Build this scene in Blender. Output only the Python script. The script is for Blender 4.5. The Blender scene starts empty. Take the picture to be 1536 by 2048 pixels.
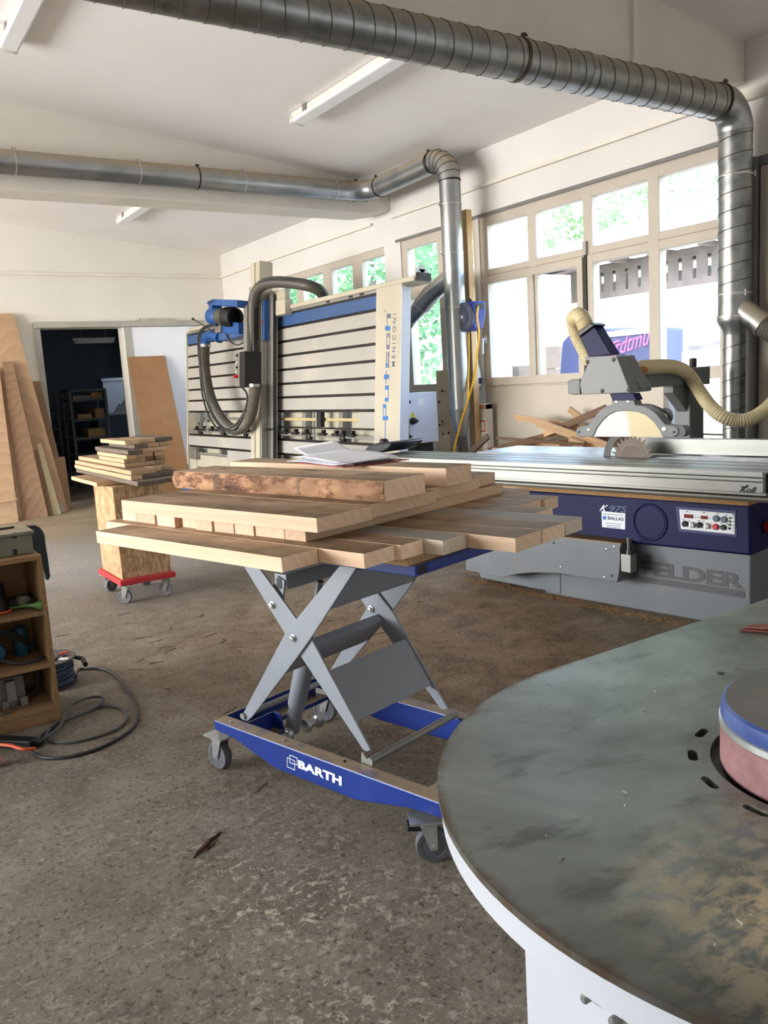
import bpy, bmesh, math, random
from mathutils import Vector, Matrix, noise
rnd = random.Random(11)
SC = bpy.context.scene
COL = SC.collection
PI = math.pi
V = Vector

# ------------------------------------------------------------------ camera
FPX, PITCH, ROLL, YAW = 1668.16, 0.155926, -0.0602863, 0.576149
EYE = V((0, 0, 1.35))
cy_, sy_ = math.cos(YAW), math.sin(YAW)
FWD = V((sy_*math.cos(PITCH), cy_*math.cos(PITCH), -math.sin(PITCH)))
R0 = V((cy_, -sy_, 0)); U0 = R0.cross(FWD)
RGT = math.cos(ROLL)*R0 + math.sin(ROLL)*U0
UPV = -math.sin(ROLL)*R0 + math.cos(ROLL)*U0
cam_d = bpy.data.cameras.new('camera'); cam = bpy.data.objects.new('camera', cam_d); COL.objects.link(cam)
cam_d.sensor_fit = 'VERTICAL'; cam_d.sensor_height = 32.0; cam_d.lens = FPX/2048*32.0
cam_d.clip_start = 0.02; cam_d.clip_end = 300
M = Matrix((RGT, UPV, -FWD)).transposed().to_4x4(); M.translation = EYE
cam.matrix_world = M
SC.camera = cam

def ray(x, y): return FWD*FPX + RGT*(x-768) - UPV*(y-1024)
def at(x, y, axis, val):
    """the point seen at (x, y) that lies on the plane axis = val"""
    d = ray(x, y); return EYE + d*((val-EYE[axis])/d[axis])

class Fr:
    """a flat reference frame: origin, two axes, normal"""
    def __init__(s, o, ax, ay):
        s.o = V(o); s.ax = V(ax).normalized(); s.ay = V(ay).normalized(); s.n = s.ax.cross(s.ay)
    def p(s, a, b, d=0.0): return s.o + s.ax*a + s.ay*b + s.n*d
    def px(s, x, y, d=0.0):
        r = ray(x, y); o = s.o + s.n*d
        P = EYE + r*((o-EYE).dot(s.n)/r.dot(s.n)) - o
        return (P.dot(s.ax), P.dot(s.ay))
    def sub(s, d): return Fr(s.o + s.n*d, s.ax, s.ay)
WORLD = Fr((0, 0, 0), (1, 0, 0), (0, 1, 0))      # a=x b=y d=z

# ------------------------------------------------------------------ mesh builder
class MB:
    def __init__(s): s.v = []; s.f = []
    def add(s, vs, fs):
        k = len(s.v); s.v += [V(q) for q in vs]; s.f += [tuple(i+k for i in f) for f in fs]; return s
    def prism(s, fr, pts, d0, d1):
        n = len(pts)
        vs = [fr.p(a, b, d0) for a, b in pts] + [fr.p(a, b, d1) for a, b in pts]
        fs = [tuple(range(n-1, -1, -1)), tuple(range(n, 2*n))] + [(i, (i+1) % n, n+(i+1) % n, n+i) for i in range(n)]
        return s.add(vs, fs)
    def box(s, fr, a0, a1, b0, b1, d0, d1):
        return s.prism(fr, [(a0, b0), (a1, b0), (a1, b1), (a0, b1)], d0, d1)
    def wbox(s, x0, x1, y0, y1, z0, z1): return s.box(WORLD, x0, x1, y0, y1, z0, z1)
    def quadbox(s, c, t):
        """a slab over four world corners, thickened by vector t"""
        c = [V(q) for q in c]; t = V(t)
        return s.add(c + [q+t for q in c], [(3, 2, 1, 0), (4, 5, 6, 7), (0, 1, 5, 4), (1, 2, 6, 5), (2, 3, 7, 6), (3, 0, 4, 7)])
    def tube(s, pts, r, seg=12, cap=True):
        pts = [V(q) for q in pts]; n = len(pts)
        rs = r if isinstance(r, (list, tuple)) else [r]*n
        t = [(pts[min(i+1, n-1)]-pts[max(i-1, 0)]).normalized() for i in range(n)]
        ref = V((0, 0, 1)) if abs(t[0].z) < 0.9 else V((1, 0, 0))
        nx = t[0].cross(ref).normalized(); vs = []
        for i in range(n):
            nx = (nx - t[i]*nx.dot(t[i])).normalized(); ny = t[i].cross(nx)
            for k in range(seg):
                a = 2*PI*k/seg; vs.append(pts[i] + (nx*math.cos(a)+ny*math.sin(a))*rs[i])
        fs = [(i*seg+k, i*seg+(k+1) % seg, (i+1)*seg+(k+1) % seg, (i+1)*seg+k) for i in range(n-1) for k in range(seg)]
        if cap: fs += [tuple(range(seg-1, -1, -1)), tuple(range((n-1)*seg, n*seg))]
        return s.add(vs, fs)
    def cyl(s, p0, p1, r, seg=20, r1=None): return s.tube([p0, p1], [r, r if r1 is None else r1], seg)
    def lathe(s, o, axis, prof, seg=32):
        """profile [(radius, height)...] spun about axis at o"""
        o = V(o); ax = V(axis).normalized()
        ref = V((0, 0, 1)) if abs(ax.z) < 0.9 else V((1, 0, 0))
        nx = ax.cross(ref).normalized(); ny = ax.cross(nx); vs = []; fs = []; m = len(prof)
        for r, h in prof:
            for k in range(seg):
                a = 2*PI*k/seg; vs.append(o + ax*h + (nx*math.cos(a)+ny*math.sin(a))*r)
        for i in range(m-1):
            for k in range(seg): fs.append((i*seg+k, i*seg+(k+1) % seg, (i+1)*seg+(k+1) % seg, (i+1)*seg+k))
        if prof[0][0] > 1e-6: fs.append(tuple(range(seg)))
        if prof[-1][0] > 1e-6: fs.append(tuple(range((m-1)*seg, m*seg)))
        return s.add(vs, fs)
    def torus(s, o, axis, R, r, seg=32, ss=8):
        prof = [(R + r*math.cos(2*PI*k/ss), r*math.sin(2*PI*k/ss)) for k in range(ss+1)]
        o = V(o); ax = V(axis).normalized(); ref = V((0, 0, 1)) if abs(ax.z) < 0.9 else V((1, 0, 0))
        nx = ax.cross(ref).normalized(); ny = ax.cross(nx); vs = []; fs = []
        for j in range(ss):
            for k in range(seg):
                a = 2*PI*k/seg; vs.append(o + ax*prof[j][1] + (nx*math.cos(a)+ny*math.sin(a))*prof[j][0])
        for j in range(ss):
            for k in range(seg): fs.append((j*seg+k, j*seg+(k+1) % seg, ((j+1) % ss)*seg+(k+1) % seg, ((j+1) % ss)*seg+k))
        return s.add(vs, fs)
    def ball(s, o, r, seg=16, rings=10, sc=(1, 1, 1)):
        o = V(o); vs = [o+V((0, 0, r*sc[2]))]; fs = []
        for i in range(1, rings):
            th = PI*i/rings
            for k in range(seg):
                a = 2*PI*k/seg
                vs.append(o+V((r*sc[0]*math.sin(th)*math.cos(a), r*sc[1]*math.sin(th)*math.sin(a), r*sc[2]*math.cos(th))))
        vs.append(o-V((0, 0, r*sc[2]))); L = len(vs)-1
        for k in range(seg):
            fs.append((0, 1+k, 1+(k+1) % seg)); fs.append((L, L-seg+(k+1) % seg, L-seg+k))
        for i in range(rings-2):
            for k in range(seg):
                a = 1+i*seg+k; b = 1+i*seg+(k+1) % seg; fs.append((a, a+seg, b+seg, b))
        return s.add(vs, fs)
    def build(s, name, mat, parent=None, bevel=0.0, smooth=35, origin=None, seg=2, weld=False):
        if parent is not None:
            root = parent
            while root.parent is not None: root = root.parent
            org = V(root.location)
        elif origin is not None: org = V(origin)
        else:
            xs = [q.x for q in s.v]; ys = [q.y for q in s.v]; zs = [q.z for q in s.v]
            org = V(((min(xs)+max(xs))/2, (min(ys)+max(ys))/2, min(zs)))
        me = bpy.data.meshes.new(name)
        me.from_pydata([tuple(q-org) for q in s.v], [], s.f)
        bm = bmesh.new(); bm.from_mesh(me)
        if weld: bmesh.ops.remove_doubles(bm, verts=bm.verts, dist=1e-5)
        bmesh.ops.recalc_face_normals(bm, faces=bm.faces); bm.to_mesh(me); bm.free()
        o = bpy.data.objects.new(name, me); COL.objects.link(o)
        me.materials.append(mat)
        if parent is None: o.location = org
        else: o.parent = parent
        if smooth:
            me.polygons.foreach_set('use_smooth', [True]*len(me.polygons))
            me.set_sharp_from_angle(angle=math.radians(smooth))
        if bevel:
            m = o.modifiers.new('edge', 'BEVEL'); m.width = bevel; m.segments = seg; m.limit_method = 'ANGLE'; m.angle_limit = math.radians(40)
        return o

def spline(pts, n=8):
    """Catmull-Rom through pts"""
    pts = [V(q) for q in pts]; P = [pts[0]*2-pts[1]] + pts + [pts[-1]*2-pts[-2]]; out = []
    for i in range(1, len(P)-2):
        a, b, c, d = P[i-1], P[i], P[i+1], P[i+2]
        for k in range(n):
            t = k/n
            out.append(0.5*((2*b)+(c-a)*t+(2*a-5*b+4*c-d)*t*t+(3*b-a-3*c+d)*t**3))
    out.append(pts[-1]); return out
def ribbed(pts, r, pitch=0.012, amp=0.12, n=10):
    """a dense path and radii for a corrugated hose"""
    P = spline(pts, n); out = [P[0]]
    L = [0.0]
    for i in range(1, len(P)): L.append(L[-1]+(P[i]-P[i-1]).length)
    m = max(8, int(L[-1]/pitch*2)); res = []; rad = []; j = 0
    for k in range(m+1):
        t = L[-1]*k/m
        while j < len(P)-2 and L[j+1] < t: j += 1
        w = (t-L[j])/max(1e-9, L[j+1]-L[j]); res.append(P[j].lerp(P[j+1], w)); rad.append(r*(1+(amp if k % 2 else 0)))
    return res, rad
def circle(c, r, n=24, a0=0.0, a1=2*PI, ry=None):
    ry = r if ry is None else ry
    full = abs(a1-a0-2*PI) < 1e-6
    return [(c[0]+r*math.cos(a0+(a1-a0)*k/(n if full else n-1)), c[1]+ry*math.sin(a0+(a1-a0)*k/(n if full else n-1))) for k in range(n)]
def rrect(a0, a1, b0, b1, r, n=5):
    o = []
    for cx, cy, st in ((a1-r, b1-r, 0), (a0+r, b1-r, PI/2), (a0+r, b0+r, PI), (a1-r, b0+r, 1.5*PI)):
        o += [(cx+r*math.cos(st+PI/2*k/n), cy+r*math.sin(st+PI/2*k/n)) for k in range(n+1)]
    return o

# ------------------------------------------------------------------ naming
def tag(o, label, cat, group=None, kind=None):
    o['label'] = label; o['category'] = cat
    if group: o['group'] = group
    if kind: o['kind'] = kind
    return o
def thing(name, label, cat, loc, group=None):
    o = bpy.data.objects.new(name, None); o.empty_display_size = 0.1; COL.objects.link(o); o.location = loc
    return tag(o, label, cat, group)
def struct(o):
    o['kind'] = 'structure'; return o
def mb(): return MB()

def text_mesh(s, bold=0.0, shear=0.0, spacing=1.0, stretch=1.0):
    cu = bpy.data.curves.new('lettering', 'FONT'); cu.body = s; cu.offset = bold; cu.shear = shear; cu.space_character = spacing
    cu.resolution_u = 3
    t = bpy.data.objects.new('lettering', cu); COL.objects.link(t)
    dg = bpy.context.evaluated_depsgraph_get(); dg.update()
    me = bpy.data.meshes.new_from_object(t.evaluated_get(dg))
    vs = [v.co.copy() for v in me.vertices]; fs = [tuple(p.vertices) for p in me.polygons]
    bpy.data.objects.remove(t); bpy.data.curves.remove(cu); bpy.data.meshes.remove(me)
    return vs, fs
def letters(m, fr, s, quad, d, bold=0.0, shear=0.0, spacing=1.0):
    """flat lettering stretched over four frame corners: bottom left, bottom right, top right, top left"""
    vs, fs = text_mesh(s, bold, shear, spacing)
    x0 = min(v.x for v in vs); x1 = max(v.x for v in vs); y0 = min(v.y for v in vs); y1 = max(v.y for v in vs)
    A, B, Cc, D = [V((q[0], q[1])) for q in quad]; out = []
    for v in vs:
        a = (v.x-x0)/(x1-x0); b = (v.y-y0)/(y1-y0)
        q = (A*(1-a)+B*a)*(1-b) + (D*(1-a)+Cc*a)*b
        out.append(fr.p(q[0], q[1], d))
    return m.add(out, fs)
def mirror_line(p, q, w):
    """a thin strip between two frame points"""
    p = V(p); q = V(q); t = (q-p).normalized(); n = V((-t.y, t.x))*w/2
    return [tuple(p-n), tuple(q-n), tuple(q+n), tuple(p+n)]
# ------------------------------------------------------------------ materials
def lin(c): return tuple(((q/255)/12.92 if q/255 <= 0.04045 else ((q/255+0.055)/1.055)**2.4) for q in c) + (1.0,)
class Mt:
    def __init__(s, name):
        s.m = bpy.data.materials.new(name); s.m.use_nodes = True; s.t = s.m.node_tree; s.t.nodes.clear()
        s.out = s.t.nodes.new('ShaderNodeOutputMaterial'); s.b = s.t.nodes.new('ShaderNodeBsdfPrincipled')
        s.t.links.new(s.b.outputs[0], s.out.inputs[0])
    def n(s, typ, **kw):
        nd = s.t.nodes.new('ShaderNode'+typ)
        for k, v in kw.items():
            if k.startswith('i_'):
                key = k[2:]; key = int(key) if key.isdigit() else key.replace('_', ' ')
                nd.inputs[key].default_value = v
            else: setattr(nd, k, v)
        return nd
    def l(s, a, b): s.t.links.new(a, b)
    def set(s, **kw):
        for k, v in kw.items(): s.b.inputs[k.replace('_', ' ')].default_value = v
        return s
    def coord(s, scale=(1, 1, 1), kind='Object', loc=None):
        tc = s.n('TexCoord'); mp = s.n('Mapping'); mp.inputs['Scale'].default_value = scale
        s.l(tc.outputs[kind], mp.inputs['Vector'])
        if loc is not None: s.l(loc, mp.inputs['Location'])
        return mp.outputs[0]
    def noise(s, co, scale, detail=4, rough=0.55, dist=0.0):
        nd = s.n('TexNoise'); nd.inputs['Scale'].default_value = scale; nd.inputs['Detail'].default_value = detail
        nd.inputs['Roughness'].default_value = rough; nd.inputs['Distortion'].default_value = dist
        s.l(co, nd.inputs['Vector']); return nd.outputs['Fac']
    def ramp(s, fac, stops):
        r = s.n('ValToRGB'); e = r.color_ramp.elements
        while len(e) < len(stops): e.new(0.5)
        for k, (p, c) in enumerate(stops): e[k].position = p; e[k].color = c if len(c) == 4 else lin(c)
        s.l(fac, r.inputs[0]); return r.outputs[0]
    def mix(s, fac, a, b, typ='MIX'):
        m = s.n('MixRGB', blend_type=typ)
        for i, q in ((0, fac), (1, a), (2, b)):
            if hasattr(q, 'is_linked') or isinstance(q, bpy.types.NodeSocket): s.l(q, m.inputs[i])
            elif i == 0: m.inputs[0].default_value = q
            else: m.inputs[i].default_value = q if len(q) == 4 else lin(q)
        return m.outputs[0]
    def math(s, op, a, b=0.0, c=None):
        m = s.n('Math', operation=op)
        for i, q in ((0, a), (1, b), (2, c)):
            if q is None: continue
            if isinstance(q, bpy.types.NodeSocket): s.l(q, m.inputs[i])
            else: m.inputs[i].default_value = q
        return m.outputs[0]
    def color(s, sock): s.l(sock, s.b.inputs['Base Color']); return s
    def bump(s, h, strength=0.2, dist=0.01):
        b = s.n('Bump'); b.inputs['Strength'].default_value = strength; b.inputs['Distance'].default_value = dist
        s.l(h, b.inputs['Height']); s.l(b.outputs[0], s.b.inputs['Normal']); return s
    def upness(s):
        g = s.n('NewGeometry'); x = s.n('SeparateXYZ'); s.l(g.outputs['Normal'], x.inputs[0]); return x.outputs[2]
GREY0 = (0, 0, 0, 1); GREY1 = (1, 1, 1, 1)

def paint(name, c, rough=0.5, var=0.06, dirt=None, dirt_amt=0.35, metallic=0.0, dust=None, scale=3.0, spec=0.5, dust_lo=0.35):
    m = Mt(name); co = m.coord(); f = m.noise(co, scale, 5)
    d = tuple(max(0, q*(1-var*2)) for q in c)
    col = m.ramp(f, [(0.3, d), (0.7, c)])
    if dirt:
        g = m.noise(co, scale*0.45, 8, 0.68); mask = m.ramp(g, [(0.5, GREY0), (0.72, (dirt_amt,)*3+(1,))])
        col = m.mix(mask, col, dirt)
    if dust:
        up = m.ramp(m.upness(), [(0.72, GREY0), (0.95, GREY1)])
        dn = m.ramp(m.noise(co, 9, 8, 0.7), [(dust_lo, GREY0), (dust_lo+0.2, GREY1)])
        col = m.mix(m.math('MULTIPLY', up, dn), col, dust)
    m.color(col).set(Roughness=rough, Metallic=metallic, Specular_IOR_Level=spec)
    return m.m

def metal(name, c, rough=0.35, var=0.25, scale=4.0, dirt=None, stretch=(1, 1, 1), metallic=0.95, dust=None):
    m = Mt(name); co = m.coord(stretch); f = m.noise(co, scale, 6, 0.6)
    col = m.ramp(f, [(0.3, tuple(q*(1-var) for q in c)), (0.7, c)])
    if dirt: col = m.mix(m.ramp(m.noise(co, scale*0.5, 8, 0.7), [(0.5, GREY0), (0.75, (0.8,)*3+(1,))]), col, dirt)
    if dust:
        up = m.ramp(m.upness(), [(0.0, GREY0), (0.6, GREY1)])
        dn = m.ramp(m.noise(m.coord(), 7, 8, 0.7), [(0.28, (0.35,)*3+(1,)), (0.55, GREY1)])
        mk = m.math('MULTIPLY', up, dn); col = m.mix(mk, col, dust)
        m.l(m.math('SUBTRACT', metallic, m.math('MULTIPLY', mk, 0.8)), m.b.inputs['Metallic'])
        m.l(m.math('ADD', m.math('MULTIPLY', f, 0.25), m.math('ADD', rough-0.12, m.math('MULTIPLY', mk, 0.35))), m.b.inputs['Roughness'])
        m.color(col); return m.m
    m.color(col); rr = m.ramp(f, [(0.2, (rough*0.8,)*3+(1,)), (0.8, (min(1, rough*1.25),)*3+(1,))])
    m.l(rr, m.b.inputs['Roughness']); m.set(Metallic=metallic)
    return m.m

def wood(name, light, dark, ring=16.0, rough=0.6, pale=None, along=(0.10, 1.0, 1.0), var=0.35, dirt=None, dirt_amt=0.5, figure=0.75):
    """grain runs along the object's own X"""
    m = Mt(name); oi = m.n('ObjectInfo')
    off = m.n('CombineXYZ')
    for i, k in enumerate((7.3, 0.37, 0.23)): m.l(m.math('MULTIPLY', oi.outputs['Random'], k), off.inputs[i])
    co = m.coord(along, loc=off.outputs[0])
    dn = m.n('TexNoise'); dn.inputs['Scale'].default_value = 3.0; dn.inputs['Detail'].default_value = 3; m.l(co, dn.inputs['Vector'])
    va = m.n('VectorMath', operation='MULTIPLY_ADD'); m.l(dn.outputs['Color'], va.inputs[0]); va.inputs[1].default_value = (0.16, 0.16, 0.16); m.l(co, va.inputs[2])
    w = m.n('TexWave', wave_type='RINGS', rings_direction='X', wave_profile='SAW'); w.inputs['Scale'].default_value = ring
    w.inputs['Distortion'].default_value = 1.8; w.inputs['Detail'].default_value = 4; w.inputs['Detail Scale'].default_value = 1.4; m.l(va.outputs[0], w.inputs['Vector'])
    fine = m.noise(m.coord((along[0]*0.5, 1, 1), loc=off.outputs[0]), 130, 3, 0.6)
    g = m.math('ADD', m.math('MULTIPLY', w.outputs['Fac'], figure*0.42), m.math('MULTIPLY', fine, 0.5))
    big = m.noise(co, 4, 4)
    g = m.math('ADD', g, m.math('MULTIPLY', m.math('SUBTRACT', big, 0.5), var))
    mid = tuple((a+b)/2 for a, b in zip(light, dark))
    col = m.ramp(g, [(0.15, light), (0.5, mid), (0.95, dark)])
    hv = m.n('HueSaturation'); m.l(m.math('ADD', 0.82, m.math('MULTIPLY', oi.outputs['Random'], 0.3)), hv.inputs['Value']); m.l(col, hv.inputs['Color'])
    col = hv.outputs[0]
    if dirt:
        up = m.ramp(m.upness(), [(0.6, GREY0), (0.9, GREY1)])
        mk = m.ramp(m.noise(m.coord((0.5, 1, 1)), 5, 8, 0.65), [(0.22, GREY0), (0.62, (dirt_amt,)*3+(1,))])
        col = m.mix(m.math('MULTIPLY', up, mk), col, dirt)
    m.color(col).set(Roughness=rough, Specular_IOR_Level=0.3)
    m.bump(g, 0.12, 0.003); return m.m

MAT = {}
MAT['wall'] = paint('white_wall_paint', (226, 223, 218), 0.85, 0.02, (208, 202, 192), 0.3, scale=1.2, spec=0.2)
MAT['wall_warm'] = paint('old_wall_paint', (230, 226, 217), 0.85, 0.02, (216, 206, 188), 0.3, scale=1.2, spec=0.2)
MAT['ceiling'] = paint('ceiling_paint', (244, 240, 237), 0.9, 0.015, (226, 219, 212), 0.35, scale=0.9, spec=0.2)
MAT['beam'] = paint('beam_paint', (234, 229, 220), 0.85, 0.02, (204, 196, 182), 0.4, scale=2.0, spec=0.2)
MAT['trim'] = paint('trim_paint', (232, 226, 214), 0.7, 0.03, (196, 184, 162), 0.3, spec=0.3)
MAT['frame'] = paint('window_frame_paint', (194, 184, 170), 0.5, 0.02, (172, 160, 144), 0.3, spec=0.4)
MAT['racking'] = paint('reel_flange', (74, 70, 70), 0.5, 0.1, (120, 112, 102), 0.4)
MAT['darkwall'] = paint('store_shade_grey', (84, 90, 98), 0.9, 0.05, spec=0.2)  # the store room's shade is put into this dark grey wall colour
MAT['jamb'] = paint('grey_jamb_paint', (176, 172, 164), 0.6, 0.05)
MAT['post'] = paint('grey_post_paint', (128, 126, 124), 0.6, 0.08, (90, 86, 80), 0.4)
MAT['doorleaf'] = paint('white_door_leaf', (236, 238, 244), 0.45, 0.02, (222, 206, 160), 0.35, scale=1.5)
MAT['galv'] = metal('galvanised_sheet', (172, 174, 174), 0.36, 0.32, 11.0, dirt=(132, 124, 110), dust=(160, 146, 122), metallic=0.85)
MAT['galv2'] = metal('galvanised_tube', (170, 174, 176), 0.33, 0.18, 6.0, dirt=(156, 150, 138), dust=(166, 152, 128), metallic=0.85)
MAT['seam'] = metal('duct_seam', (98, 92, 82), 0.5, 0.2)
MAT['alu'] = metal('aluminium_profile', (160, 158, 152), 0.42, 0.08, 3.0, stretch=(1, 1, 1), metallic=0.6)
MAT['alu_dull'] = metal('dull_aluminium', (150, 147, 140), 0.5, 0.1, 5.0, metallic=0.6)
MAT['steel'] = metal('bright_steel', (190, 190, 190), 0.25, 0.12)
MAT['chrome'] = metal('zinc_plated', (205, 205, 202), 0.3, 0.15, 20, metallic=0.7)
MAT['darksteel'] = metal('dark_steel', (70, 68, 66), 0.45, 0.3, 12)
MAT['sawtop'] = metal('cast_table_top', (188, 192, 200), 0.3, 0.1, 5, metallic=0.7)
MAT['blade'] = metal('resinous_saw_blade', (104, 90, 76), 0.5, 0.35, 25, dirt=(74, 58, 44), metallic=0.3)
MAT['cream'] = paint('cream_machine_paint', (188, 180, 162), 0.5, 0.03, (172, 158, 130), 0.3)
MAT['slat'] = paint('support_slat', (166, 162, 156), 0.6, 0.02, (206, 194, 176), 0.3)
MAT['psblue'] = paint('panel_saw_blue', (52, 86, 136), 0.45, 0.06)
MAT['motorblue'] = paint('motor_blue', (30, 82, 150), 0.45, 0.05, (40, 56, 80), 0.5)
MAT['paleblue'] = paint('pale_grey_lacquer', (206, 212, 226), 0.4, 0.02)
MAT['black'] = paint('black_plastic', (18, 18, 20), 0.5, 0.1)
MAT['blackgloss'] = paint('black_moulding', (22, 26, 36), 0.3, 0.1)
MAT['rubber'] = paint('grey_rubber', (104, 104, 108), 0.7, 0.08, (140, 126, 104), 0.4)
MAT['cable'] = paint('dark_cable', (48, 50, 52), 0.55, 0.1, (90, 82, 70), 0.4)
MAT['cable_grey'] = paint('grey_cable', (84, 86, 86), 0.55, 0.1, (118, 108, 92), 0.4)
MAT['orange'] = paint('orange_cable', (226, 98, 50), 0.45, 0.05)
MAT['yellow'] = paint('yellow_hose', (238, 178, 22), 0.4, 0.04)
MAT['rulertint'] = paint('ruler_tape', (186, 166, 122), 0.5, 0.03)
MAT['yellowsign'] = paint('yellow_enamel', (236, 210, 60), 0.4, 0.03)
MAT['red'] = paint('red_plastic', (196, 36, 34), 0.4, 0.05)
MAT['redtray'] = paint('red_dolly', (196, 40, 44), 0.5, 0.08, (120, 60, 50), 0.4)
MAT['green_led'] = paint('green_button', (40, 120, 70), 0.4, 0.05)
MAT['display'] = paint('dark_red_display', (120, 16, 22), 0.25, 0.05)
MAT['feldergrey'] = paint('saw_grey_lacquer', (108, 111, 114), 0.45, 0.03, (150, 136, 112), 0.25, dust=(170, 142, 104))
MAT['guardgrey'] = paint('guard_grey', (108, 110, 110), 0.5, 0.03, dust=(158, 146, 124))
MAT['felderblue'] = paint('saw_navy', (15, 18, 70), 0.5, 0.1, (28, 30, 78), 0.3, spec=0.22)
MAT['darkletter'] = paint('dark_grey_lettering', (76, 76, 76), 0.5, 0.02)
MAT['white'] = paint('white_plastic', (240, 240, 240), 0.45, 0.02)
MAT['sticker'] = paint('white_sticker', (226, 226, 228), 0.4, 0.02)
MAT['navyprint'] = paint('navy_print', (24, 34, 92), 0.5, 0.02)
MAT['barthblue'] = paint('lift_blue', (24, 54, 140), 0.35, 0.08, (62, 78, 126), 0.5, dust=(150, 130, 102), dust_lo=0.3)
MAT['liftgrey'] = paint('lift_grey_lacquer', (146, 150, 156), 0.42, 0.03)
MAT['paper'] = paint('printer_paper', (240, 240, 246), 0.7, 0.01)
MAT['clip'] = paint('red_clipboard', (150, 44, 48), 0.5, 0.05)
MAT['hose_beige'] = paint('beige_flex_hose', (216, 200, 158), 0.45, 0.05, (176, 152, 112), 0.4)
MAT['hose_dark'] = paint('grey_flex_hose', (86, 82, 74), 0.5, 0.1, (130, 112, 84), 0.4)
MAT['reelblue'] = paint('reel_blue', (46, 72, 170), 0.5, 0.05, (120, 124, 150), 0.5)
MAT['reelgrey'] = paint('reel_dusty_cover', (92, 98, 124), 0.6, 0.06, (130, 126, 128), 0.5)
MAT['cardboard'] = paint('cardboard', (186, 150, 108), 0.8, 0.05)
MAT['whitebox'] = paint('white_carton', (228, 222, 214), 0.7, 0.04)
MAT['sanderwhite'] = paint('white_enamel', (206, 209, 217), 0.3, 0.01)
MAT['sanderedge'] = metal('worn_steel_edge', (120, 112, 100), 0.4, 0.2, 20, dirt=(96, 66, 44))
MAT['drumblue'] = paint('drum_cap_blue', (48, 72, 136), 0.42, 0.05, (150, 160, 190), 0.6, scale=6)
MAT['dollygreen'] = paint('dark_green_casting', (30, 48, 44), 0.4, 0.08, (70, 74, 66), 0.4)
MAT['machgrey'] = paint('grey_green_casting', (128, 128, 112), 0.55, 0.06, (92, 84, 68), 0.5, dust=(150, 132, 102))
MAT['toolblue'] = paint('teal_tool_plastic', (26, 84, 108), 0.5, 0.08)
MAT['plug'] = paint('green_plug', (84, 130, 58), 0.5, 0.06)
MAT['handlebrown'] = paint('amber_plastic', (176, 108, 46), 0.35, 0.08)
MAT['pink'] = paint('pink_lettering', (240, 78, 140), 0.5, 0.02)
MAT['van'] = paint('dark_van_paint', (52, 58, 92), 0.4, 0.05)
MAT['plaster'] = paint('white_plaster', (240, 238, 232), 0.9, 0.03)
MAT['yard'] = paint('yard_gravel', (196, 190, 178), 0.9, 0.08, (150, 142, 128), 0.5)
MAT['oldwood'] = paint('weathered_boarding', (112, 103, 98), 0.85, 0.1, (84, 77, 73), 0.4)
MAT['rooftile'] = paint('roof_tile', (134, 120, 116), 0.85, 0.15)
MAT['reveal'] = paint('yellow_render', (244, 218, 150), 0.9, 0.03)
MAT['racksteel'] = paint('rack_grey', (96, 102, 108), 0.5, 0.06)
MAT['blueprint'] = paint('blue_print', (48, 110, 178), 0.5, 0.02)
MAT['greyprint'] = paint('grey_print', (92, 102, 124), 0.5, 0.02)
MAT['bark'] = paint('bark_stain', (84, 52, 34), 0.9, 0.2)

MAT['beech'] = wood('beech_board', (234, 203, 172), (202, 164, 130), 10, dirt=(116, 92, 64), dirt_amt=1.0, figure=0.6)
MAT['beech_b'] = wood('beech_offcut', (222, 190, 158), (192, 156, 122), 12, dirt=(116, 90, 62), dirt_amt=0.95, figure=0.6)
MAT['greyboard'] = wood('weathered_board', (206, 190, 168), (178, 160, 138), 10, dirt=(136, 132, 126), dirt_amt=1.0, figure=0.6)
MAT['rough'] = wood('rough_sawn_board', (196, 164, 128), (150, 118, 88), 14, dirt=(124, 98, 72), dirt_amt=0.9, figure=0.6)
MAT['rough_dark'] = wood('dark_rough_board', (120, 104, 90), (74, 62, 54), 16, figure=0.6)
MAT['oak'] = wood('oak_board', (158, 128, 102), (122, 94, 72), 7, figure=0.8)
MAT['ash'] = wood('pale_ash_board', (196, 164, 132), (166, 134, 104), 5, figure=0.7)
MAT['walnut'] = wood('brown_veneer', (150, 122, 96), (122, 96, 74), 8, figure=0.6)
MAT['spruce'] = wood('spruce_post', (230, 194, 144), (206, 164, 114), 10, figure=0.6)
MAT['knotty'] = wood('knotty_board', (206, 184, 152), (184, 158, 126), 8, figure=0.5)
MAT['scrap'] = wood('scrap_stick', (206, 172, 132), (164, 128, 94), 12, figure=0.6)
MAT['scrap_dark'] = wood('brown_scrap_stick', (124, 94, 68), (78, 58, 44), 14, figure=0.6)
MAT['yellowpine'] = wood('pale_yellow_strip', (222, 208, 172), (204, 186, 148), 6, figure=0.5)

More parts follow.
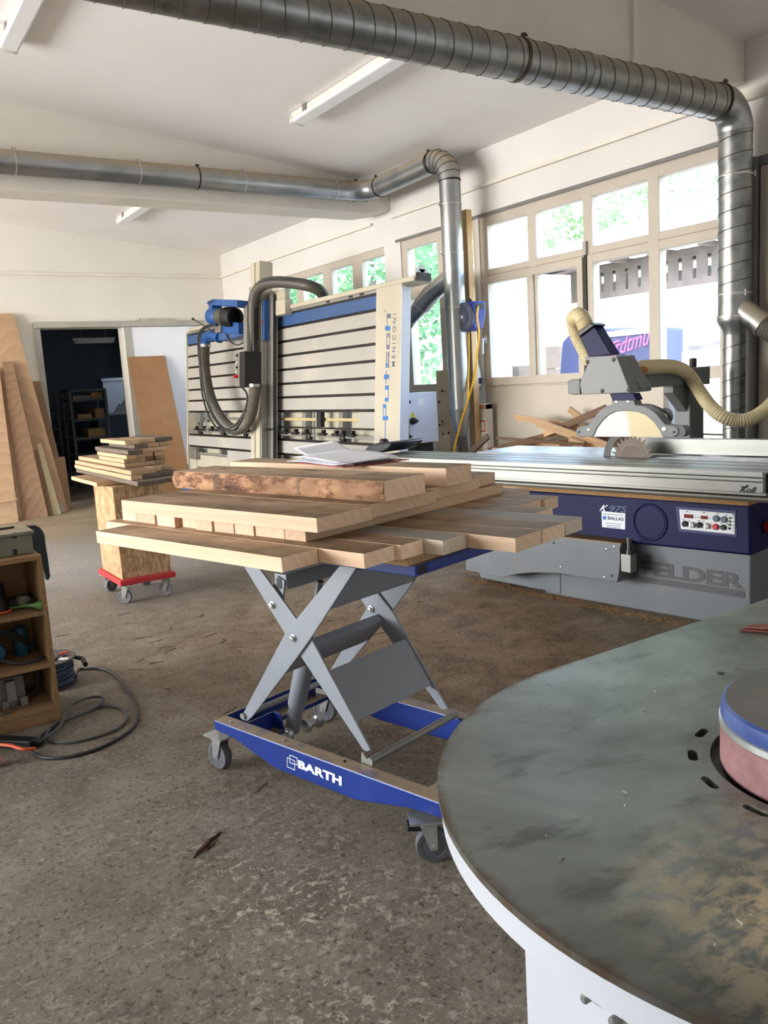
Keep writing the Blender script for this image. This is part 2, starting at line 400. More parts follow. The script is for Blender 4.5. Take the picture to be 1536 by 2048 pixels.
def osb():
    m = Mt('osb'); co = m.coord((1, 1, 1)); vo = m.n('TexVoronoi'); vo.inputs['Scale'].default_value = 70; vo.inputs['Randomness'].default_value = 1
    mp = m.n('Mapping'); mp.inputs['Scale'].default_value = (1, 1, 0.35); mp.inputs['Rotation'].default_value = (0.2, 0.3, 0.5); m.l(co, mp.inputs[0]); m.l(mp.outputs[0], vo.inputs['Vector'])
    sp = m.n('SeparateColor'); m.l(vo.outputs['Color'], sp.inputs[0])
    g = m.math('ADD', m.math('MULTIPLY', sp.outputs[0], 0.45), m.math('MULTIPLY', m.noise(co, 30, 5), 0.55))
    m.color(m.ramp(g, [(0.15, (128, 98, 68)), (0.5, (172, 138, 100)), (0.85, (200, 168, 130))])).set(Roughness=0.7, Specular_IOR_Level=0.2); return m.m
MAT['osb'] = osb()
def chip(name, a, b, sc=60):
    m = Mt(name); co = m.coord(); g = m.math('ADD', m.math('MULTIPLY', m.noise(co, sc, 6, 0.7), 0.6), m.math('MULTIPLY', m.noise(co, 3, 4), 0.4))
    m.color(m.ramp(g, [(0.3, b), (0.65, a)])).set(Roughness=0.75, Specular_IOR_Level=0.2); return m.m
MAT['chip'] = chip('chipboard', (166, 132, 96), (128, 98, 68))
MAT['mdf'] = chip('mdf', (160, 122, 88), (144, 106, 74), 8)
MAT['belt'] = chip('abrasive_belt', (160, 124, 122), (118, 80, 82), 24)
MAT['abrasive'] = chip('abrasive_paper', (150, 92, 84), (108, 62, 58), 90)
MAT['dustpile'] = chip('sawdust', (186, 146, 98), (120, 88, 58), 70)
def ply():
    m = Mt('plywood'); co = m.coord((0.3, 0.3, 1)); w = m.n('TexWave', wave_type='BANDS', bands_direction='Z'); w.inputs['Scale'].default_value = 55; w.inputs['Distortion'].default_value = 0.6; m.l(co, w.inputs['Vector'])
    m.color(m.ramp(w.outputs['Fac'], [(0.2, (128, 96, 66)), (0.6, (204, 168, 126))])).set(Roughness=0.7); return m.m
MAT['ply'] = ply()
def barky():
    m = Mt('waney_edge'); co = m.coord((1.0, 1, 2.2)); g = m.noise(co, 7, 10, 0.74, 0.15); h = m.noise(m.coord((1, 1, 1)), 3.2, 5, 0.6)
    col = m.ramp(g, [(0.38, (62, 42, 32)), (0.47, (122, 82, 58)), (0.54, (186, 140, 104)), (0.75, (208, 166, 130))])
    col = m.mix(m.ramp(h, [(0.52, GREY0), (0.62, (0.55,)*3+(1,))]), col, (112, 78, 56))
    bands = m.ramp(m.noise(m.coord((1, 0.01, 0.05)), 9, 2, 0.5), [(0.62, GREY0), (0.66, (0.7,)*3+(1,))])
    col = m.mix(bands, col, (88, 76, 66))
    m.color(col).set(Roughness=0.85); m.bump(g, 0.6, 0.01); return m.m
MAT['waney'] = barky()
def glass():
    m = Mt('window_glass'); t = m.n('BsdfTransparent'); t.inputs[0].default_value = (0.97, 0.985, 1.0, 1); g = m.n('BsdfGlossy'); g.inputs['Roughness'].default_value = 0.02
    lw = m.n('LayerWeight'); lw.inputs[0].default_value = 0.5; mx = m.n('MixShader'); m.l(m.math('MULTIPLY_ADD', m.math('POWER', lw.outputs['Facing'], 4.0), 0.35, 0.02), mx.inputs[0]); m.l(t.outputs[0], mx.inputs[1]); m.l(g.outputs[0], mx.inputs[2]); m.l(mx.outputs[0], m.out.inputs[0]); return m.m
MAT['glass'] = glass()
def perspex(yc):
    m = Mt('two_tone_guard_window'); co = m.coord((1, 1, 1), 'Object'); sx = m.n('SeparateXYZ'); m.l(co, sx.inputs[0])
    g = m.math('ADD', m.math('MULTIPLY_ADD', sx.outputs[1], -7.0, 0.5+7.0*yc), m.math('MULTIPLY', m.math('SUBTRACT', m.noise(co, 7, 6), 0.5), 0.8))  # turns from pale grey to tan along Y, with a noisy border
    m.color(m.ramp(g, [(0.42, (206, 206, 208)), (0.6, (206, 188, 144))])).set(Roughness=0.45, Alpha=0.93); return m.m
def leaf(name, a, b):
    m = Mt(name); oi = m.n('NewGeometry'); co = m.coord(); g = m.noise(co, 1.3, 5)
    col = m.ramp(g, [(0.3, a), (0.7, b)]); m.color(col).set(Roughness=0.6)
    tr = m.n('BsdfTranslucent'); m.l(col, tr.inputs[0]); mx = m.n('MixShader'); mx.inputs[0].default_value = 0.4
    m.l(m.b.outputs[0], mx.inputs[1]); m.l(tr.outputs[0], mx.inputs[2]); m.l(mx.outputs[0], m.out.inputs[0]); return m.m
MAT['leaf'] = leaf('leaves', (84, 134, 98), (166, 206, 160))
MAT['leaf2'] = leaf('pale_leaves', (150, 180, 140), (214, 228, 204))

def floor_mat():
    m = Mt('worn_concrete_floor'); co = m.coord()
    big = m.noise(co, 0.9, 6, 0.6, 0.4); mid = m.noise(co, 4.5, 9, 0.68, 0.5); fine = m.noise(co, 38, 8, 0.75); grit = m.noise(co, 140, 4, 0.7)
    base = m.ramp(mid, [(0.3, (112, 105, 93)), (0.52, (136, 129, 116)), (0.72, (160, 152, 137))])
    sx = m.n('SeparateXYZ'); m.l(co, sx.inputs[0])
    def spot(cx, cy, r, ry=None):
        dx = m.math('MULTIPLY', m.math('SUBTRACT', sx.outputs[0], cx), 1/r); dy = m.math('MULTIPLY', m.math('SUBTRACT', sx.outputs[1], cy), 1/(ry or r))
        d = m.math('SQRT', m.math('ADD', m.math('MULTIPLY', dx, dx), m.math('MULTIPLY', dy, dy)))
        d = m.math('ADD', d, m.math('MULTIPLY', m.math('SUBTRACT', mid, 0.5), 1.6))
        return m.ramp(d, [(0.25, GREY1), (1.0, GREY0)])
    # sawdust trodden in about the saw and the lift
    brown = m.ramp(mid, [(0.34, (104, 84, 64)), (0.55, (150, 122, 92)), (0.75, (182, 152, 116))])
    col = m.mix(m.math('MULTIPLY', spot(2.55, 3.6, 1.9, 2.4), 0.85), base, brown)
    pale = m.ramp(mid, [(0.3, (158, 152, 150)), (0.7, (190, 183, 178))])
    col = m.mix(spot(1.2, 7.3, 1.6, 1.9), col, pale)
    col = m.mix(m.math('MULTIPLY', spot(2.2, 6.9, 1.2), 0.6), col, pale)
    col = m.mix(m.math('MULTIPLY', spot(1.9, 9.8, 1.7), 0.8), col, m.ramp(mid, [(0.3, (158, 140, 114)), (0.7, (198, 178, 146))]))
    dk = m.ramp(big, [(0.5, GREY0), (0.68, (0.45,)*3+(1,))]); col = m.mix(dk, col, (92, 84, 74))
    # crumbs of plaster and chips trodden in, in drifts
    drift = m.ramp(m.noise(co, 1.7, 6, 0.6), [(0.40, GREY0), (0.62, GREY1)])
    drift = m.math('MULTIPLY', drift, m.math('MULTIPLY_ADD', spot(0.9, 1.3, 1.7, 1.9), 0.85, 0.15))
    f1 = m.math('MULTIPLY', m.ramp(m.noise(co, 30, 7, 0.78, 0.5), [(0.535, GREY0), (0.575, GREY1)]), drift)
    col = m.mix(m.math('MULTIPLY', f1, 0.85), col, (218, 210, 196))
    f2 = m.math('MULTIPLY', m.ramp(m.noise(co, 62, 6, 0.75, 0.3), [(0.55, GREY0), (0.61, GREY1)]), 0.5); col = m.mix(f2, col, (190, 180, 164))
    d2 = m.math('MULTIPLY', m.ramp(m.noise(co, 48, 7, 0.75, 0.3), [(0.38, GREY1), (0.46, GREY0)]), 0.8); col = m.mix(d2, col, (68, 61, 53))
    col = m.mix(0.45, col, m.ramp(grit, [(0.3, (80, 74, 66)), (0.7, (170, 160, 146))]), 'OVERLAY')
    m.color(col).set(Roughness=0.7, Specular_IOR_Level=0.3)
    m.bump(m.math('ADD', m.math('MULTIPLY', fine, 0.5), m.math('MULTIPLY', mid, 0.8)), 0.3, 0.005); return m.m
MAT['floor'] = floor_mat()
def sander_top():
    m = Mt('worn_steel_table'); co = m.coord()
    sx = m.n('SeparateXYZ'); m.l(co, sx.inputs[0])
    a = m.noise(co, 3, 7, 0.62, 0.4); b = m.noise(co, 9, 8, 0.7, 0.8)
    col = m.ramp(a, [(0.35, (100, 102, 98)), (0.64, (156, 162, 158))])
    dark = m.ramp(m.noise(m.coord((1.0, 2.2, 1)), 6, 6, 0.6, 0.3), [(0.56, GREY0), (0.66, (0.6,)*3+(1,))]); col = m.mix(dark, col, (84, 83, 79))
    # sanding dust that lies on the operator's side
    dm = m.math('MULTIPLY', m.ramp(m.noise(m.coord((1, 1.6, 1)), 26, 7, 0.72, 0.4), [(0.44, GREY0), (0.55, GREY1)]), m.ramp(m.math('MULTIPLY_ADD', sx.outputs[1], -2.4, m.math('MULTIPLY', a, 0.9)), [(0.40, GREY0), (0.66, (0.9,)*3+(1,))]))
    dm = m.math('MULTIPLY', dm, m.ramp(m.math('ADD', sx.outputs[0], 0.5), [(0.03, GREY0), (0.2, GREY1)]))
    col2 = m.mix(dm, col, (200, 180, 144))
    rim = m.math('SQRT', m.math('ADD', m.math('MULTIPLY', sx.outputs[0], sx.outputs[0]), m.math('MULTIPLY', sx.outputs[1], sx.outputs[1])))
    rust = m.math('MULTIPLY', m.ramp(m.math('ADD', rim, m.math('MULTIPLY', b, 0.06)), [(0.505, GREY0), (0.52, (0.8,)*3+(1,))]), m.ramp(sx.outputs[0], [(0.0, GREY1), (0.1, GREY0)]))
    col2 = m.mix(rust, col2, (98, 72, 48))
    m.color(col2); m.l(m.math('SUBTRACT', 0.75, m.math('MULTIPLY', dm, 0.6)), m.b.inputs['Metallic'])
    m.l(m.math('ADD', 0.34, m.math('ADD', m.math('MULTIPLY', dm, 0.4), m.math('MULTIPLY', b, 0.15))), m.b.inputs['Roughness']); return m.m
MAT['sandertop'] = sander_top()
# ------------------------------------------------------------------ the setting
XW, YB = 4.95, 11.5
def ceil_z(x): return 3.25 + 0.1056*(XW-x) if x > -0.5 else 3.25 + 0.1056*(x+5.95)
FW = Fr((XW, 0, 0), (0, -1, 0), (0, 0, 1))          # window wall: a = -Y, b = Z, normal into the room
FB = Fr((0, YB, 0), (1, 0, 0), (0, 0, 1))           # back wall: a = X, b = Z, normal into the room

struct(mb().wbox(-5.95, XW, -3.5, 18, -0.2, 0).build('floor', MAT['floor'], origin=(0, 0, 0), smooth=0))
yard = mb().wbox(XW+0.02, 60, -25, 60, -0.25, -0.04).build('yard_ground', MAT['yard'], origin=(0, 0, 0), smooth=0); struct(yard)
# ceiling: two slopes
c = mb(); F = Fr((0, 0, 0), (1, 0, 0), (0, 0, 1))
c.prism(F, [(XW+0.3, ceil_z(XW)-0.03), (-0.5, ceil_z(-0.49)), (-5.95, 3.25), (-5.95, 3.45), (-0.5, 4.05), (XW+0.3, 3.5)], 3.5, -YB)
struct(c.build('ceiling', MAT['ceiling'], origin=(0, 0, 0), smooth=0))

# window wall with its openings
W1 = (3.35, 5.83, 0.0, 2.70); W2 = (5.87, 7.03, 1.22, 2.70); W3 = (7.32, 10.62, 1.22, 2.71)
w = mb()
def wy(y0, y1, z0, z1): w.wbox(XW, XW+0.12, y0, y1, z0, z1)
wy(-3.5, YB+0.25, 2.70, 3.5); wy(-3.5, -2.4, 0, 2.70); wy(-2.4, -1.5, 2.1, 2.70); wy(-1.5, W1[0], 0, 2.70); wy(W1[1], W2[0], 0, 2.70); wy(W2[0], W2[1], 0, 1.22)
wy(W2[1], W3[0], 0, 2.70); wy(W3[0], W3[1], 0, 1.22); wy(W3[1], YB+0.25, 0, 2.70)
struct(w.build('wall_right', MAT['wall'], origin=(XW, 0, 0), smooth=0))
# back wall with the sliding door opening
dl = at(78.8, 657, 1, YB); dr = at(246, 655, 1, YB); DX0, DX1, DZ = dl.x, dr.x, dl.z
w = mb(); w.wbox(-5.95, DX0, YB, YB+0.25, 0, 4.0); w.wbox(DX1, XW, YB, YB+0.25, 0, 4.0); w.wbox(DX0, DX1, YB, YB+0.25, DZ, 4.0)
struct(w.build('wall_back', MAT['wall_warm'], origin=(0, YB, 0), smooth=0))
# unseen walls with the window bands that light the shop
w = mb()
w.wbox(-6.2, -5.95, -3.5, YB+0.25, 0, 0.9); w.wbox(-6.2, -5.95, -3.5, YB+0.25, 2.9, 3.6); w.wbox(-6.2, -5.95, -3.5, 2.4, 0.9, 2.9); w.wbox(-6.2, -5.95, 10.6, YB+0.25, 0.9, 2.9)
struct(w.build('wall_left', MAT['wall'], origin=(-5.95, 0, 0), smooth=0))
w = mb(); w.wbox(-6.2, XW+0.25, -3.75, -3.5, 0, 4.0)
struct(w.build('wall_front', MAT['wall'], origin=(0, -3.5, 0), smooth=0))
# cornices
struct(mb().wbox(XW-0.035, XW, 3.62, 7.13, 2.935, 2.96).build('trim_1', MAT['trim'], smooth=0))
struct(mb().wbox(XW-0.035, XW, 7.5, YB, 2.935, 2.96).build('trim_2', MAT['trim'], smooth=0))
struct(mb().wbox(-5.95, XW, YB-0.035, YB, 2.93, 2.965).build('trim_3', MAT['trim'], smooth=0))
struct(mb().wbox(XW-0.05, XW, -3.5, 3.26, 2.90, 2.97).build('trim_4', MAT['trim'], smooth=0))
struct(mb().wbox(XW-0.012, XW, 3.3, 7.1, 2.70, 2.725).build('trim_5', MAT['post'], smooth=0))
# tie beams
def beam(name, y0, y1, zb):
    b = mb(); F = Fr((0, y0, 0), (1, 0, 0), (0, 0, 1))
    b.prism(F, [(-5.95, zb), (XW-0.28, zb), (XW, zb+0.05), (XW, 3.27), (-0.5, ceil_z(-0.49)+0.02), (-5.95, 3.27)], 0, -(y1-y0))
    struct(b.build(name, MAT['beam'], origin=(0, y0, 0), bevel=0.012, smooth=0))
beam('beam_far', 7.17, 7.5, 2.975)
beam('beam_near', 3.27, 3.6, 2.97)
struct(mb().wbox(3.905, 3.945, 3.245, 3.27, 2.985, ceil_z(3.92)-0.01).build('trim_6', MAT['beam'], smooth=0))

# ------------------------------------------------------------------ windows
def win_bar(m, y0, y1, z0, z1, d0=-0.09, d1=-0.012): m.box(FW, -y1, -y0, z0, z1, d0, d1)
def pane(parent, y0, y1, z0, z1, d=-0.05): mb().box(FW, -y1, -y0, z0, z1, d-0.004, d).build('glass_pane', MAT['glass'], parent, smooth=0)
def grid_window(name, y0, y1, z0, z1, ylines, zlines, holes):
    """frame mesh made of jambs and rails, glass in each hole"""
    m = mb()
    for a, b in ylines: win_bar(m, a, b, z0, z1)
    for a, b in zlines: win_bar(m, y0, y1, a, b, -0.088, -0.014)
    f = struct(m.build(name, MAT['frame'], origin=(XW, (y0+y1)/2, z0), bevel=0.006, smooth=0))
    for h in holes: pane(f, *h)
    return f
U = [(5.238, 5.735), (4.630, 5.135), (4.026, 4.534), (3.450, 3.923)]
f1 = grid_window('window_1', W1[0], W1[1], 1.0, 2.70, [(5.735, 5.83), (5.14, 5.235), (4.54, 4.63), (3.928, 4.022), (3.35, 3.45)], [(2.62, 2.70), (2.20, 2.255), (2.135, 2.2), (1.235, 1.318)], [])
for a, b in U: pane(f1, a-0.01, b+0.01, 2.25, 2.625)
for a, b in ((5.236, 5.724), (4.683, 5.165), (4.03, 4.525), (3.44, 3.907)): pane(f1, a-0.03, b+0.03, 1.30, 2.18)
def ring_bars(m, y0, y1, z0, z1, ym, d0=-0.04, d1=0.012):
    for a, b in ym: win_bar(m, a, b, z0, z1, d0, d1)
s = mb(); ring_bars(s, 0, 0, 1.25, 2.19, [(5.724, 5.795), (5.168, 5.236), (4.625, 4.683)])
win_bar(s, 4.63, 5.79, 2.128, 2.19, -0.04, 0.0115); win_bar(s, 4.63, 5.79, 1.25, 1.32, -0.04, 0.0115)
sash = s.build('sash', MAT['frame'], f1, bevel=0.005, smooth=0)
hd = mb().box(FW, -5.785, -5.755, 1.62, 1.69, 0.012, 0.024); hd.tube([FW.p(-5.77, 1.66, 0.02), FW.p(-5.77, 1.66, 0.055), FW.p(-5.77, 1.53, 0.06)], 0.011, 10)
hd.build('handle', MAT['white'], sash, bevel=0.003)
mb().box(FW, -4.615, -4.585, 2.20, 2.30, -0.01, 0.014).build('hinge', MAT['alu'], f1, smooth=0)
mb().box(FW, -4.615, -4.595, 1.26, 2.2, -0.012, 0.001).build('gap_seal', MAT['darksteel'], f1, smooth=0)
# the panelling and the low glass of the door leaves
struct(mb().box(FW, -5.80, -3.90, 0.0, 1.235, -0.06, -0.01).build('wall_panel', MAT['frame'], smooth=0))
lf = mb()
for a, b in ((3.35, 3.42), (3.86, 3.90)): win_bar(lf, a, b, 0, 1.235)
win_bar(lf, 3.35, 3.9, 0, 0.3)
low = struct(lf.build('window_4', MAT['post'], origin=(XW, 3.6, 0), smooth=0)); pane(low, 3.41, 3.87, 0.29, 1.24)

f2 = grid_window('window_2', W2[0], W2[1], W2[2], W2[3], [(6.945, 7.03), (6.33, 6.455), (5.87, 5.93)], [(2.615, 2.70), (2.13, 2.255), (1.22, 1.29)], [(5.92, 6.34, 1.28, 2.14), (5.92, 6.34, 2.25, 2.62), (6.45, 6.95, 1.28, 2.14), (6.45, 6.95, 2.25, 2.62)])
bounds = []
for xa, ya, xb, yb in ((721, 528, 768, 514), (661, 545, 702, 533), (603, 561, 643, 550)):
    bounds.append((at(xb, yb, 0, XW).y, at(xa, ya, 0, XW).y))
st = bounds[1][0]-bounds[0][0]
bounds += [(bounds[2][0]+st*k, bounds[2][1]+st*k) for k in (1, 2)]
yl = [(W3[0], bounds[0][0])]+[(bounds[k][1], bounds[k+1][0]) for k in range(len(bounds)-1)]+[(bounds[-1][1], W3[1])]
f3 = grid_window('window_3', W3[0], W3[1], W3[2], W3[3], yl, [(2.625, 2.71), (2.03, 2.1), (1.22, 1.3)], [(a-0.01, b+0.01, z0, z1) for a, b in bounds for z0, z1 in ((1.29, 2.04), (2.09, 2.63))])
struct(mb().wbox(XW+0.12, XW+0.175, 7.035, 7.315, -0.04, 3.0).build('trim_7', MAT['reveal'], smooth=0))
struct(mb().wbox(XW+0.12, XW+0.175, 10.63, 11.0, -0.04, 3.0).build('trim_8', MAT['reveal'], smooth=0))

# ------------------------------------------------------------------ grey post and gate at the near end of the window wall
gy0, gy1 = at(1516, 500, 0, XW-0.03).y, at(1500, 500, 0, XW-0.03).y
struct(mb().wbox(XW-0.06, XW+0.02, gy0, gy1+0.05, 0, 2.56).build('trim_9', MAT['post'], bevel=0.006, smooth=0))
gate = mb(); gate.wbox(XW-0.03, XW, 1.6, gy0-0.012, 0, 2.5)
g = struct(gate.build('door_2', MAT['frame'], smooth=0))
gp = mb(); 
for k in range(3): gp.wbox(XW-0.04, XW-0.03, gy0-0.10-0.45*(k+1)+0.05, gy0-0.10-0.45*k, 0.12, 2.36)
gp.build('panel', MAT['post'], g, bevel=0.004, smooth=0)
struct(mb().wbox(XW-0.035, XW, 1.5, gy0-0.004, 2.505, 2.56).build('trim_10', MAT['post'], smooth=0))

# ------------------------------------------------------------------ sliding door of the store room
struct(mb().box(FB, DX0-0.075, DX0, 0, DZ+0.07, 0, 0.03).build('trim_11', MAT['jamb'], smooth=0))
lt = at(374, 653, 1, YB-0.08)
tr = struct(mb().box(FB, DX0-0.075, 4.6, DZ, DZ+0.075, 0.0, 0.085).build('trim_12', MAT['jamb'], bevel=0.004, smooth=0))
rl = mb()
for px, ry in ((307, 0.03), (338, 0.03)):
    q = at(px, 648, 1, YB-0.06); rl.prism(FB, [(q.x+0.055*math.cos(t), DZ+0.075+0.038*math.sin(t)) for t in [PI*k/12 for k in range(13)]], 0.03, 0.07)
q = at(279, 646, 1, YB-0.06); rl.prism(FB, [(q.x-0.08, DZ+0.075), (q.x+0.03, DZ+0.075), (q.x+0.02, DZ+0.12), (q.x+0.005, DZ+0.09)], 0.03, 0.06)
rl.build('track_roller', MAT['jamb'], tr)
leaf_ = struct(mb().box(FB, DX1-0.01, DX1+1.15, 0.01, DZ-0.005, 0.025, 0.065).build('door_1', MAT['doorleaf'], bevel=0.004, smooth=0))
e = mb(); e.box(FB, DX1-0.012, DX1+0.075, 0.01, DZ-0.005, 0.065, 0.078)
e.build('edge_strip', MAT['jamb'], leaf_, smooth=0)

# the dark store room behind it
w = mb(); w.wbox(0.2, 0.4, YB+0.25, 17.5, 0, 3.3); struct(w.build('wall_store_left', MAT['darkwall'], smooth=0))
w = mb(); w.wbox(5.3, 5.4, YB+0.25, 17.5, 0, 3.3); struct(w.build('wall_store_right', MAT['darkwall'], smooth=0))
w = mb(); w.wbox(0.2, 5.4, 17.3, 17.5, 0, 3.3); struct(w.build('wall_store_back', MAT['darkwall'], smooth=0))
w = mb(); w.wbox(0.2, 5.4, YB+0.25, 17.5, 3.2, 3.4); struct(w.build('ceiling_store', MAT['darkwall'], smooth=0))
w = mb(); w.wbox(XW, 5.4, YB+0.25, 18, -0.2, 0); struct(w.build('floor_store', MAT['floor'], smooth=0))
# ------------------------------------------------------------------ extraction ducts
def helix(c0, axis, length, r, pitch, tr=0.0028, seg=18, phase=0.0):
    c0 = V(c0); ax = V(axis).normalized(); ref = V((0, 0, 1)) if abs(ax.z) < 0.9 else V((1, 0, 0))
    nx = ax.cross(ref).normalized(); ny = ax.cross(nx); n = int(length/pitch*seg)
    return [c0 + ax*(pitch*k/seg) + (nx*math.cos(phase+2*PI*k/seg)+ny*math.sin(phase+2*PI*k/seg))*r for k in range(n+1)]
def clamp(name, parent, c, axis, r, mat=None, bolt=None, w=0.012):
    m = mb(); m.lathe(V(c)-V(axis).normalized()*w/2, axis, [(r-0.004, 0), (r+0.004, 0), (r+0.005, w/2), (r+0.004, w), (r-0.004, w)], 28)
    b = V(bolt) if bolt else V((0, 0, 1)); q = V(c)+b.normalized()*(r+0.012)
    m.tube([q-V(axis).normalized()*0.018, q+V(axis).normalized()*0.018], 0.006, 8); m.tube([q-b.normalized()*0.016, q+b.normalized()*0.010], 0.007, 8)
    return m.build(name, mat or MAT['chrome'], parent)
def elbow(m, p0, d0, d1, R, r, n=8, seg=28):
    """a bend starting at p0 heading d0 turning to d1; returns its end"""
    p0 = V(p0); d0 = V(d0); d1 = V(d1); c = p0 + d1*R
    pts = [c - d1*R*math.cos(PI/2*k/n) + d0*R*math.sin(PI/2*k/n) for k in range(n+1)]
    m.tube(pts, r, seg, cap=False); return pts

R1, DY = 0.097, 3.2
za, zb = at(768, 64.5, 1, DY), at(1415, 199, 1, DY)
dz = (za.z+zb.z)/2; RX = at(1470, 400, 1, DY).x
duct = thing('spiral_duct', 'thick spiral-seam metal duct under the near ceiling beam, bending down beside the gate', 'duct', (RX, DY, 0))
m = mb(); m.tube([(-5.9, DY, dz), (RX-0.15, DY, dz)], R1, 36); run = m.build('horizontal_run', MAT['galv'], duct)
mb().tube(helix((-1.0, DY, dz), (1, 0, 0), RX-0.15+1.0, R1+0.001, 0.105, phase=2.0), 0.0026, 6).build('seam', MAT['seam'], run)
m = mb(); m.tube([(RX-0.17, DY, dz), (RX-0.15, DY, dz)], R1+0.006, 36, cap=False); pts = elbow(m, (RX-0.15, DY, dz), (1, 0, 0), (0, 0, -1), 0.15, R1+0.003, 10, 36); m.build('elbow', MAT['galv2'], duct)
zr = dz-0.15; zj = at(1470, 588, 1, DY).z; zk = at(1470, 636, 1, DY).z; zn = at(1472, 660, 1, DY).z
m = mb(); m.tube([(RX, DY, zr), (RX, DY, zk)], R1, 36); rs = m.build('riser', MAT['galv'], duct)
mb().tube(helix((RX, DY, zj+0.05), (0, 0, 1), zr-zj-0.05, R1+0.001, 0.105, phase=1.0), 0.0026, 6).build('seam', MAT['seam'], rs)
m = mb(); m.lathe((RX, DY, 0), (0, 0, 1), [(R1+0.005, zk+0.02), (R1+0.006, zk-0.01), (R1, zk-0.03), (0.07, zn), (0.066, zn-0.03)], 36); m.build('reducer', MAT['galv2'], duct)
m = mb(); m.tube([(RX, DY, zn-0.02), (RX, DY, 0.0)], 0.066, 32); lo = m.build('lower_pipe', MAT['galv'], duct)
mb().tube(helix((RX, DY, 0.3), (0, 0, 1), zn-0.35, 0.067, 0.1), 0.0022, 6).build('seam', MAT['seam'], lo)
b0 = V((RX, DY, zj-0.06)); bd = V((0.02, -0.80, -0.60)).normalized()
m = mb(); m.tube([b0, b0+bd*0.24], 0.068, 28); m.tube([b0+bd*0.225, b0+bd*0.25], 0.073, 28); m.build('branch', MAT['galv'], duct)
hp, hr = ribbed([b0+bd*0.24, b0+bd*0.45, b0+bd*0.7+V((0, 0, -0.1)), b0+V((0.02, -0.75, -0.9)), b0+V((0, -0.7, -1.3))], 0.066, 0.02, 0.06)
mb().tube(hp, hr, 18).build('branch_hose', MAT['hose_dark'], duct)
q1 = at(1035, 150, 1, DY).x
clamp('clamp', duct, (q1, DY, dz), (1, 0, 0), R1, MAT['seam'], (0, -0.6, 1), 0.02)
clamp('clamp', duct, (at(1165, 150, 1, DY).x, DY, dz), (1, 0, 0), R1+0.001, MAT['galv2'], (0, 0.6, 1), 0.03)
clamp('clamp', duct, (RX-0.17, DY, dz), (1, 0, 0), R1+0.004, MAT['seam'], (0, -0.5, 1))
clamp('clamp', duct, (RX, DY, at(1470, 352, 1, DY).z), (0, 0, 1), R1, MAT['chrome'], (0.6, -0.9, 0))
clamp('clamp', duct, (RX, DY, zj), (0, 0, 1), R1, MAT['chrome'], (-0.4, -1, 0)); clamp('clamp', duct, (RX, DY, zk+0.01), (0, 0, 1), R1+0.005, MAT['chrome'], (0.7, -0.7, 0))
for xx in (-2.5, 0.2, q1): 
    mb().tube([(xx, DY, dz+R1), (xx, DY+0.06, 2.98)], 0.005, 8).build('hanger', MAT['darksteel'], duct)

# second duct along the far beam
R2, EY = 0.09, 7.05
ra, rb = at(100, 328, 1, EY), at(640, 379.5, 1, EY); z2 = (ra.z+rb.z)/2
q = at(905, 480, 0, 4.6); PX, PY = 4.6, 5.765
duct2 = thing('metal_duct', 'smooth metal duct along the far ceiling beam, dropping beside the wooden post', 'duct', (PX, PY, 0))
m = mb(); m.tube([(-5.9, EY, z2), (PX-0.22, EY, z2)], R2, 32); m.build('horizontal_run', MAT['galv2'], duct2)
m = mb(); pts = elbow(m, (PX-0.22, EY, z2), (1, 0, 0), (0, -1, 0), 0.22, R2+0.002, 10, 32); m.build('elbow', MAT['galv2'], duct2)
e1 = pts[-1]; zz = z2+0.02
m = mb(); m.tube([e1, (PX, PY+0.24, zz)], R2, 32); m.build('link_pipe', MAT['galv2'], duct2)
m = mb(); pts = elbow(m, (PX, PY+0.2, zz), (0, -1, 0), (0, 0, -1), 0.2, R2+0.003, 6, 32); el = m.build('elbow', MAT['galv2'], duct2, smooth=20)
m = mb()
for k in range(7):
    t = PI/2*k/6; c = V((PX, PY+0.2-0.2*math.sin(t), zz-0.2+0.2*math.cos(t))); m.torus(c, V((0, -math.cos(t), -math.sin(t))), R2+0.004, 0.0035, 28, 6)
m.build('seam', MAT['seam'], el)
zt = zz-0.2; zc = at(914, 818, 0, PX).z; zd = at(916, 868, 0, PX).z
m = mb(); m.tube([(PX, PY, zt), (PX, PY, zc)], R2, 32); m.build('riser', MAT['galv2'], duct2)
m = mb(); m.lathe((PX, PY, 0), (0, 0, 1), [(R2+0.004, zc+0.01), (R2+0.004, zc-0.005), (0.045, zd), (0.042, zd-0.03)], 32); m.build('reducer', MAT['galv2'], duct2)
hp, hr = ribbed([(PX, PY, zd-0.02), (PX, PY-0.02, zd-0.2), (PX-0.03, PY-0.02, zd-0.4), (PX-0.12, PY, 0.08)], 0.045, 0.018, 0.08)
mb().tube(hp, hr, 16).build('drop_hose', MAT['hose_dark'], duct2)
bq = at(884, 560, 0, PX); be = at(822, 638, 0, PX-0.02)
m = mb(); m.tube([V((PX, PY, bq.z+0.02)), bq.lerp(be, 0.35), bq.lerp(be, 0.62)], 0.082, 28); m.tube([bq.lerp(be, 0.62), be], [0.082, 0.06], 28); m.build('branch', MAT['galv2'], duct2)
dirb = (be-bq).normalized()
hp, hr = ribbed([be-dirb*0.02, be+dirb*0.12, be+dirb*0.25+V((0, 0, -0.04))], 0.056, 0.02, 0.08)
mb().tube(hp, hr, 16).build('branch_hose', MAT['hose_dark'], duct2)
clamp('clamp', duct2, bq.lerp(be, 0.62), dirb, 0.082, MAT['chrome'], (0, 0.3, 1)); clamp('clamp', duct2, be, dirb, 0.06, MAT['chrome'], (0, 0.3, 1))
for x_, dk in ((30, 0), (275, 0), (392, 1), (483, 0), (665, 0), (706, 1), (731, 0)):
    p = at(x_, 340, 1, EY); clamp('clamp', duct2, (p.x, EY, z2), (1, 0, 0), R2, MAT['darksteel'] if dk else MAT['chrome'], (0, -0.4, 1), 0.01)
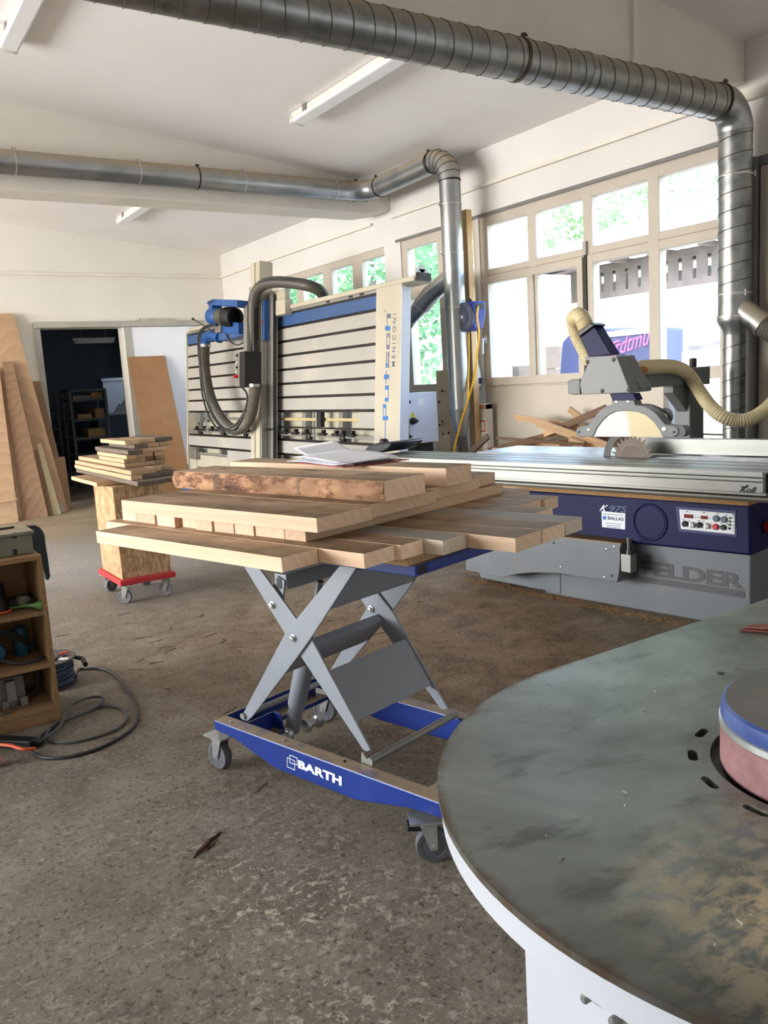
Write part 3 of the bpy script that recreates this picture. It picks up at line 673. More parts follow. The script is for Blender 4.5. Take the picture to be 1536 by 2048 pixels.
clamp('clamp', duct2, V(e1)+V((0, -0.02, 0)), (0, 1, 0), R2+0.002, MAT['seam'], (-0.5, 0, 1)); clamp('clamp', duct2, (PX, PY+0.22, zz), (0, 1, 0), R2+0.002, MAT['seam'], (-0.5, 0, 1))
for pz in (408, 508, 617):
    clamp('clamp', duct2, (PX, PY, at(905, pz, 0, PX).z), (0, 0, 1), R2, MAT['chrome'], (-1, 0.3, 0), 0.008)
for xx in (-3, -0.5, 1.6, 3.2): mb().tube([(xx, EY+R2-0.005, z2), (xx, 7.168, z2)], 0.006, 8).build('wall_bracket', MAT['darksteel'], duct2)

# ------------------------------------------------------------------ strip lights
def ceil_at(x, y):
    d = ray(x, y); n = V((0.1056, 0, 1)); t = (V((XW, 0, 3.25))-EYE).dot(n)/d.dot(n); return EYE+d*t
def strip_light(label, px, py, length=1.55, grp='ceiling strip lights'):
    e = ceil_at(px, py); L = thing('strip_light', label, 'ceiling light', e, grp)
    ax = V((1, 0, -0.1056)).normalized(); F = Fr(e, (0, -1, 0), ax)    # a = towards camera, b = across, n = down/up
    dn = -1 if F.n.z > 0 else 1
    def bx(m, a0, a1, b0, b1, h0, h1): m.box(F, a0, a1, b0, b1, dn*h0, dn*h1)
    m = mb(); bx(m, 0, length, -0.045, 0.045, 0.004, 0.045); m.build('housing', MAT['trim'], L, bevel=0.006)
    m = mb(); m.prism(F, [(0.03, -0.06), (length-0.03, -0.06), (length-0.03, 0.06), (0.03, 0.06)], dn*0.05, dn*0.085); m.build('diffuser', MAT['white'], L, bevel=0.02, seg=3)
    for a0 in (0.0, length-0.03):
        m = mb(); bx(m, a0, a0+0.03, -0.06, 0.06, 0.03, 0.088); m.build('end_cap', MAT['trim'], L, bevel=0.012)
    for a0 in (0.2, length-0.3):
        m = mb(); bx(m, a0, a0+0.06, -0.052, 0.052, 0.003, 0.05); m.build('bracket', MAT['alu_dull'], L)
    return L
strip_light('white strip light between the two ceiling ducts, its end behind the thick duct', 592, 228, 1.9)
strip_light('white strip light in the top corner, cut off by the picture edge', 14, 78)
strip_light('small strip light on the ceiling beyond the far beam', 242, 434)

# ------------------------------------------------------------------ post with hose reel
py1 = at(919, 414, 0, 4.75).y; py0 = at(931.5, 418, 0, 4.75).y; pxx = at(943, 414, 1, py0).x
ptop = at(931.5, 418, 0, 4.75).z
m = mb(); m.wbox(4.75, pxx, py0, py1, 0, ptop); post = m.build('wooden_post', MAT['spruce'], smooth=0, bevel=0.006, origin=(4.8, py0, 0))
# the grain runs upwards: lay the post's own X along Z
def stand(o):
    """turn an upright box so its own X axis (the grain) runs up"""
    o.data.transform(Matrix.Rotation(PI/2, 4, 'Y')); o.rotation_euler = (0, -PI/2, 0); return o
stand(post); tag(post, 'square raw timber post standing against the window wall beside the duct', 'post')
mb().cyl((4.745, (py0+py1)/2, ptop-0.09), (4.751, (py0+py1)/2, ptop-0.09), 0.012, 12)
rc = at(931, 634, 0, 4.62)
reel = thing('hose_reel', 'blue wall-mounted hose reel hung on the timber post, yellow hose hanging down', 'hose reel', (4.66, rc.y, rc.z-0.14))
FR = Fr((4.60, rc.y, rc.z), (0, -1, 0), (0, 0, 1))     # normal = -X
m = mb(); m.lathe(FR.p(0, 0, -0.02), (-1, 0, 0), [(0.118, 0.0), (0.122, 0.012), (0.112, 0.03), (0.09, 0.034), (0.088, 0.028), (0.06, 0.028), (0.058, 0.036), (0.0, 0.036)], 36); m.build('cover', MAT['reelgrey'], reel)
prof = circle((0, 0), 0.122, 20, PI*0.5, PI*1.5)+[(0.03, -0.122), (0.09, -0.10), (0.125, 0.02), (0.13, 0.118), (0.05, 0.124)]
m = mb(); m.prism(FR, prof, -0.14, -0.02); m.build('body', MAT['reelblue'], reel, bevel=0.012)
mb().box(FR, 0.055, 0.128, 0.06, 0.10, -0.1402, -0.03)
m = mb(); m.wbox(4.63, 4.72, rc.y-0.1325, rc.y-0.124, rc.z+0.058, rc.z+0.098); m.build('slot', MAT['black'], reel)
m = mb(); m.box(FR, -0.03, 0.012, -0.012, 0.012, 0.015, 0.018); m.build('sticker', MAT['sticker'], reel, smooth=0)
m = mb(); m.tube(spline([(4.70, rc.y+0.03, rc.z+0.11), (4.68, rc.y+0.01, rc.z+0.15), (4.66, rc.y-0.05, rc.z+0.11)]), 0.009, 8)
m.build('carry_handle', MAT['black'], reel)
m = mb(); m.wbox(4.70, 4.752, rc.y-0.05, py0+0.03, rc.z-0.06, rc.z+0.06); m.build('bracket', MAT['darksteel'], reel)
hp = [(4.655, rc.y-0.128, rc.z+0.075)] + [at(x, y, 0, X) for x, y, X in ((954, 634, 4.60), (958, 665, 4.58), (955, 705, 4.58), (947, 760, 4.57), (936, 800, 4.56), (922, 845, 4.53), (909, 898, 4.48))]
end = V(hp[-1]); hp += [end+V((-0.05, 0, -0.25)), V((end.x-0.05, end.y, 0.02))]
m = mb(); m.tube(spline(hp, 8), 0.0085, 10); m.tube(spline([at(937, 664, 0, 4.66), at(937, 720, 0, 4.66), at(936, 770, 0, 4.62), at(936, 800, 0, 4.565)], 6), 0.0085, 10); m.build('yellow_hose', MAT['yellow'], reel)

# bits about the post
m = mb(); c = at(930, 683, 0, 4.7435); m.quadbox([c+V((0, .03, -.03)), c+V((0, -.035, -.02)), c+V((0, -.03, .035)), c+V((0, .02, .03))], (0.006, 0, 0))
tag(m.build('paper_note', MAT['paper'], smooth=0), 'small white paper note pinned to the timber post below the reel', 'note')
bgc = at(950, 738, 0, 4.88); m = mb(); m.lathe((bgc.x, bgc.y-0.02, bgc.z-0.17), (0, 0, 1), [(0.02, 0), (0.038, 0.02), (0.042, 0.1), (0.03, 0.18), (0.01, 0.26), (0.008, 0.3)], 12)
bag = tag(m.build('plastic_bag', MAT['white']), 'crumpled white and blue plastic bag hanging beside the timber post', 'bag')
m = mb(); m.lathe((bgc.x, bgc.y-0.02, bgc.z-0.13), (0, 0, 1), [(0.0415, 0), (0.0435, 0.0), (0.0435, 0.05), (0.040, 0.05)], 12); m.build('printed_band', MAT['navyprint'], bag)
kb = [at(872, 742, 0, 4.80), at(896, 738, 0, 4.80), at(905, 886, 0, 4.735), at(874, 888, 0, 4.735)]
kb[2] = V((4.72, kb[1].y-0.05, 0.0)); kb[3] = V((4.72, kb[0].y+0.0, 0.0)); m = mb(); m.quadbox(kb, (0.02, 0, 0.0)); 
o = m.build('knotty_board', MAT['knotty'], smooth=0, bevel=0.004, origin=(4.75, kb[2].y, 0)); stand(o); tag(o, 'pale knotty board leaning behind the duct next to the grey switch cabinet', 'board')
kn = mb()
for x_, y_ in ((884, 782), (878, 804), (884, 843), (879, 850), (897, 866), (886, 868)):
    t = (y_-742)/(886-742); d = ray(x_, y_); X = 4.80-0.075*t; c = EYE+d*((X-0.004-EYE.x)/d.x); kn.lathe(c, (-1, 0, 0.05), [(0.011, -0.004), (0.011, 0.004), (0, 0.0045)], 10)
o2 = kn.build('knot', MAT['bark'], None, origin=(4.75, kb[2].y, 0)); o2.data.transform(Matrix.Rotation(PI/2, 4, 'Y')); o2.parent = o; o2.location = (0, 0, 0)
bx0 = at(951, 790, 0, 4.82); bx1 = at(970, 790, 0, 4.82)
m = mb(); m.wbox(4.82, 4.90, bx1.y, bx0.y-0.005, 0.0, at(955, 808, 0, 4.82).z); cart = m.build('carton', MAT['whitebox'], bevel=0.004, smooth=0)
tag(cart, 'white and brown carton standing between the timber post and the white panel', 'box')
cz = at(965, 850, 0, 4.82)
m = mb(); m.wbox(4.8175, 4.82, bx1.y+0.012, bx0.y-0.02, cz.z-0.06, cz.z+0.04); m.build('red_label', MAT['red'], cart, smooth=0)
m = mb(); m.wbox(4.816, 4.8175, bx1.y+0.02, bx0.y-0.028, cz.z-0.05, cz.z+0.03); m.build('label_centre', MAT['whitebox'], cart, smooth=0)
m = mb(); m.wbox(4.818, 4.9, bx1.y, bx0.y-0.005, cz.z+0.14, cz.z+0.18); m.build('brown_flap', MAT['cardboard'], cart, smooth=0)
# ------------------------------------------------------------------ upright panel saw, leaning back five degrees
FP = Fr((4.0, 0, 2.1), (0, -1, 0), (0.09, 0, 1))       # a = -Y, b = up the lean, d = out into the room
def pq(*pts, d=0.0): return [FP.px(x, y, d) for x, y in pts]
ps = thing('panel_saw', 'tall cream and blue upright panel saw leaning back before the far windows', 'panel saw', (4.1, 8.2, 0))
aL = FP.px(376, 760, 0)[0]; aR = FP.px(757, 700, 0)[0]
rows_r = [619, 653, 687, 721, 755, 788, 821]
lines = [FP.px(757, y, 0)[1] for y in rows_r]
bT0 = FP.px(757, 590, 0)[1]                              # top of the blue band
b860, b890, b912, b930 = FP.px(757, 859.5, 0)[1], FP.px(757, 890, 0)[1], FP.px(600, 911, 0)[1], FP.px(440, 927, 0)[1]
# column position splits the slats
acl, acr = FP.px(501, 620, 0.2)[0], FP.px(519, 620, 0.2)[0]
for k in range(6):
    mb().box(FP, aL, aR, lines[k+1]+0.012, lines[k]-0.012, -0.02, 0.0).build('slat', MAT['slat'], ps, bevel=0.003, smooth=0)
mb().box(FP, aL, aR, b912+0.012, b890-0.012, -0.02, 0.0).build('slat', MAT['slat'], ps, bevel=0.003, smooth=0)
for k in range(7):
    mb().box(FP, aL, aR, lines[k]-0.011, lines[k]+0.011, -0.03, -0.012).build('slat_gap', MAT['darksteel'], ps, smooth=0)
for b in (b890, b912):
    mb().box(FP, aL, aR, b-0.011, b+0.011, -0.03, -0.012).build('slat_gap', MAT['darksteel'], ps, smooth=0)
mb().box(FP, FP.px(522, 860, 0)[0], aR, b860-0.008, b860+0.008, -0.01, 0.006).build('thin_rail', MAT['darksteel'], ps, smooth=0)
mb().box(FP, aL, aR, lines[0]+0.012, bT0, -0.02, 0.001).build('blue_band', MAT['psblue'], ps, smooth=0)
# top beam, guide rail, end panel
bt = FP.px(760, 566, 0.03)[1]; aE = FP.px(828, 549, 0.03)[0]; aLe = FP.px(376, 657, 0.03)[0]
tb0 = FP.px(757, 577, 0.03)[1]
mb().box(FP, aLe, aE, tb0, bt, -0.16, 0.03).build('top_beam', MAT['cream'], ps, bevel=0.008)
gr = mb().box(FP, aL, aR, bT0+0.02, tb0, -0.03, 0.012).build('guide_rail', MAT['alu'], ps, smooth=0)
mb().box(FP, aL, aR, bT0, bT0+0.022, -0.03, 0.004).build('rail_shadow_gap', MAT['black'], gr, smooth=0)
for x in (655, 700, 722):
    a = FP.px(x, 596-(x-655)*0.24, 0.02)[0]; mb().box(FP, a-0.03, a+0.03, bT0+0.025, tb0-0.004, 0.012, 0.016).build('rail_clip', MAT['darksteel'], gr, smooth=0)
ec = mb(); ec.box(FP, aE, aE+0.012, tb0+0.02, bt+0.05, -0.10, 0.02); ec.lathe(FP.p(aE+0.006, bt+0.055, -0.04), (0, -1, 0), [(0.03, -0.006), (0.03, 0.006)], 16)
ec = ec.build('end_plate', MAT['alu'], ps, smooth=40); mb().box(FP, aE+0.012, aE+0.05, tb0+0.0, tb0+0.06, -0.10, 0.02).build('end_stop', MAT['darksteel'], ps, smooth=0)
aP = FP.px(803, 600, 0.03)[0]
bBot = -2.1+0.42
dep = 0.03-(at(821, 571, 1, -aP).x-at(803, 571, 1, -aP).x)
pan = mb().box(FP, aR, aP, bBot, tb0, -0.02, 0.03).build('end_panel', MAT['cream'], ps, smooth=0)
mb().box(FP, aP, aP+0.008, bBot, tb0-0.02, dep, 0.031).build('side_cover', MAT['paleblue'], ps, bevel=0.003, smooth=0)
# stylised maker's lettering down the end panel
def cp(x, y): return FP.px(740+x/5.689, 560+y/5.689, 0.031)
def rects(mat, L):
    for x0, x1, y0, y1 in L:
        q = [cp(x0, y1), cp(x1, y1), cp(x1, y0), cp(x0, y0)]; m = mb(); m.prism(FP, q, 0.030, 0.0316); m.build('letter_stroke', mat, pan, smooth=0)
rects(MAT['blueprint'], [(172, 230, 523, 577), (158, 216, 1075, 1128), (172, 212, 1198, 1250), (170, 208, 1338, 1385), (148, 184, 1412, 1460), (145, 204, 1547, 1597), (178, 200, 950, 1000), (182, 187, 1030, 1075), (178, 184, 1128, 1178), (204, 210, 1250, 1340), (147, 153, 1460, 1547), (176, 183, 1460, 1547), (171, 178, 1597, 1720), (168, 175, 1720, 1835), (262, 276, 1858, 1935), (222, 276, 1858, 1872), (222, 234, 1905, 1935)])
rects(MAT['greyprint'], [(192, 235, 383, 435), (191, 197, 435, 523), (188, 202, 603, 652), (212, 227, 603, 652), (187, 192, 652, 738), (219, 224, 652, 738), (186, 222, 738, 788), (184, 192, 815, 950), (204, 219, 815, 870), (205, 209, 870, 1000), (214, 218, 870, 1000)])
m = mb(); letters(m, FP, 'MENICONI', [cp(285, 985), cp(298, 385), cp(262, 385), cp(245, 985)], 0.0316, 0.01, spacing=1.5); m.build('lettering', MAT['greyprint'], pan, smooth=0)
m = mb()
for x, y in ((170, 352), (116, 1802)):
    q = cp(x, y); m.torus(FP.p(q[0], q[1], 0.031), FP.n, 0.012, 0.0015, 20, 4)
m.build('registered_mark', MAT['greyprint'], pan, smooth=0)
# frame: left stile, rear uprights, rear panel with slits, feet
mb().box(FP, aL-0.03, aL, bBot, tb0, -0.14, 0.012).build('left_stile', MAT['cream'], ps, bevel=0.003, smooth=0)
wlo, whi = b912-0.35, lines[6]
def acol(x): return FP.px(x, 845, -0.1)[0]
cuts = [(560, 565), (622, 627), (698, 703)]
edges = [acol(378)] + [acol(x) for c in ((408, 412), (453, 457), (560, 565), (624, 628), (696, 701)) for x in c] + [acol(757)]
for i in range(0, len(edges)-1, 2):
    mb().box(FP, edges[i], edges[i+1], wlo, whi, -0.13, -0.115).build('rear_panel', MAT['cream'], ps, smooth=0)
for x in (403, 450, 554, 618, 692):
    a = acol(x); mb().box(FP, a-0.035, a+0.04, bBot-0.4, tb0, -0.115, -0.04).build('upright', MAT['alu_dull'], ps, smooth=0)
for k, y in enumerate((842, 855)):
    x0, x1 = ((541, 718), (395, 500))[k]; a0, a1 = FP.px(x0, 845, -0.03)[0], FP.px(x1, 845, -0.03)[0]; b = (lines[6]+b860)/2
    mb().box(FP, a0, a1, b-0.014, b+0.014, -0.04, -0.03).build('ruler', MAT['rulertint'] if k == 0 else MAT['alu_dull'], ps, smooth=0)
mb().box(FP, FP.px(718, 840, 0)[0], aR, b860+0.012, lines[6]-0.014, -0.02, 0.0).build('short_slat', MAT['slat'], ps, smooth=0)
mb().box(FP, FP.px(638, 840, 0)[0], FP.px(646, 840, 0)[0], b860+0.01, lines[6]-0.012, -0.02, 0.03).build('stop_block', MAT['black'], ps, bevel=0.004, smooth=0)
# support bar with clamps
bs = (b860+b890)/2
bar = mb().box(FP, aL+0.05, aR, bs-0.022, bs+0.004, -0.03, 0.02).build('support_bar', MAT['alu_dull'], ps, smooth=0)
for x in (393, 407, 423, 436, 450, 466, 480, 494, 549, 569, 590, 611, 645, 671, 684, 703):
    a = FP.px(x, 876, 0.03)[0]; m = mb(); m.box(FP, a-0.05, a+0.05, bs-0.006, bs+0.02, 0.0, 0.05); m.box(FP, a-0.015, a+0.02, bs+0.02, bs+0.05, 0.0, 0.04)
    m.build('clamp', MAT['black'], bar, bevel=0.004, smooth=0)
for x in (400, 446, 490, 553, 617, 684):
    a = FP.px(x, 880, 0.03)[0]; m = mb(); m.lathe(FP.p(a, bs-0.02, 0.0), FP.n, [(0.035, 0), (0.035, 0.035), (0.02, 0.045)], 16); m.build('support_roller', MAT['black'], bar)
m = mb(); m.tube([FP.p(*FP.px(395, 846, 0.02), 0.02), FP.p(*FP.px(400, 856, 0.02), 0.02), FP.p(*FP.px(412, 858, 0.02), 0.02)], 0.012, 8); m.box(FP, FP.px(394, 842, 0)[0], FP.px(405, 842, 0)[0], (lines[6]+b860)/2-0.05, (lines[6]+b860)/2+0.06, -0.02, 0.03)
m.build('length_stop', MAT['alu_dull'], ps, smooth=0)
mb().box(FP, FP.px(385, 914, 0)[0], FP.px(398, 914, 0)[0], b930+0.02, b912-0.03, -0.02, 0.05).build('foot_stop', MAT['alu_dull'], ps, bevel=0.01, smooth=0)
mb().box(FP, FP.px(398, 914, 0)[0], FP.px(455, 914, 0)[0], (b930+b912)/2-0.01, (b930+b912)/2+0.01, -0.03, 0.0).build('lower_rail', MAT['alu_dull'], ps, smooth=0)
mb().box(FP, FP.px(455, 914, 0)[0], acl, b930, b912-0.012, -0.02, 0.0).build('short_slat', MAT['slat'], ps, smooth=0)
m = mb(); m.wbox(3.72, 4.35, -aP+0.02, -aL, 0.0, 0.28); m.build('base_frame', MAT['psblue'], ps, bevel=0.01, smooth=0)
mb().box(FP, aL, aR, bBot-0.02, bBot+0.16, -0.12, -0.02).build('bottom_beam', MAT['cream'], ps, smooth=0)
for y in (-aP+0.15, -aL-0.2): mb().wbox(3.86, 4.2, y-0.06, y+0.06, 0.26, 0.6).build('foot', MAT['cream'], ps, smooth=0)

# --- travelling column
bTop = FP.px(510, 524, 0.2)[1]; bLow = FP.px(510, 935, 0.2)[1]
col = mb(); col.box(FP, acl, acl+(acr-acl)*0.42, bLow, bTop, 0.07, 0.2); col.box(FP, acl+(acr-acl)*0.58, acr, bLow, bTop, 0.07, 0.2); col.box(FP, acl+0.01, acr-0.004, bLow, bTop-0.005, 0.05, 0.185)
col = col.build('column', MAT['cream'], ps, bevel=0.004, smooth=0)
mb().cyl(FP.p(acl-0.035, bTop-0.14, 0.13), FP.p(acl, bTop-0.14, 0.13), 0.014, 10).build('column_knob', MAT['darksteel'], col)
ar2 = FP.px(547, 760, 0.1)[0]
mb().box(FP, acr, ar2, bLow, FP.px(535, 588, 0.1)[1], 0.05, 0.11).build('rail_plate', MAT['alu_dull'], ps, bevel=0.003, smooth=0)
mb().box(FP, acr, acr+0.035, bLow, FP.px(523, 600, 0.19)[1], 0.11, 0.192).build('column_rail', MAT['alu_dull'], ps, bevel=0.003, smooth=0)
mb().box(FP, ar2, ar2+0.028, bLow, FP.px(545, 590, 0.1)[1], 0.085, 0.105).build('cable_chain', MAT['black'], ps, smooth=0)
mb().box(FP, acr+0.05, acr+0.085, bLow, FP.px(535, 590, 0.1)[1], 0.11, 0.125).build('bright_edge', MAT['steel'], ps, smooth=0)
for y, mt in ((743, 'red'), (751, 'black'), (797, 'black')):
    q = FP.px(534, y, 0.12); mb().box(FP, q[0]-0.02, q[0]+0.02, q[1]-0.022, q[1]+0.022, 0.11, 0.15).build('limit_switch', MAT[mt], ps, smooth=0)
q = FP.px(519, 858, 0.12); mb().cyl(FP.p(q[0], q[1], 0.14), FP.p(q[0]+0.3, q[1], 0.14), 0.01, 8).build('rod_handle', MAT['black'], ps)
# roller carriage on the top beam
a0, a1 = FP.px(548, 580, 0.06)[0], FP.px(575, 580, 0.06)[0]
m = mb(); m.box(FP, a0, a1, bT0-0.01, tb0+0.10, 0.0, 0.09); m.box(FP, a0-0.03, a0+0.04, tb0+0.02, tb0+0.2, 0.0, 0.10); m.box(FP, a0+0.03, a1-0.02, tb0+0.1, tb0+0.2, 0.02, 0.08)
m.build('roller_carriage', MAT['cream'], ps, bevel=0.01, smooth=0)
# --- saw head
def hp3(x, y, d): return FP.p(*FP.px(x, y, d), d)
hd = mb(); hd.box(FP, FP.px(515, 640, 0.18)[0], FP.px(528, 640, 0.18)[0], FP.px(520, 682, 0.18)[1], FP.px(520, 601, 0.18)[1], 0.06, 0.18); head = hd.build('saw_head', MAT['motorblue'], ps, bevel=0.006, smooth=0)
m = mb(); m.tube([hp3(522, 660, 0.185), hp3(519, 650, 0.185), hp3(526, 643, 0.185)], 0.008, 8); m.build('red_lever', MAT['red'], head)
m = mb(); m.prism(FP, pq((432, 608), (446, 600), (496, 602), (496, 616), (438, 612), d=0.3), 0.12, 0.42); m.prism(FP, pq((426, 603), (439, 599), (441, 606), (434, 612), (433, 622), (428, 620), d=0.36), 0.30, 0.42)
m.build('head_bracket', MAT['motorblue'], head, bevel=0.006, smooth=0)
mA, mB = hp3(422, 632, 0.37), hp3(472, 635, 0.30); mx = (mB-mA).normalized(); ml = (mB-mA).length
m = mb(); m.lathe(mA, mx, [(0.0, 0), (0.06, 0.004), (0.088, 0.02), (0.096, 0.05), (0.096, ml*0.36), (0.09, ml*0.38)], 28); m.build('motor', MAT['motorblue'], head)
m = mb()
for k in range(7): m.lathe(mA+mx*(ml*(0.37+0.036*k)), mx, [(0.07, 0), (0.09, 0), (0.09, 0.008), (0.07, 0.008)], 24)
m.cyl(mA+mx*ml*0.36, mA+mx*ml*0.66, 0.072, 24); m.build('motor_fins', MAT['alu_dull'], head)
m = mb(); m.lathe(mA+mx*ml*0.62, mx, [(0.09, 0), (0.104, 0.015), (0.106, ml*0.3), (0.1, ml*0.36), (0.086, ml*0.36), (0.08, ml*0.2), (0.0, ml*0.2)], 28); m.build('fan_cowl', MAT['black'], head)
m = mb(); m.prism(FP, pq((440, 641), (476, 645), (476, 668), (440, 666), d=0.33), 0.16, 0.33); m.build('gearbox', MAT['motorblue'], head, bevel=0.008, smooth=0)
m = mb(); m.prism(FP, pq((430, 652), (440, 644), (440, 664), (428, 668), d=0.36), 0.28, 0.36); m.build('blade_housing', MAT['alu_dull'], head, bevel=0.006, smooth=0)
m = mb(); m.prism(FP, pq((425, 664), (488, 668), (470, 676), (435, 682), (424, 680), d=0.34), 0.2, 0.34); m.build('blade_guard', MAT['psblue'], head, bevel=0.01)
el = spline([hp3(440, 676, 0.32), hp3(424, 670, 0.33), hp3(413, 676, 0.34), hp3(410, 690, 0.34)], 6); m = mb(); m.tube(el, 0.056, 20); m.build('dust_elbow', MAT['motorblue'], head)
m = mb(); m.lathe(hp3(410, 692, 0.34), -FP.ay, [(0.055, -0.018), (0.064, -0.018), (0.064, 0.014), (0.055, 0.014)], 24); m.build('hose_clamp', MAT['steel'], head)
P, Rr = ribbed([hp3(410, 688, 0.34), hp3(409, 715, 0.34), hp3(412, 755, 0.34), hp3(421, 795, 0.34), hp3(437, 830, 0.34), hp3(455, 852, 0.34), hp3(474, 859, 0.33), hp3(492, 848, 0.32), hp3(503, 825, 0.30), hp3(508, 795, 0.29), hp3(509, 772, 0.28)], 0.054, 0.022, 0.10)
mb().tube(P, Rr, 18).build('dust_hose', MAT['hose_dark'], head)
m = mb(); m.lathe(hp3(509, 771, 0.28), FP.ay, [(0.052, -0.016), (0.062, -0.016), (0.062, 0.014), (0.052, 0.014)], 24); m.build('hose_clamp', MAT['steel'], head)
def cable(name, pts, r, mat, par): return mb().tube(spline(pts, 7), r, 8).build(name, mat, par)
cable('power_cable', [hp3(436, 646, 0.38), hp3(410, 653, 0.4), hp3(398, 668, 0.4), hp3(396, 690, 0.4), hp3(400, 740, 0.4), hp3(404, 785, 0.4), hp3(415, 825, 0.4), hp3(432, 854, 0.4), hp3(447, 860, 0.39), hp3(470, 850, 0.38), hp3(490, 820, 0.36), hp3(494, 790, 0.34), hp3(484, 774, 0.33)], 0.011, MAT['cable'], head)
cable('power_cable', [hp3(433, 650, 0.39), hp3(412, 656, 0.42), hp3(401, 670, 0.42), hp3(399, 700, 0.42), hp3(403, 750, 0.42), hp3(411, 795, 0.42), hp3(425, 832, 0.42), hp3(445, 857, 0.42), hp3(470, 858, 0.4), hp3(486, 832, 0.37), hp3(492, 808, 0.35)], 0.009, MAT['cable'], head)
cable('motor_lead', [hp3(452, 668, 0.35), hp3(460, 682, 0.36), hp3(474, 690, 0.36), hp3(486, 686, 0.33)], 0.008, MAT['cable'], head)
m = mb(); m.cyl(hp3(387, 638, 0.42), hp3(427, 664, 0.38), 0.006, 8); lv = m.build('feed_lever', MAT['black'], head); mb().ball(hp3(386, 638, 0.42), 0.016, 14, 9).build('lever_ball', MAT['black'], lv)
m = mb(); m.box(FP, FP.px(487, 650, 0.33)[0], FP.px(494, 650, 0.33)[0], FP.px(490, 706, 0.33)[1], FP.px(490, 611, 0.33)[1], 0.12, 0.33); m.build('channel_cover', MAT['alu_dull'], ps, smooth=0)
m = mb(); m.box(FP, FP.px(494, 650, 0.3)[0], FP.px(503, 650, 0.3)[0], FP.px(500, 772, 0.3)[1], FP.px(500, 612, 0.3)[1], 0.22, 0.28); m.build('hose_tube', MAT['darksteel'], ps, bevel=0.02, smooth=0)
cb = mb(); cb.box(FP, FP.px(479, 740, 0.38)[0], FP.px(489, 740, 0.38)[0], FP.px(484, 774, 0.38)[1], FP.px(484, 703, 0.38)[1], 0.16, 0.38); cbx = cb.build('control_box', MAT['black'], ps, bevel=0.004, smooth=0)
fa, fb_ = FP.px(471, 740, 0.38)[0], FP.px(479, 740, 0.38)[0]; y0_, y1_ = FP.px(475, 773, 0.38)[1], FP.px(475, 704, 0.38)[1]
mb().box(FP, fa, fb_, y0_, y1_, 0.2, 0.38).build('button_panel', MAT['alu_dull'], cbx, smooth=0)
for y, mt, r_ in ((711, 'black', 0.014), (726, 'white', 0.012), (735, 'black', 0.012), (744, 'white', 0.010), (753, 'red', 0.019)):
    q = FP.px(475, y, 0.38); m = mb(); m.lathe(FP.p(q[0], q[1], 0.38), FP.n, [(r_, 0), (r_, 0.014 if mt != 'red' else 0.03), (r_*0.6, 0.018 if mt != 'red' else 0.045), (0, 0.018 if mt != 'red' else 0.045)], 14); m.build('push_button', MAT[mt], cbx)
P, Rr = ribbed([hp3(505, 690, 0.25), hp3(505, 640, 0.26), hp3(506, 610, 0.26), hp3(512, 585, 0.26), hp3(527, 569, 0.24), hp3(550, 564, 0.2), hp3(585, 566, 0.12), hp3(615, 571, 0.04), hp3(636, 579, -0.05), hp3(648, 592, -0.14)], 0.054, 0.02, 0.04)
uh = mb().tube(P, Rr, 18).build('upper_hose', MAT['hose_dark'], ps)
cable('upper_cable', [hp3(499, 612, 0.3), hp3(506, 582, 0.3), hp3(524, 563, 0.28), hp3(552, 558, 0.24), hp3(590, 560, 0.15), hp3(622, 565, 0.06), hp3(642, 575, -0.03), hp3(653, 590, -0.12)], 0.011, MAT['cable'], ps)
# --- switch cabinet on the end, turned to the room's near end
CY = 5.80
c0, c1 = at(815, 787, 1, CY), at(873, 785, 1, CY); zb_ = at(820, 889, 1, CY).z
FC = Fr((0, CY, 0), (1, 0, 0), (0, 0, 1))
cab = mb().box(FC, c0.x, min(c1.x, 4.49), zb_, c0.z, -0.22, 0).build('switch_cabinet', MAT['paleblue'], ps, bevel=0.004, smooth=0)
mb().box(FC, c0.x+0.03, min(c1.x, 4.49)-0.05, 0.25, zb_, -0.2, -0.02).build('cabinet_leg', MAT['darksteel'], ps, smooth=0)
q = FC.px(828, 842, 0.02); m = mb(); m.lathe(FC.p(q[0], q[1], 0), FC.n, [(0.03, 0), (0.03, 0.012), (0.024, 0.014), (0.024, 0.04), (0.0, 0.042)], 20); m.box(FC, q[0]-0.012, q[0]+0.03, q[1]-0.008, q[1]+0.008, 0.03, 0.05); m.build('main_switch', MAT['black'], cab)
q = FC.px(825, 829, 0); m = mb(); m.prism(FC, [(q[0]-0.03, q[1]-0.024), (q[0]+0.03, q[1]-0.024), (q[0], q[1]+0.03)], 0, 0.002); ws = m.build('warning_sign', MAT['yellowsign'], cab, smooth=0)
m = mb(); m.prism(FC, [(q[0]-0.004, q[1]-0.016), (q[0]+0.004, q[1]-0.002), (q[0]+0.001, q[1]-0.002), (q[0]+0.003, q[1]+0.014), (q[0]-0.004, q[1]+0.0), (q[0]-0.001, q[1]+0.0)], 0.002, 0.003); m.build('bolt_symbol', MAT['black'], ws, smooth=0)
for x, y in ((818.5, 804), (821, 873)):
    q = FC.px(x, y, 0); m = mb(); m.lathe(FC.p(q[0], q[1], 0), FC.n, [(0.014, 0), (0.014, 0.006), (0, 0.006)], 12); m.build('lock', MAT['darksteel'], cab)
q0, q1_ = FC.px(836, 812, 0), FC.px(848, 795, 0); mb().box(FC, q0[0], q1_[0], q0[1], q1_[1], 0, 0.0015).build('rating_plate', MAT['sticker'], cab, smooth=0)
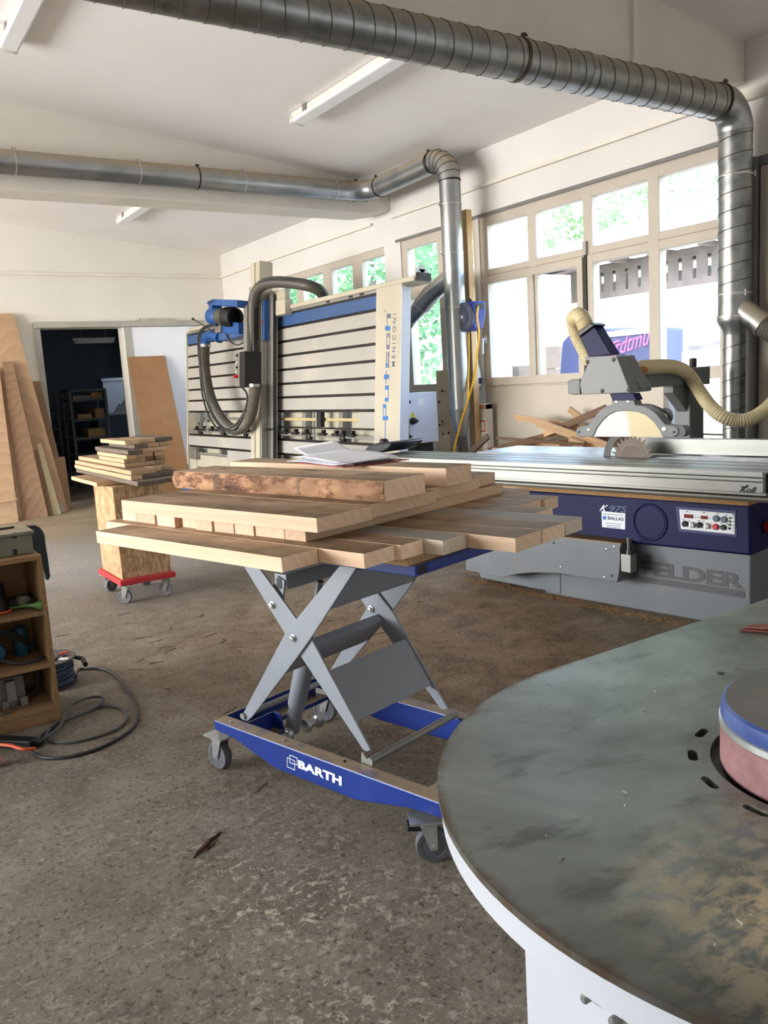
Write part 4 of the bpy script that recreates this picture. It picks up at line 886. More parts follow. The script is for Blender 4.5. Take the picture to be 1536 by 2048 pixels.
# ------------------------------------------------------------------ sliding table saw
SD, WD = V((-0.155, 0.988, 0)).normalized(), V((0.988, 0.155, 0)).normalized()
FS = Fr((0, 0, 0), -SD, (0, 0, 1))                      # a to the right along the table, b = Z, d = -w
FX = Fr((0, 0, 0), WD, (0, 0, 1))                       # across the saw: a = w, b = Z, normal = d
ZT, WF, WB, WK = 0.885, 3.41, 4.05, 3.83               # table height, table front, cabinet front, blade
def sp(x, y, w): return FS.px(x, y, -w)
def sq(w, *pts): return [sp(x, y, w) for x, y in pts]
def sz(x, y, w): return sp(x, y, w)[1]
def sa(x, y, w): return sp(x, y, w)[0]
saw = thing('table_saw', 'long grey and navy sliding table saw before the big window, guard over its blade', 'table saw', (3.9, 3.2, 0))
aR_ = sa(1526, 950, WF); aL_ = sa(728, 909, WF)
# cabinet
cR = sa(1502, 1060, WB); cL = sa(1000, 1100, WB)
m = mb(); m.box(FS, cL+0.35, cR, 0.0, 0.70, -4.75, -WB); cabn = m.build('cabinet', MAT['feldergrey'], saw, bevel=0.008, smooth=0)
m = mb(); m.prism(FS, sq(WB-0.01, (960, 1156), (1120, 1188), (1120, 1080), (935, 1080)), -4.7, -(WB-0.005)); m.build('cabinet_wing', MAT['feldergrey'], saw, bevel=0.006, smooth=0)
bl = mb(); bl.prism(FS, sq(WB-0.05, (1040, 980), (1500, 1010), (1502, 1112), (1250, 1086), (1120, 1067), (1040, 1058)), -4.6, -(WB-0.05)); blue = bl.build('navy_front', MAT['felderblue'], saw, bevel=0.012)
WP = WB-0.05
m = mb(); m.box(FS, sa(1040, 985, WP), sa(1500, 1010, WP), sz(1270, 995, WP), sz(1270, 984, WP), -4.5, -WP+0.02); m.build('dusty_ledge', MAT['dustpile'], saw, smooth=0)
# round cover, badge and sticker on the navy front
c = sp(1300.5, 1044.5, WP); rx = sp(1334, 1044, WP)[0]-c[0]
m = mb(); m.torus(FS.p(c[0], c[1], -WP), FS.n, rx, 0.006, 40, 8); m.lathe(FS.p(c[0], c[1], -WP), FS.n, [(rx-0.012, -0.01), (rx-0.012, 0.003), (0, 0.003)], 40); m.build('round_cover', MAT['felderblue'], blue)
m = mb(); letters(m, FS, 'K', sq(WP, (1199, 1021.5), (1214, 1023), (1217, 1010.5), (1203, 1009)), -WP+0.002, 0.01, 0.35); m.build('lettering', MAT['white'], blue, smooth=0)
m = mb(); letters(m, FS, '975', sq(WP, (1219, 1023), (1254, 1025), (1254, 1013), (1221, 1010.5)), -WP+0.002, 0.0, 0.2); m.build('lettering', MAT['greyprint'], blue, smooth=0)
q = sq(WP, (1204.5, 1054), (1250.5, 1059), (1250.7, 1026.5), (1203.3, 1022)); m = mb(); m.prism(FS, q, -WP, -WP+0.002); stk = m.build('sticker', MAT['sticker'], blue, smooth=0)
m = mb(); letters(m, FS, 'BALLAS', sq(WP, (1216, 1039), (1248, 1042), (1248, 1035), (1216, 1032)), -WP+0.003, 0.02); m.build('lettering', MAT['navyprint'], stk, smooth=0)
c2 = sp(1209.5, 1035.5, WP); m = mb(); m.prism(FS, circle(c2, 0.012, 20), -WP+0.001, -WP+0.003); m.build('emblem', MAT['blueprint'], stk, smooth=0)
m = mb()
for y0, x0, x1 in ((1027.5, 1206, 1246), (1045.5, 1211, 1244), (1049.5, 1214, 1241), (1053, 1214, 1243)):
    m.prism(FS, sq(WP, (x0, y0+0.7), (x1, y0+3.6), (x1, y0+2.6), (x0, y0-0.4)), -WP+0.001, -WP+0.003)
m.build('small_print', MAT['greyprint'], stk, smooth=0)
# control panel
fr4 = sq(WP, (1351, 1012), (1473, 1021), (1475, 1075), (1357, 1063)); m = mb(); m.prism(FS, fr4, -WP, -WP+0.003); m.build('panel_recess', MAT['navyprint'], blue, bevel=0.002, smooth=0)
cpn = mb(); cpn.prism(FS, sq(WP, (1359.6, 1018), (1471, 1027), (1471, 1068.5), (1363, 1057.5)), -WP+0.002, -WP+0.008); cpnl = cpn.build('control_panel', MAT['sticker'], saw, bevel=0.002, smooth=0)
def C4(x, y): return sp(1180+x/4.8, 980+y/4.8, WP-0.008)
def pr(nm, x0, x1, y0, y1, mt, h=0.002):
    sk_ = (x1-x0)*0.085; m = mb(); m.prism(FS, [C4(x0, y1), C4(x1, y1+sk_), C4(x1, y0+sk_), C4(x0, y0)], -WP+0.006, -WP+0.008+h); return m.build(nm, MAT[mt], cpnl, smooth=0)
pr('display', 905, 990, 230, 266, 'display', 0.003); pr('display', 1065, 1130, 245, 277, 'display', 0.003)
for x, y, r_, mt, h in ((917, 322, 26, 'black', 0.02), (986, 331, 27, 'white', 0.02), (1056, 333, 26, 'black', 0.02), (1128, 342, 27, 'white', 0.02), (1213, 273, 31, 'greyprint', 0.01), (1288, 282, 31, 'greyprint', 0.01), (1209, 352, 28, 'red', 0.014), (1283, 357, 26, 'black', 0.014), (1345, 268, 12, 'green_led', 0.006), (1343, 301, 12, 'green_led', 0.006), (1341, 334, 12, 'green_led', 0.006), (1339, 368, 11, 'black', 0.006)):
    q = C4(x, y); rr = abs(C4(x+r_, y)[0]-q[0]); m = mb(); m.lathe(FS.p(q[0], q[1], -WP+0.008), FS.n, [(rr, 0), (rr, h*0.7), (rr*0.8, h), (0, h)], 18)
    if h == 0.02: m.box(FS, q[0]-rr*0.15, q[0]+rr*0.15, q[1]-rr, q[1]+rr, -WP+0.02, -WP+0.032)
    m.build('knob' if h == 0.02 else 'button', MAT[mt], cpnl)
m = mb()
for x0, x1, y in ((925, 945, 205), (1080, 1105, 212), (1215, 1240, 225), (1300, 1320, 240), (890, 910, 285), (945, 960, 290), (1035, 1055, 293), (1085, 1100, 298), (1362, 1386, 236), (1365, 1386, 262), (1365, 1382, 300), (1365, 1382, 335), (1365, 1380, 362), (1005, 1020, 262), (1030, 1050, 262), (1140, 1156, 270), (1255, 1270, 315), (1310, 1325, 322), (1365, 1380, 388)):
    m.prism(FS, [C4(x0, y+6), C4(x1, y+8), C4(x1, y), C4(x0, y-2)], -WP+0.007, -WP+0.0086)
m.build('panel_print', MAT['darkletter'], cpnl, smooth=0)
# lettering on the grey cabinet
def C5(x, y, w=WB): return sp(1250+x/5.12, 860+y/5.12, w)
m = mb(); letters(m, FS, 'FELDER', [C5(165, 1480), C5(1222, 1632), C5(1222, 1475), C5(160, 1330)], -WB+0.003, 0.035, spacing=0.95); m.build('lettering', MAT['darkletter'], cabn, smooth=0)
m = mb(); m.prism(FS, [C5(165, 1555), C5(1225, 1722), C5(1228, 1650), C5(162, 1495)], -WB, -WB+0.003); m.build('lettering_bar', MAT['darkletter'], cabn, smooth=0)
q = C5(1172, 1680); m = mb(); m.torus(FS.p(q[0], q[1], -WB+0.004), FS.n, 0.013, 0.0016, 20, 4); m.build('registered_mark', MAT['feldergrey'], cabn, smooth=0)
# curved cover at the left, latch
def C7(x, y, w): return sp(880+x/2.3415, 860+y/2.3415, w)
wc = WB-0.16
out = [(120, 500), (560, 497), (850, 530), (842, 560), (845, 600), (840, 660), (830, 715), (700, 695), (560, 672), (430, 668), (350, 677), (290, 692), (120, 655)]
m = mb(); m.prism(FS, [C7(x, y, wc) for x, y in out], -WB+0.0, -wc); cov = m.build('curved_cover', MAT['feldergrey'], saw, bevel=0.004, smooth=0)
m = mb(); m.prism(FS, [C7(x, y, wc) for x, y in ((120, 500), (560, 497), (850, 530), (850, 534), (560, 501), (120, 504))], -WB+0.0, -wc+0.004); m.build('dusty_top', MAT['dustpile'], cov, smooth=0)
for x, y, mt in ((533, 528, 'black'), (565, 642, 'steel'), (780, 560, 'steel'), (815, 548, 'steel'), (770, 690, 'steel'), (805, 682, 'black')):
    q = C7(x, y, wc); m = mb(); m.lathe(FS.p(q[0], q[1], -wc), FS.n, [(0.007, 0), (0.007, 0.003), (0, 0.004)], 10); m.build('screw', MAT[mt], cov)
m = mb(); m.prism(FS, [C7(x, y, wc) for x, y in ((847, 662), (893, 672), (893, 588), (845, 580))], -wc-0.06, -wc); lt_ = m.build('latch_block', MAT['alu'], saw, bevel=0.004, smooth=0)
q = C7(868, 575, wc); m = mb(); m.lathe(FS.p(q[0], q[1]-0.01, -wc-0.03), (0, 0, 1), [(0.012, 0), (0.012, 0.02), (0.008, 0.022), (0.008, 0.09)], 12); m.build('latch_pin', MAT['steel'], lt_)
# red stop on the cabinet's end, plate slot
q = FX.px(1523, 1052, 0)
aE2 = cR; FE = Fr(FS.p(cR, 0, 0), WD, (0, 0, 1))
q = FE.px(1521, 1052, 0.0); m = mb(); m.lathe(FE.p(q[0], q[1], 0), FE.n, [(0.022, 0), (0.022, 0.025), (0.03, 0.03), (0.03, 0.05), (0, 0.055)], 18); m.build('red_stop', MAT['red'], cabn)
q0 = FE.px(1508, 1030, 0); q1 = FE.px(1530, 1018, 0); m = mb(); m.box(FE, q0[0], q1[0], q0[1], q1[1]+0.01, 0, 0.003); m.build('vent_plate', MAT['darksteel'], cabn, smooth=0)
# sliding table: an aluminium section along the saw
def prof_z(y): return sz(1400, y, WF)
zs = [sz(1526, y, WF) for y in (942.5, 944, 955, 957.5, 963.5, 966, 987, 990)]
def extr(m, pts, a0, a1):
    """(w, z) section drawn along the saw"""
    vs = [FS.p(a, z, -w) for a in (a0, a1) for w, z in pts]; n = len(pts)
    m.add(vs, [tuple(range(n)), tuple(range(2*n-1, n-1, -1))] + [(i, (i+1) % n, n+(i+1) % n, n+i) for i in range(n)]); return m
st_ = saw
sec = [(WF+0.40, ZT), (WF+0.02, ZT), (WF+0.006, ZT-0.004), (WF+0.006, zs[1]), (WF-0.004, zs[1]), (WF-0.004, zs[2]), (WF+0.02, zs[2]), (WF+0.02, zs[3]), (WF, zs[3]), (WF, zs[4]), (WF+0.018, zs[4]), (WF+0.018, zs[5]), (WF, zs[5]), (WF, zs[6]), (WF+0.03, zs[6]), (WF+0.03, zs[7]-0.01), (WF+0.40, zs[7]-0.01)]
slt = extr(mb(), sec, aL_, aR_).build('sliding_table', MAT['alu'], saw, bevel=0.0015, smooth=0)
for w_ in (0.10, 0.22, 0.33): extr(mb(), [(WF+w_, ZT-0.004), (WF+w_+0.014, ZT-0.004), (WF+w_+0.014, ZT+0.0006), (WF+w_, ZT+0.0006)], aL_, aR_).build('table_groove', MAT['darksteel'], slt, smooth=0)
wr = WF+0.05
zb0, zb1 = sz(1526, 1005.5, wr), sz(1526, 994, wr)
extr(mb(), [(wr, zb0), (wr-0.012, zb0+0.012), (wr-0.012, zb1-0.004), (wr, zb1), (wr+0.32, zb1), (wr+0.32, zb0)], aL_-0.2, aR_+0.5).build('guide_beam', MAT['alu_dull'], saw, bevel=0.004, smooth=0)
m = mb(); m.box(FS, aR_, aR_+0.02, zs[6]-0.005, ZT-0.006, -(WF+0.36), -(WF+0.03)); m.build('table_end_cap', MAT['black'], slt, bevel=0.004, smooth=0)
m = mb(); letters(m, FS, 'Koll', sq(WF, (1479, 984.5), (1514, 986.5), (1514, 974.5), (1481, 972)), -WF+0.002, 0.02, 0.45); m.build('lettering', MAT['black'], slt, smooth=0)
m = mb()
for pts in ([(1480, 971.5), (1484, 974.5), (1490, 976), (1494, 972), (1490, 973), (1485, 972.5)], [(1491, 973), (1494, 969), (1497, 971), (1494, 975)], [(1478, 985), (1484, 980), (1488, 977), (1486, 980), (1480, 985.5)]):
    m.prism(FS, sq(WF, *pts), -WF+0.0005, -WF+0.002)
m.build('emblem', MAT['black'], slt, smooth=0)
# the black fence shoe at the far end of the sliding table
wz = WF+0.1
m = mb(); m.prism(FS, sq(wz, (724, 906), (731, 897), (738, 890), (752, 886.5), (780, 884), (784, 888), (776, 899), (764, 905)), -wz-0.28, -wz); sh = m.build('fence_shoe', MAT['blackgloss'], saw, bevel=0.01)
q = sp(745, 886, wz); m = mb(); m.lathe(FS.p(q[0], q[1]-0.012, -wz-0.1), (0, 0, 1), [(0.03, 0), (0.03, 0.02), (0.02, 0.03), (0, 0.03)], 16); m.build('clamp_knob', MAT['black'], sh)
# fixed tables
aM0 = sa(993, 897, 4.05)
extr(mb(), [(WK+0.03, ZT), (4.26, ZT), (4.26, ZT-0.06), (WK+0.03, ZT-0.06)], aM0, sa(1560, 905, 3.95)+0.2).build('main_table', MAT['sawtop'], saw, bevel=0.004, smooth=0)
extr(mb(), [(4.264, ZT), (4.86, ZT), (4.86, ZT-0.05), (4.264, ZT-0.05)], sa(1345, 876, 4.6), sa(1560, 905, 3.95)+0.2).build('extension_table', MAT['sawtop'], saw, bevel=0.004, smooth=0)
wf_ = 3.97
zf = sz(1420, 878, wf_)
extr(mb(), [(wf_, ZT+0.004), (wf_+0.012, ZT+0.004), (wf_+0.05, ZT+0.012), (wf_+0.05, zf), (wf_, zf)], sa(1290, 895, wf_), sa(1600, 900, wf_)).build('rip_fence', MAT['alu'], saw, bevel=0.002, smooth=0)
extr(mb(), [(wf_+0.055, ZT+0.002), (wf_+0.19, ZT+0.002), (wf_+0.19, zf-0.02), (wf_+0.055, zf-0.02)], sa(1480, 895, wf_), sa(1600, 900, wf_)).build('fence_body', MAT['darksteel'], saw, bevel=0.004, smooth=0)
# blade with its teeth
bc = sp(1264.5, 918, WK); br = sp(1307, 918, WK)[0]-bc[0]
pts = []
NT = 26
for k in range(NT):
    t = 2*PI*k/NT; dt = 2*PI/NT
    for f_, rr in ((0.0, 1.0), (0.25, 1.0), (0.42, 0.86), (0.72, 0.84), (0.9, 0.90)): pts.append((bc[0]+br*rr*math.cos(-(t+dt*f_)), bc[1]+br*rr*math.sin(-(t+dt*f_))))
pts.reverse()
m = mb(); m.prism(FS, pts, -WK-0.0016, -WK+0.0016); bld = m.build('saw_blade', MAT['blade'], saw, smooth=0)
m = mb(); m.lathe(FS.p(bc[0], bc[1], -WK), FS.n, [(br*0.66, 0.0), (br*0.66, 0.0022), (br*0.62, 0.003), (br*0.56, 0.0022)], 36); m.build('blade_ring', MAT['blade'], bld)
kp = circle((bc[0], bc[1]), br*1.08, 14, PI*0.62, PI*1.0)+list(reversed(circle((bc[0]-0.012, bc[1]), br*1.32, 14, PI*0.66, PI*1.0)))
m = mb(); m.prism(FS, kp, -WK-0.0012, -WK+0.0012); m.build('riving_knife', MAT['darksteel'], saw, smooth=0)
# --- overhead guard
WG = WK-0.03
def G(x, y, w=WG): return sp(1110+x/5.297, 600+y/5.297, w)
outer = [(240, 1452), (222, 1425), (220, 1385), (240, 1348), (300, 1336), (345, 1330), (400, 1262), (470, 1172), (545, 1120), (600, 1115), (600, 1065), (830, 1060), (850, 1112), (930, 1120), (1000, 1150), (1070, 1200), (1120, 1262), (1170, 1322), (1260, 1335), (1300, 1362), (1310, 1395), (1296, 1430), (1240, 1455), (1138, 1450), (1112, 1390), (1050, 1300), (960, 1220), (870, 1185), (760, 1172), (650, 1180), (570, 1215), (500, 1280), (440, 1360), (402, 1448)]
m = mb(); m.prism(FS, [G(x, y) for x, y in outer], -WG-0.07, -WG); gd = m.build('guard_hood', MAT['guardgrey'], saw, bevel=0.003)
inner = [(400, 1449), (440, 1362), (500, 1282), (570, 1217), (650, 1182), (760, 1174), (870, 1187), (960, 1222), (1050, 1302), (1112, 1392), (1139, 1449)]
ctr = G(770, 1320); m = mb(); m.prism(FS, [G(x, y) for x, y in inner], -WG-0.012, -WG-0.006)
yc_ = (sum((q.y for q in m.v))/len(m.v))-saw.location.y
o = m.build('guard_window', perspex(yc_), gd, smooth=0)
for x, y, r_ in ((255, 1397, 0.006), (1262, 1397, 0.006), (355, 1378, 0.007), (1155, 1370, 0.011), (650, 1083, 0.007), (775, 1080, 0.007)):
    q = G(x, y); m = mb(); m.lathe(FS.p(q[0], q[1], -WG), FS.n, [(r_, 0), (r_, 0.003), (0, 0.004)], 12); m.build('screw', MAT['black'] if r_ < 0.007 else MAT['steel'], gd)
q = G(1340, 1395); m = mb(); m.cyl(FS.p(q[0]-0.01, q[1], -WG-0.06), FS.p(q[0]-0.01, q[1], -WG-0.005), 0.028, 20); m.build('front_roller', MAT['rubber'], gd)
m = mb(); m.prism(FS, [G(x, y) for x, y in ((570, 995), (815, 990), (850, 1062), (600, 1067))], -WG-0.075, -WG-0.008); m.build('guard_neck', MAT['felderblue'], gd, smooth=0)
hw = WG-0.03
head_ = [(310, 608), (330, 600), (640, 585), (655, 600), (805, 985), (280, 1002), (262, 900), (275, 835), (318, 745), (340, 685)]
m = mb(); m.prism(FS, [G(x, y, hw) for x, y in head_], -hw-0.17, -hw); gh = m.build('guard_head', MAT['feldergrey'], saw, bevel=0.004, smooth=0)
for x, y in ((345, 657), (622, 632), (502, 962), (781, 950)):
    q = G(x, y, hw); m = mb(); m.lathe(FS.p(q[0], q[1], -hw), FS.n, [(0.011, 0), (0.011, 0.002), (0.006, 0.004), (0, 0.004)], 12); m.build('screw', MAT['darksteel'], gh)
m = mb(); m.prism(FS, [G(x, y, hw+0.04) for x, y in ((145, 855), (200, 838), (278, 838), (278, 1000), (210, 1005), (145, 992))], -hw-0.14, -hw-0.03); m.build('counterweight', MAT['guardgrey'], gh, bevel=0.006, smooth=0)
m = mb(); m.prism(FS, [G(x, y, hw+0.04) for x, y in ((262, 385), (412, 265), (605, 580), (362, 605))], -hw-0.12, -hw-0.035); m.build('guard_column', MAT['felderblue'], gh, bevel=0.004, smooth=0)
m = mb(); m.prism(FS, [G(x, y, hw+0.03) for x, y in ((245, 372), (250, 335), (385, 240), (440, 262), (425, 275), (270, 392))], -hw-0.125, -hw-0.02); m.build('column_cap', MAT['darksteel'], gh, bevel=0.006, smooth=0)
def gp(x, y, w): 
    q = G(x, y, w); return FS.p(q[0], q[1], -w)
wh = hw+0.07
P, Rr = ribbed([gp(335, 305, wh), gp(305, 230, wh), gp(272, 178, wh), gp(238, 172, wh+0.02), gp(206, 200, wh+0.05), gp(196, 250, wh+0.08), gp(222, 360, wh+0.10), gp(280, 480, wh+0.12), gp(335, 580, wh+0.13), gp(380, 660, wh+0.14)], 0.042, 0.012, 0.07)
mb().tube(P, [r_*(1.0 if k < len(P)*0.4 else 0.85) for k, r_ in enumerate(Rr)], 20).build('guard_hose', MAT['hose_beige'], gh)
m = mb(); m.prism(FS, [G(x, y, hw+0.1) for x, y in ((690, 652), (720, 640), (760, 640), (805, 740), (920, 925), (915, 972), (812, 982), (800, 960))], -hw-0.20, -hw-0.09); m.build('side_block', MAT['feldergrey'], gh, bevel=0.006, smooth=0)
m = mb(); m.ball(gp(715, 628, hw+0.08), 0.02, 12, 8, (1, 1, 1.3)); m.build('clamp_lever', MAT['black'], gh)
# arm across to the riser at the back
aA = sa(1300, 760, 4.3)
FA = Fr(FS.p(aA, 0, 0), WD, (0, 0, 1))
z0, z1 = FA.px(1300, 775, 0)[1], FA.px(1300, 746, 0)[1]
wA0 = hw+0.15; wR0, wR1 = FA.px(1364, 800, 0)[0], FA.px(1392, 800, 0)[0]
m = mb(); m.box(FA, wA0, wR1+0.05, z0, z1, -0.05, 0.05); m.build('guard_arm', MAT['feldergrey'], saw, bevel=0.005, smooth=0)
m = mb(); m.box(FA, wR0-0.03, wR1+0.06, z0-0.01, z1+0.015, -0.06, 0.06); m.build('arm_head', MAT['guardgrey'], saw, bevel=0.005, smooth=0)
m = mb(); m.box(FA, wR0, wR1, 0.0, z0, -0.05, 0.05); m.build('riser_post', MAT['guardgrey'], saw, bevel=0.005, smooth=0)
m = mb(); m.prism(FA, [(wR0-0.16, z0), (wR0, z0), (wR0+0.02, z0-0.16), (wR0, z0-0.16), (wR0-0.16, z0-0.04)], -0.03, 0.03); m.build('gusset', MAT['guardgrey'], saw, smooth=0)
m = mb(); q = FA.px(1386, 736, 0); m.lathe(FA.p(q[0], z1+0.015, 0), (0, 0, 1), [(0.018, 0), (0.022, 0.01), (0.022, 0.05), (0.012, 0.056), (0, 0.056)], 16); m.build('arm_knob', MAT['black'], saw)
def fa(x, y, o=0.07):
    q = FA.px(x, y, o); return FA.p(q[0], q[1], o)
P, Rr = ribbed([fa(1262, 738, 0.03), fa(1285, 735), fa(1320, 733), fa(1346, 734), fa(1368, 742), fa(1385, 760, 0.09), fa(1402, 787, 0.13), fa(1420, 812, 0.2), fa(1445, 833, 0.28), fa(1472, 841, 0.34), fa(1500, 838, 0.4), fa(1525, 824, 0.44), fa(1550, 800, 0.48), fa(1590, 740, 0.52)], 0.036, 0.014, 0.11, 14)
mb().tube(P, Rr, 20).build('exhaust_hose', MAT['hose_beige'], saw)
m = mb(); m.tube([fa(1256, 739, 0.075), fa(1262, 739, 0.09), fa(1290, 739, 0.09)], [0.02, 0.024, 0.02], 12); m.build('hose_handle', MAT['handlebrown'], saw)
m = mb(); m.tube(spline([gp(920, 1115, WG+0.1), gp(1010, 1118, WG+0.1), gp(1100, 1150, WG+0.1), gp(1180, 1195, WG+0.1), gp(1207, 1230, WG+0.1), gp(1200, 1300, WG+0.1)], 6), 0.008, 8)
m.torus(gp(1170, 1232, WG+0.1), FS.n, 0.035, 0.008, 24, 6); m.build('guard_bracket', MAT['guardgrey'], gd)
# ------------------------------------------------------------------ scissor lift table with planks
EU, EV = V((0.257, -0.966, 0)).normalized(), V((0.966, 0.257, 0)).normalized()
LO = V((0.989, 2.71, 0))
FL = Fr(LO, EU, (0, 0, 1))                               # a = u, b = z, d = -v
def lp(x, y, v=0.0): return FL.px(x, y, -v)
def lq(v, *pts): return [lp(x, y, v) for x, y in pts]
def lw(u, v, z): return LO+EU*u+EV*v+V((0, 0, z))
lift = thing('lift_table', 'blue and grey scissor lift table on castors carrying the stack of planks', 'lift table', lw(0.5, 0.27, 0))
beam_pts = lq(0, (427, 1440), (427, 1459), (466, 1476), (546, 1534), (560, 1541), (713, 1601), (819, 1617), (890, 1637))
beam_pts = [(0.0, 0.2), (0.0, beam_pts[1][1]), beam_pts[2], beam_pts[3], beam_pts[4], beam_pts[5], beam_pts[6], (1.08, beam_pts[7][1]), (1.08, 0.2)]
def long_beam(v0, v1, nm):
    m = mb(); m.prism(FL, beam_pts, -v1, -v0); return m.build(nm, MAT['barthblue'], lift, bevel=0.004, smooth=0)
b1 = long_beam(0.0, 0.055, 'base_beam'); long_beam(0.49, 0.545, 'base_beam')
qd = lq(0, (597, 1553), (684, 1576), (684, 1561), (597, 1538))
m = mb(); letters(m, FL, 'BARTH', lq(0, (597, 1535), (684, 1572), (684, 1553), (597, 1519)), 0.0015, 0.05, spacing=1.05)
m.build('lettering', MAT['white'], b1, smooth=0)
m = mb()
for P4 in (((575, 1533), (590, 1540), (590, 1522), (575, 1515)), ((580, 1525), (595, 1530), (595, 1516), (580, 1510))):
    q = lq(0, *P4)
    for i in range(4): m.prism(FL, mirror_line(q[i], q[(i+1) % 4], 0.0022), 0.0, 0.0015)
m.build('emblem', MAT['white'], b1, smooth=0)
for u_, v_, r_ in ((0.345, 0.025, 0.007), (0.07, 0.02, 0.007), (0.62, 0.03, 0.004), (1.0, 0.02, 0.007)):
    m = mb(); m.lathe(lw(u_, v_, 0.2), (0, 0, 1), [(r_, 0), (r_, 0.005), (0, 0.006)], 6); m.build('bolt', MAT['darksteel'] if r_ < 0.005 else MAT['chrome'], b1)
# rear cross channel with its back wall, foot plate and push rod
def lbox(m, u0, u1, v0, v1, z0, z1): return m.box(FL, u0, u1, z0, z1, -v1, -v0)
m = mb(); lbox(m, 0.0, 0.09, 0.055, 0.49, 0.135, 0.142); lbox(m, 0.083, 0.09, 0.055, 0.49, 0.142, 0.150); lbox(m, 0.0, 0.006, 0.055, 0.49, 0.142, 0.2); m.build('cross_channel', MAT['barthblue'], lift, smooth=0)
m = mb(); lbox(m, 0.09, 0.15, 0.08, 0.20, 0.12, 0.127); m.prism(FL, [(0.09, 0.127), (0.15, 0.127), (0.13, 0.185), (0.09, 0.185)], -0.20, -0.193); lbox(m, 0.09, 0.095, 0.08, 0.20, 0.12, 0.185); m.build('cylinder_bracket', MAT['barthblue'], lift, smooth=0)
m = mb(); m.cyl(lw(-0.035, 0.05, 0.155), lw(-0.035, 0.32, 0.155), 0.008, 10); m.ball(lw(-0.035, 0.045, 0.155), 0.012, 12, 8); m.build('push_rod', MAT['steel'], lift)
m = mb(); lbox(m, 0.93, 1.06, 0.055, 0.49, 0.15, 0.2); m.build('front_channel', MAT['barthblue'], lift, bevel=0.003, smooth=0)
for v_ in (0.19, 0.34):
    m = mb(); m.lathe(lw(0.15, v_-0.05, 0.105), EV, [(0.012, 0), (0.026, 0.0), (0.026, 0.015), (0.015, 0.02), (0.015, 0.05), (0.026, 0.055), (0.026, 0.075), (0.012, 0.075)], 20); m.build('guide_roller', MAT['chrome'], lift)
# scissor arms
c4 = lambda x, y: (400+x/2.844, 1100+y/2.844)
A_ = [lp(*c4(x, y), 0.065) for x, y in ((245, 968), (238, 940), (480, 478), (540, 402), (792, 92), (895, 92), (645, 480), (562, 598), (300, 945), (268, 975))]
B_ = [lp(*c4(x, y), 0.073) for x, y in ((243, 88), (322, 88), (548, 398), (642, 530), (968, 1140), (945, 1150), (925, 1138), (560, 592), (478, 475))]
def leg(pts, v, t, nm='scissor_arm'):
    m = mb(); m.prism(FL, pts, -(v+t), -v); return m.build(nm, MAT['liftgrey'], lift, bevel=0.0025, smooth=0)
leg(A_, 0.065, 0.008); leg(B_, 0.0745, 0.008); leg(A_, 0.472, 0.008); leg(B_, 0.462, 0.008)
def bolt(x, y, v): 
    q = lp(x, y, v); m = mb(); m.lathe(FL.p(q[0], q[1], -v), FL.n, [(0.013, -0.004), (0.013, 0.003), (0.009, 0.004), (0.009, 0.012), (0, 0.013)], 12); m.build('pivot_bolt', MAT['chrome'], lift)
bolt(587, 1276, 0.065); bolt(545, 1210, 0.0745); bolt(742, 1218, 0.46)
# sheets and tubes that join the near and far arms
def mid(pts, i, j, t):
    a, b = V(pts[i]), V(pts[j]); return a.lerp(b, t)
def cross(nm, p0, p1, t, mat, v0=0.08, v1=0.464):
    """a plate running from v0 to v1 whose section is the line p0-p1"""
    m = mb(); m.prism(FL, mirror_line(p0, p1, t), -v1, -v0); return m.build(nm, mat, lift, bevel=0.0015, smooth=0)
up0, up1 = lp(*c4(740, 330), 0.08), lp(*c4(885, 110), 0.08)
cross('upper_sheet', up0, up1, 0.012, MAT['liftgrey'])
lo0, lo1 = lp(*c4(735, 690), 0.085), lp(*c4(890, 985), 0.085); lo0 = (lo0[0]-0.004, lo0[1]); lo1 = (lo1[0]-0.006, lo1[1])
cross('lower_sheet', lo0, lo1, 0.014, MAT['liftgrey'])
m0, m1 = lp(*c4(478, 680), 0.08), lp(*c4(580, 548), 0.08); cross('middle_tube', m0, m1, 0.03, MAT['liftgrey'])
t0 = lp(*c4(452, 190), 0.09); m = mb(); m.box(FL, t0[0]-0.03, t0[0]+0.03, t0[1]-0.02, t0[1]+0.03, -0.462, -0.095); tb = m.build('upper_tube', MAT['liftgrey'], lift, bevel=0.003, smooth=0)
m = mb(); m.prism(FL, [lp(*c4(x, y), 0.09) for x, y in ((440, 148), (482, 175), (474, 285), (450, 265), (418, 210))], -0.095, -0.088); m.build('tube_flange', MAT['liftgrey'], tb, smooth=0)
q = lp(*c4(452, 190), 0.088); m = mb(); m.prism(FL, rrect(q[0]-0.012, q[0]+0.012, q[1]-0.018, q[1]+0.018, 0.006), -0.0885, -0.0865); m.build('tube_opening', MAT['black'], tb, smooth=0)
fr_, fl_ = lp(746, 1527, 0.07), lp(490, 1445, 0.07)
m = mb(); m.cyl(lw(fr_[0], 0.0555, 0.212), lw(fr_[0], 0.4895, 0.212), 0.0125, 16); m.build('slide_bar', MAT['alu_dull'], lift)
m = mb(); m.cyl(lw(fl_[0]+0.005, 0.0555, 0.215), lw(fl_[0]+0.005, 0.4895, 0.215), 0.011, 14); m.build('pivot_bar', MAT['alu_dull'], lift)
m = mb(); m.prism(FL, [lp(*p_, 0.062) for p_ in ((723, 1527), (724, 1502), (740, 1527), (745, 1532))], -0.066, -0.06); m.build('stop_tab', MAT['alu_dull'], lift, smooth=0)
cy0, cy1 = lw(0.125, 0.25, 0.10), lw(0.335, 0.25, 0.69); dcy = (cy1-cy0).normalized()
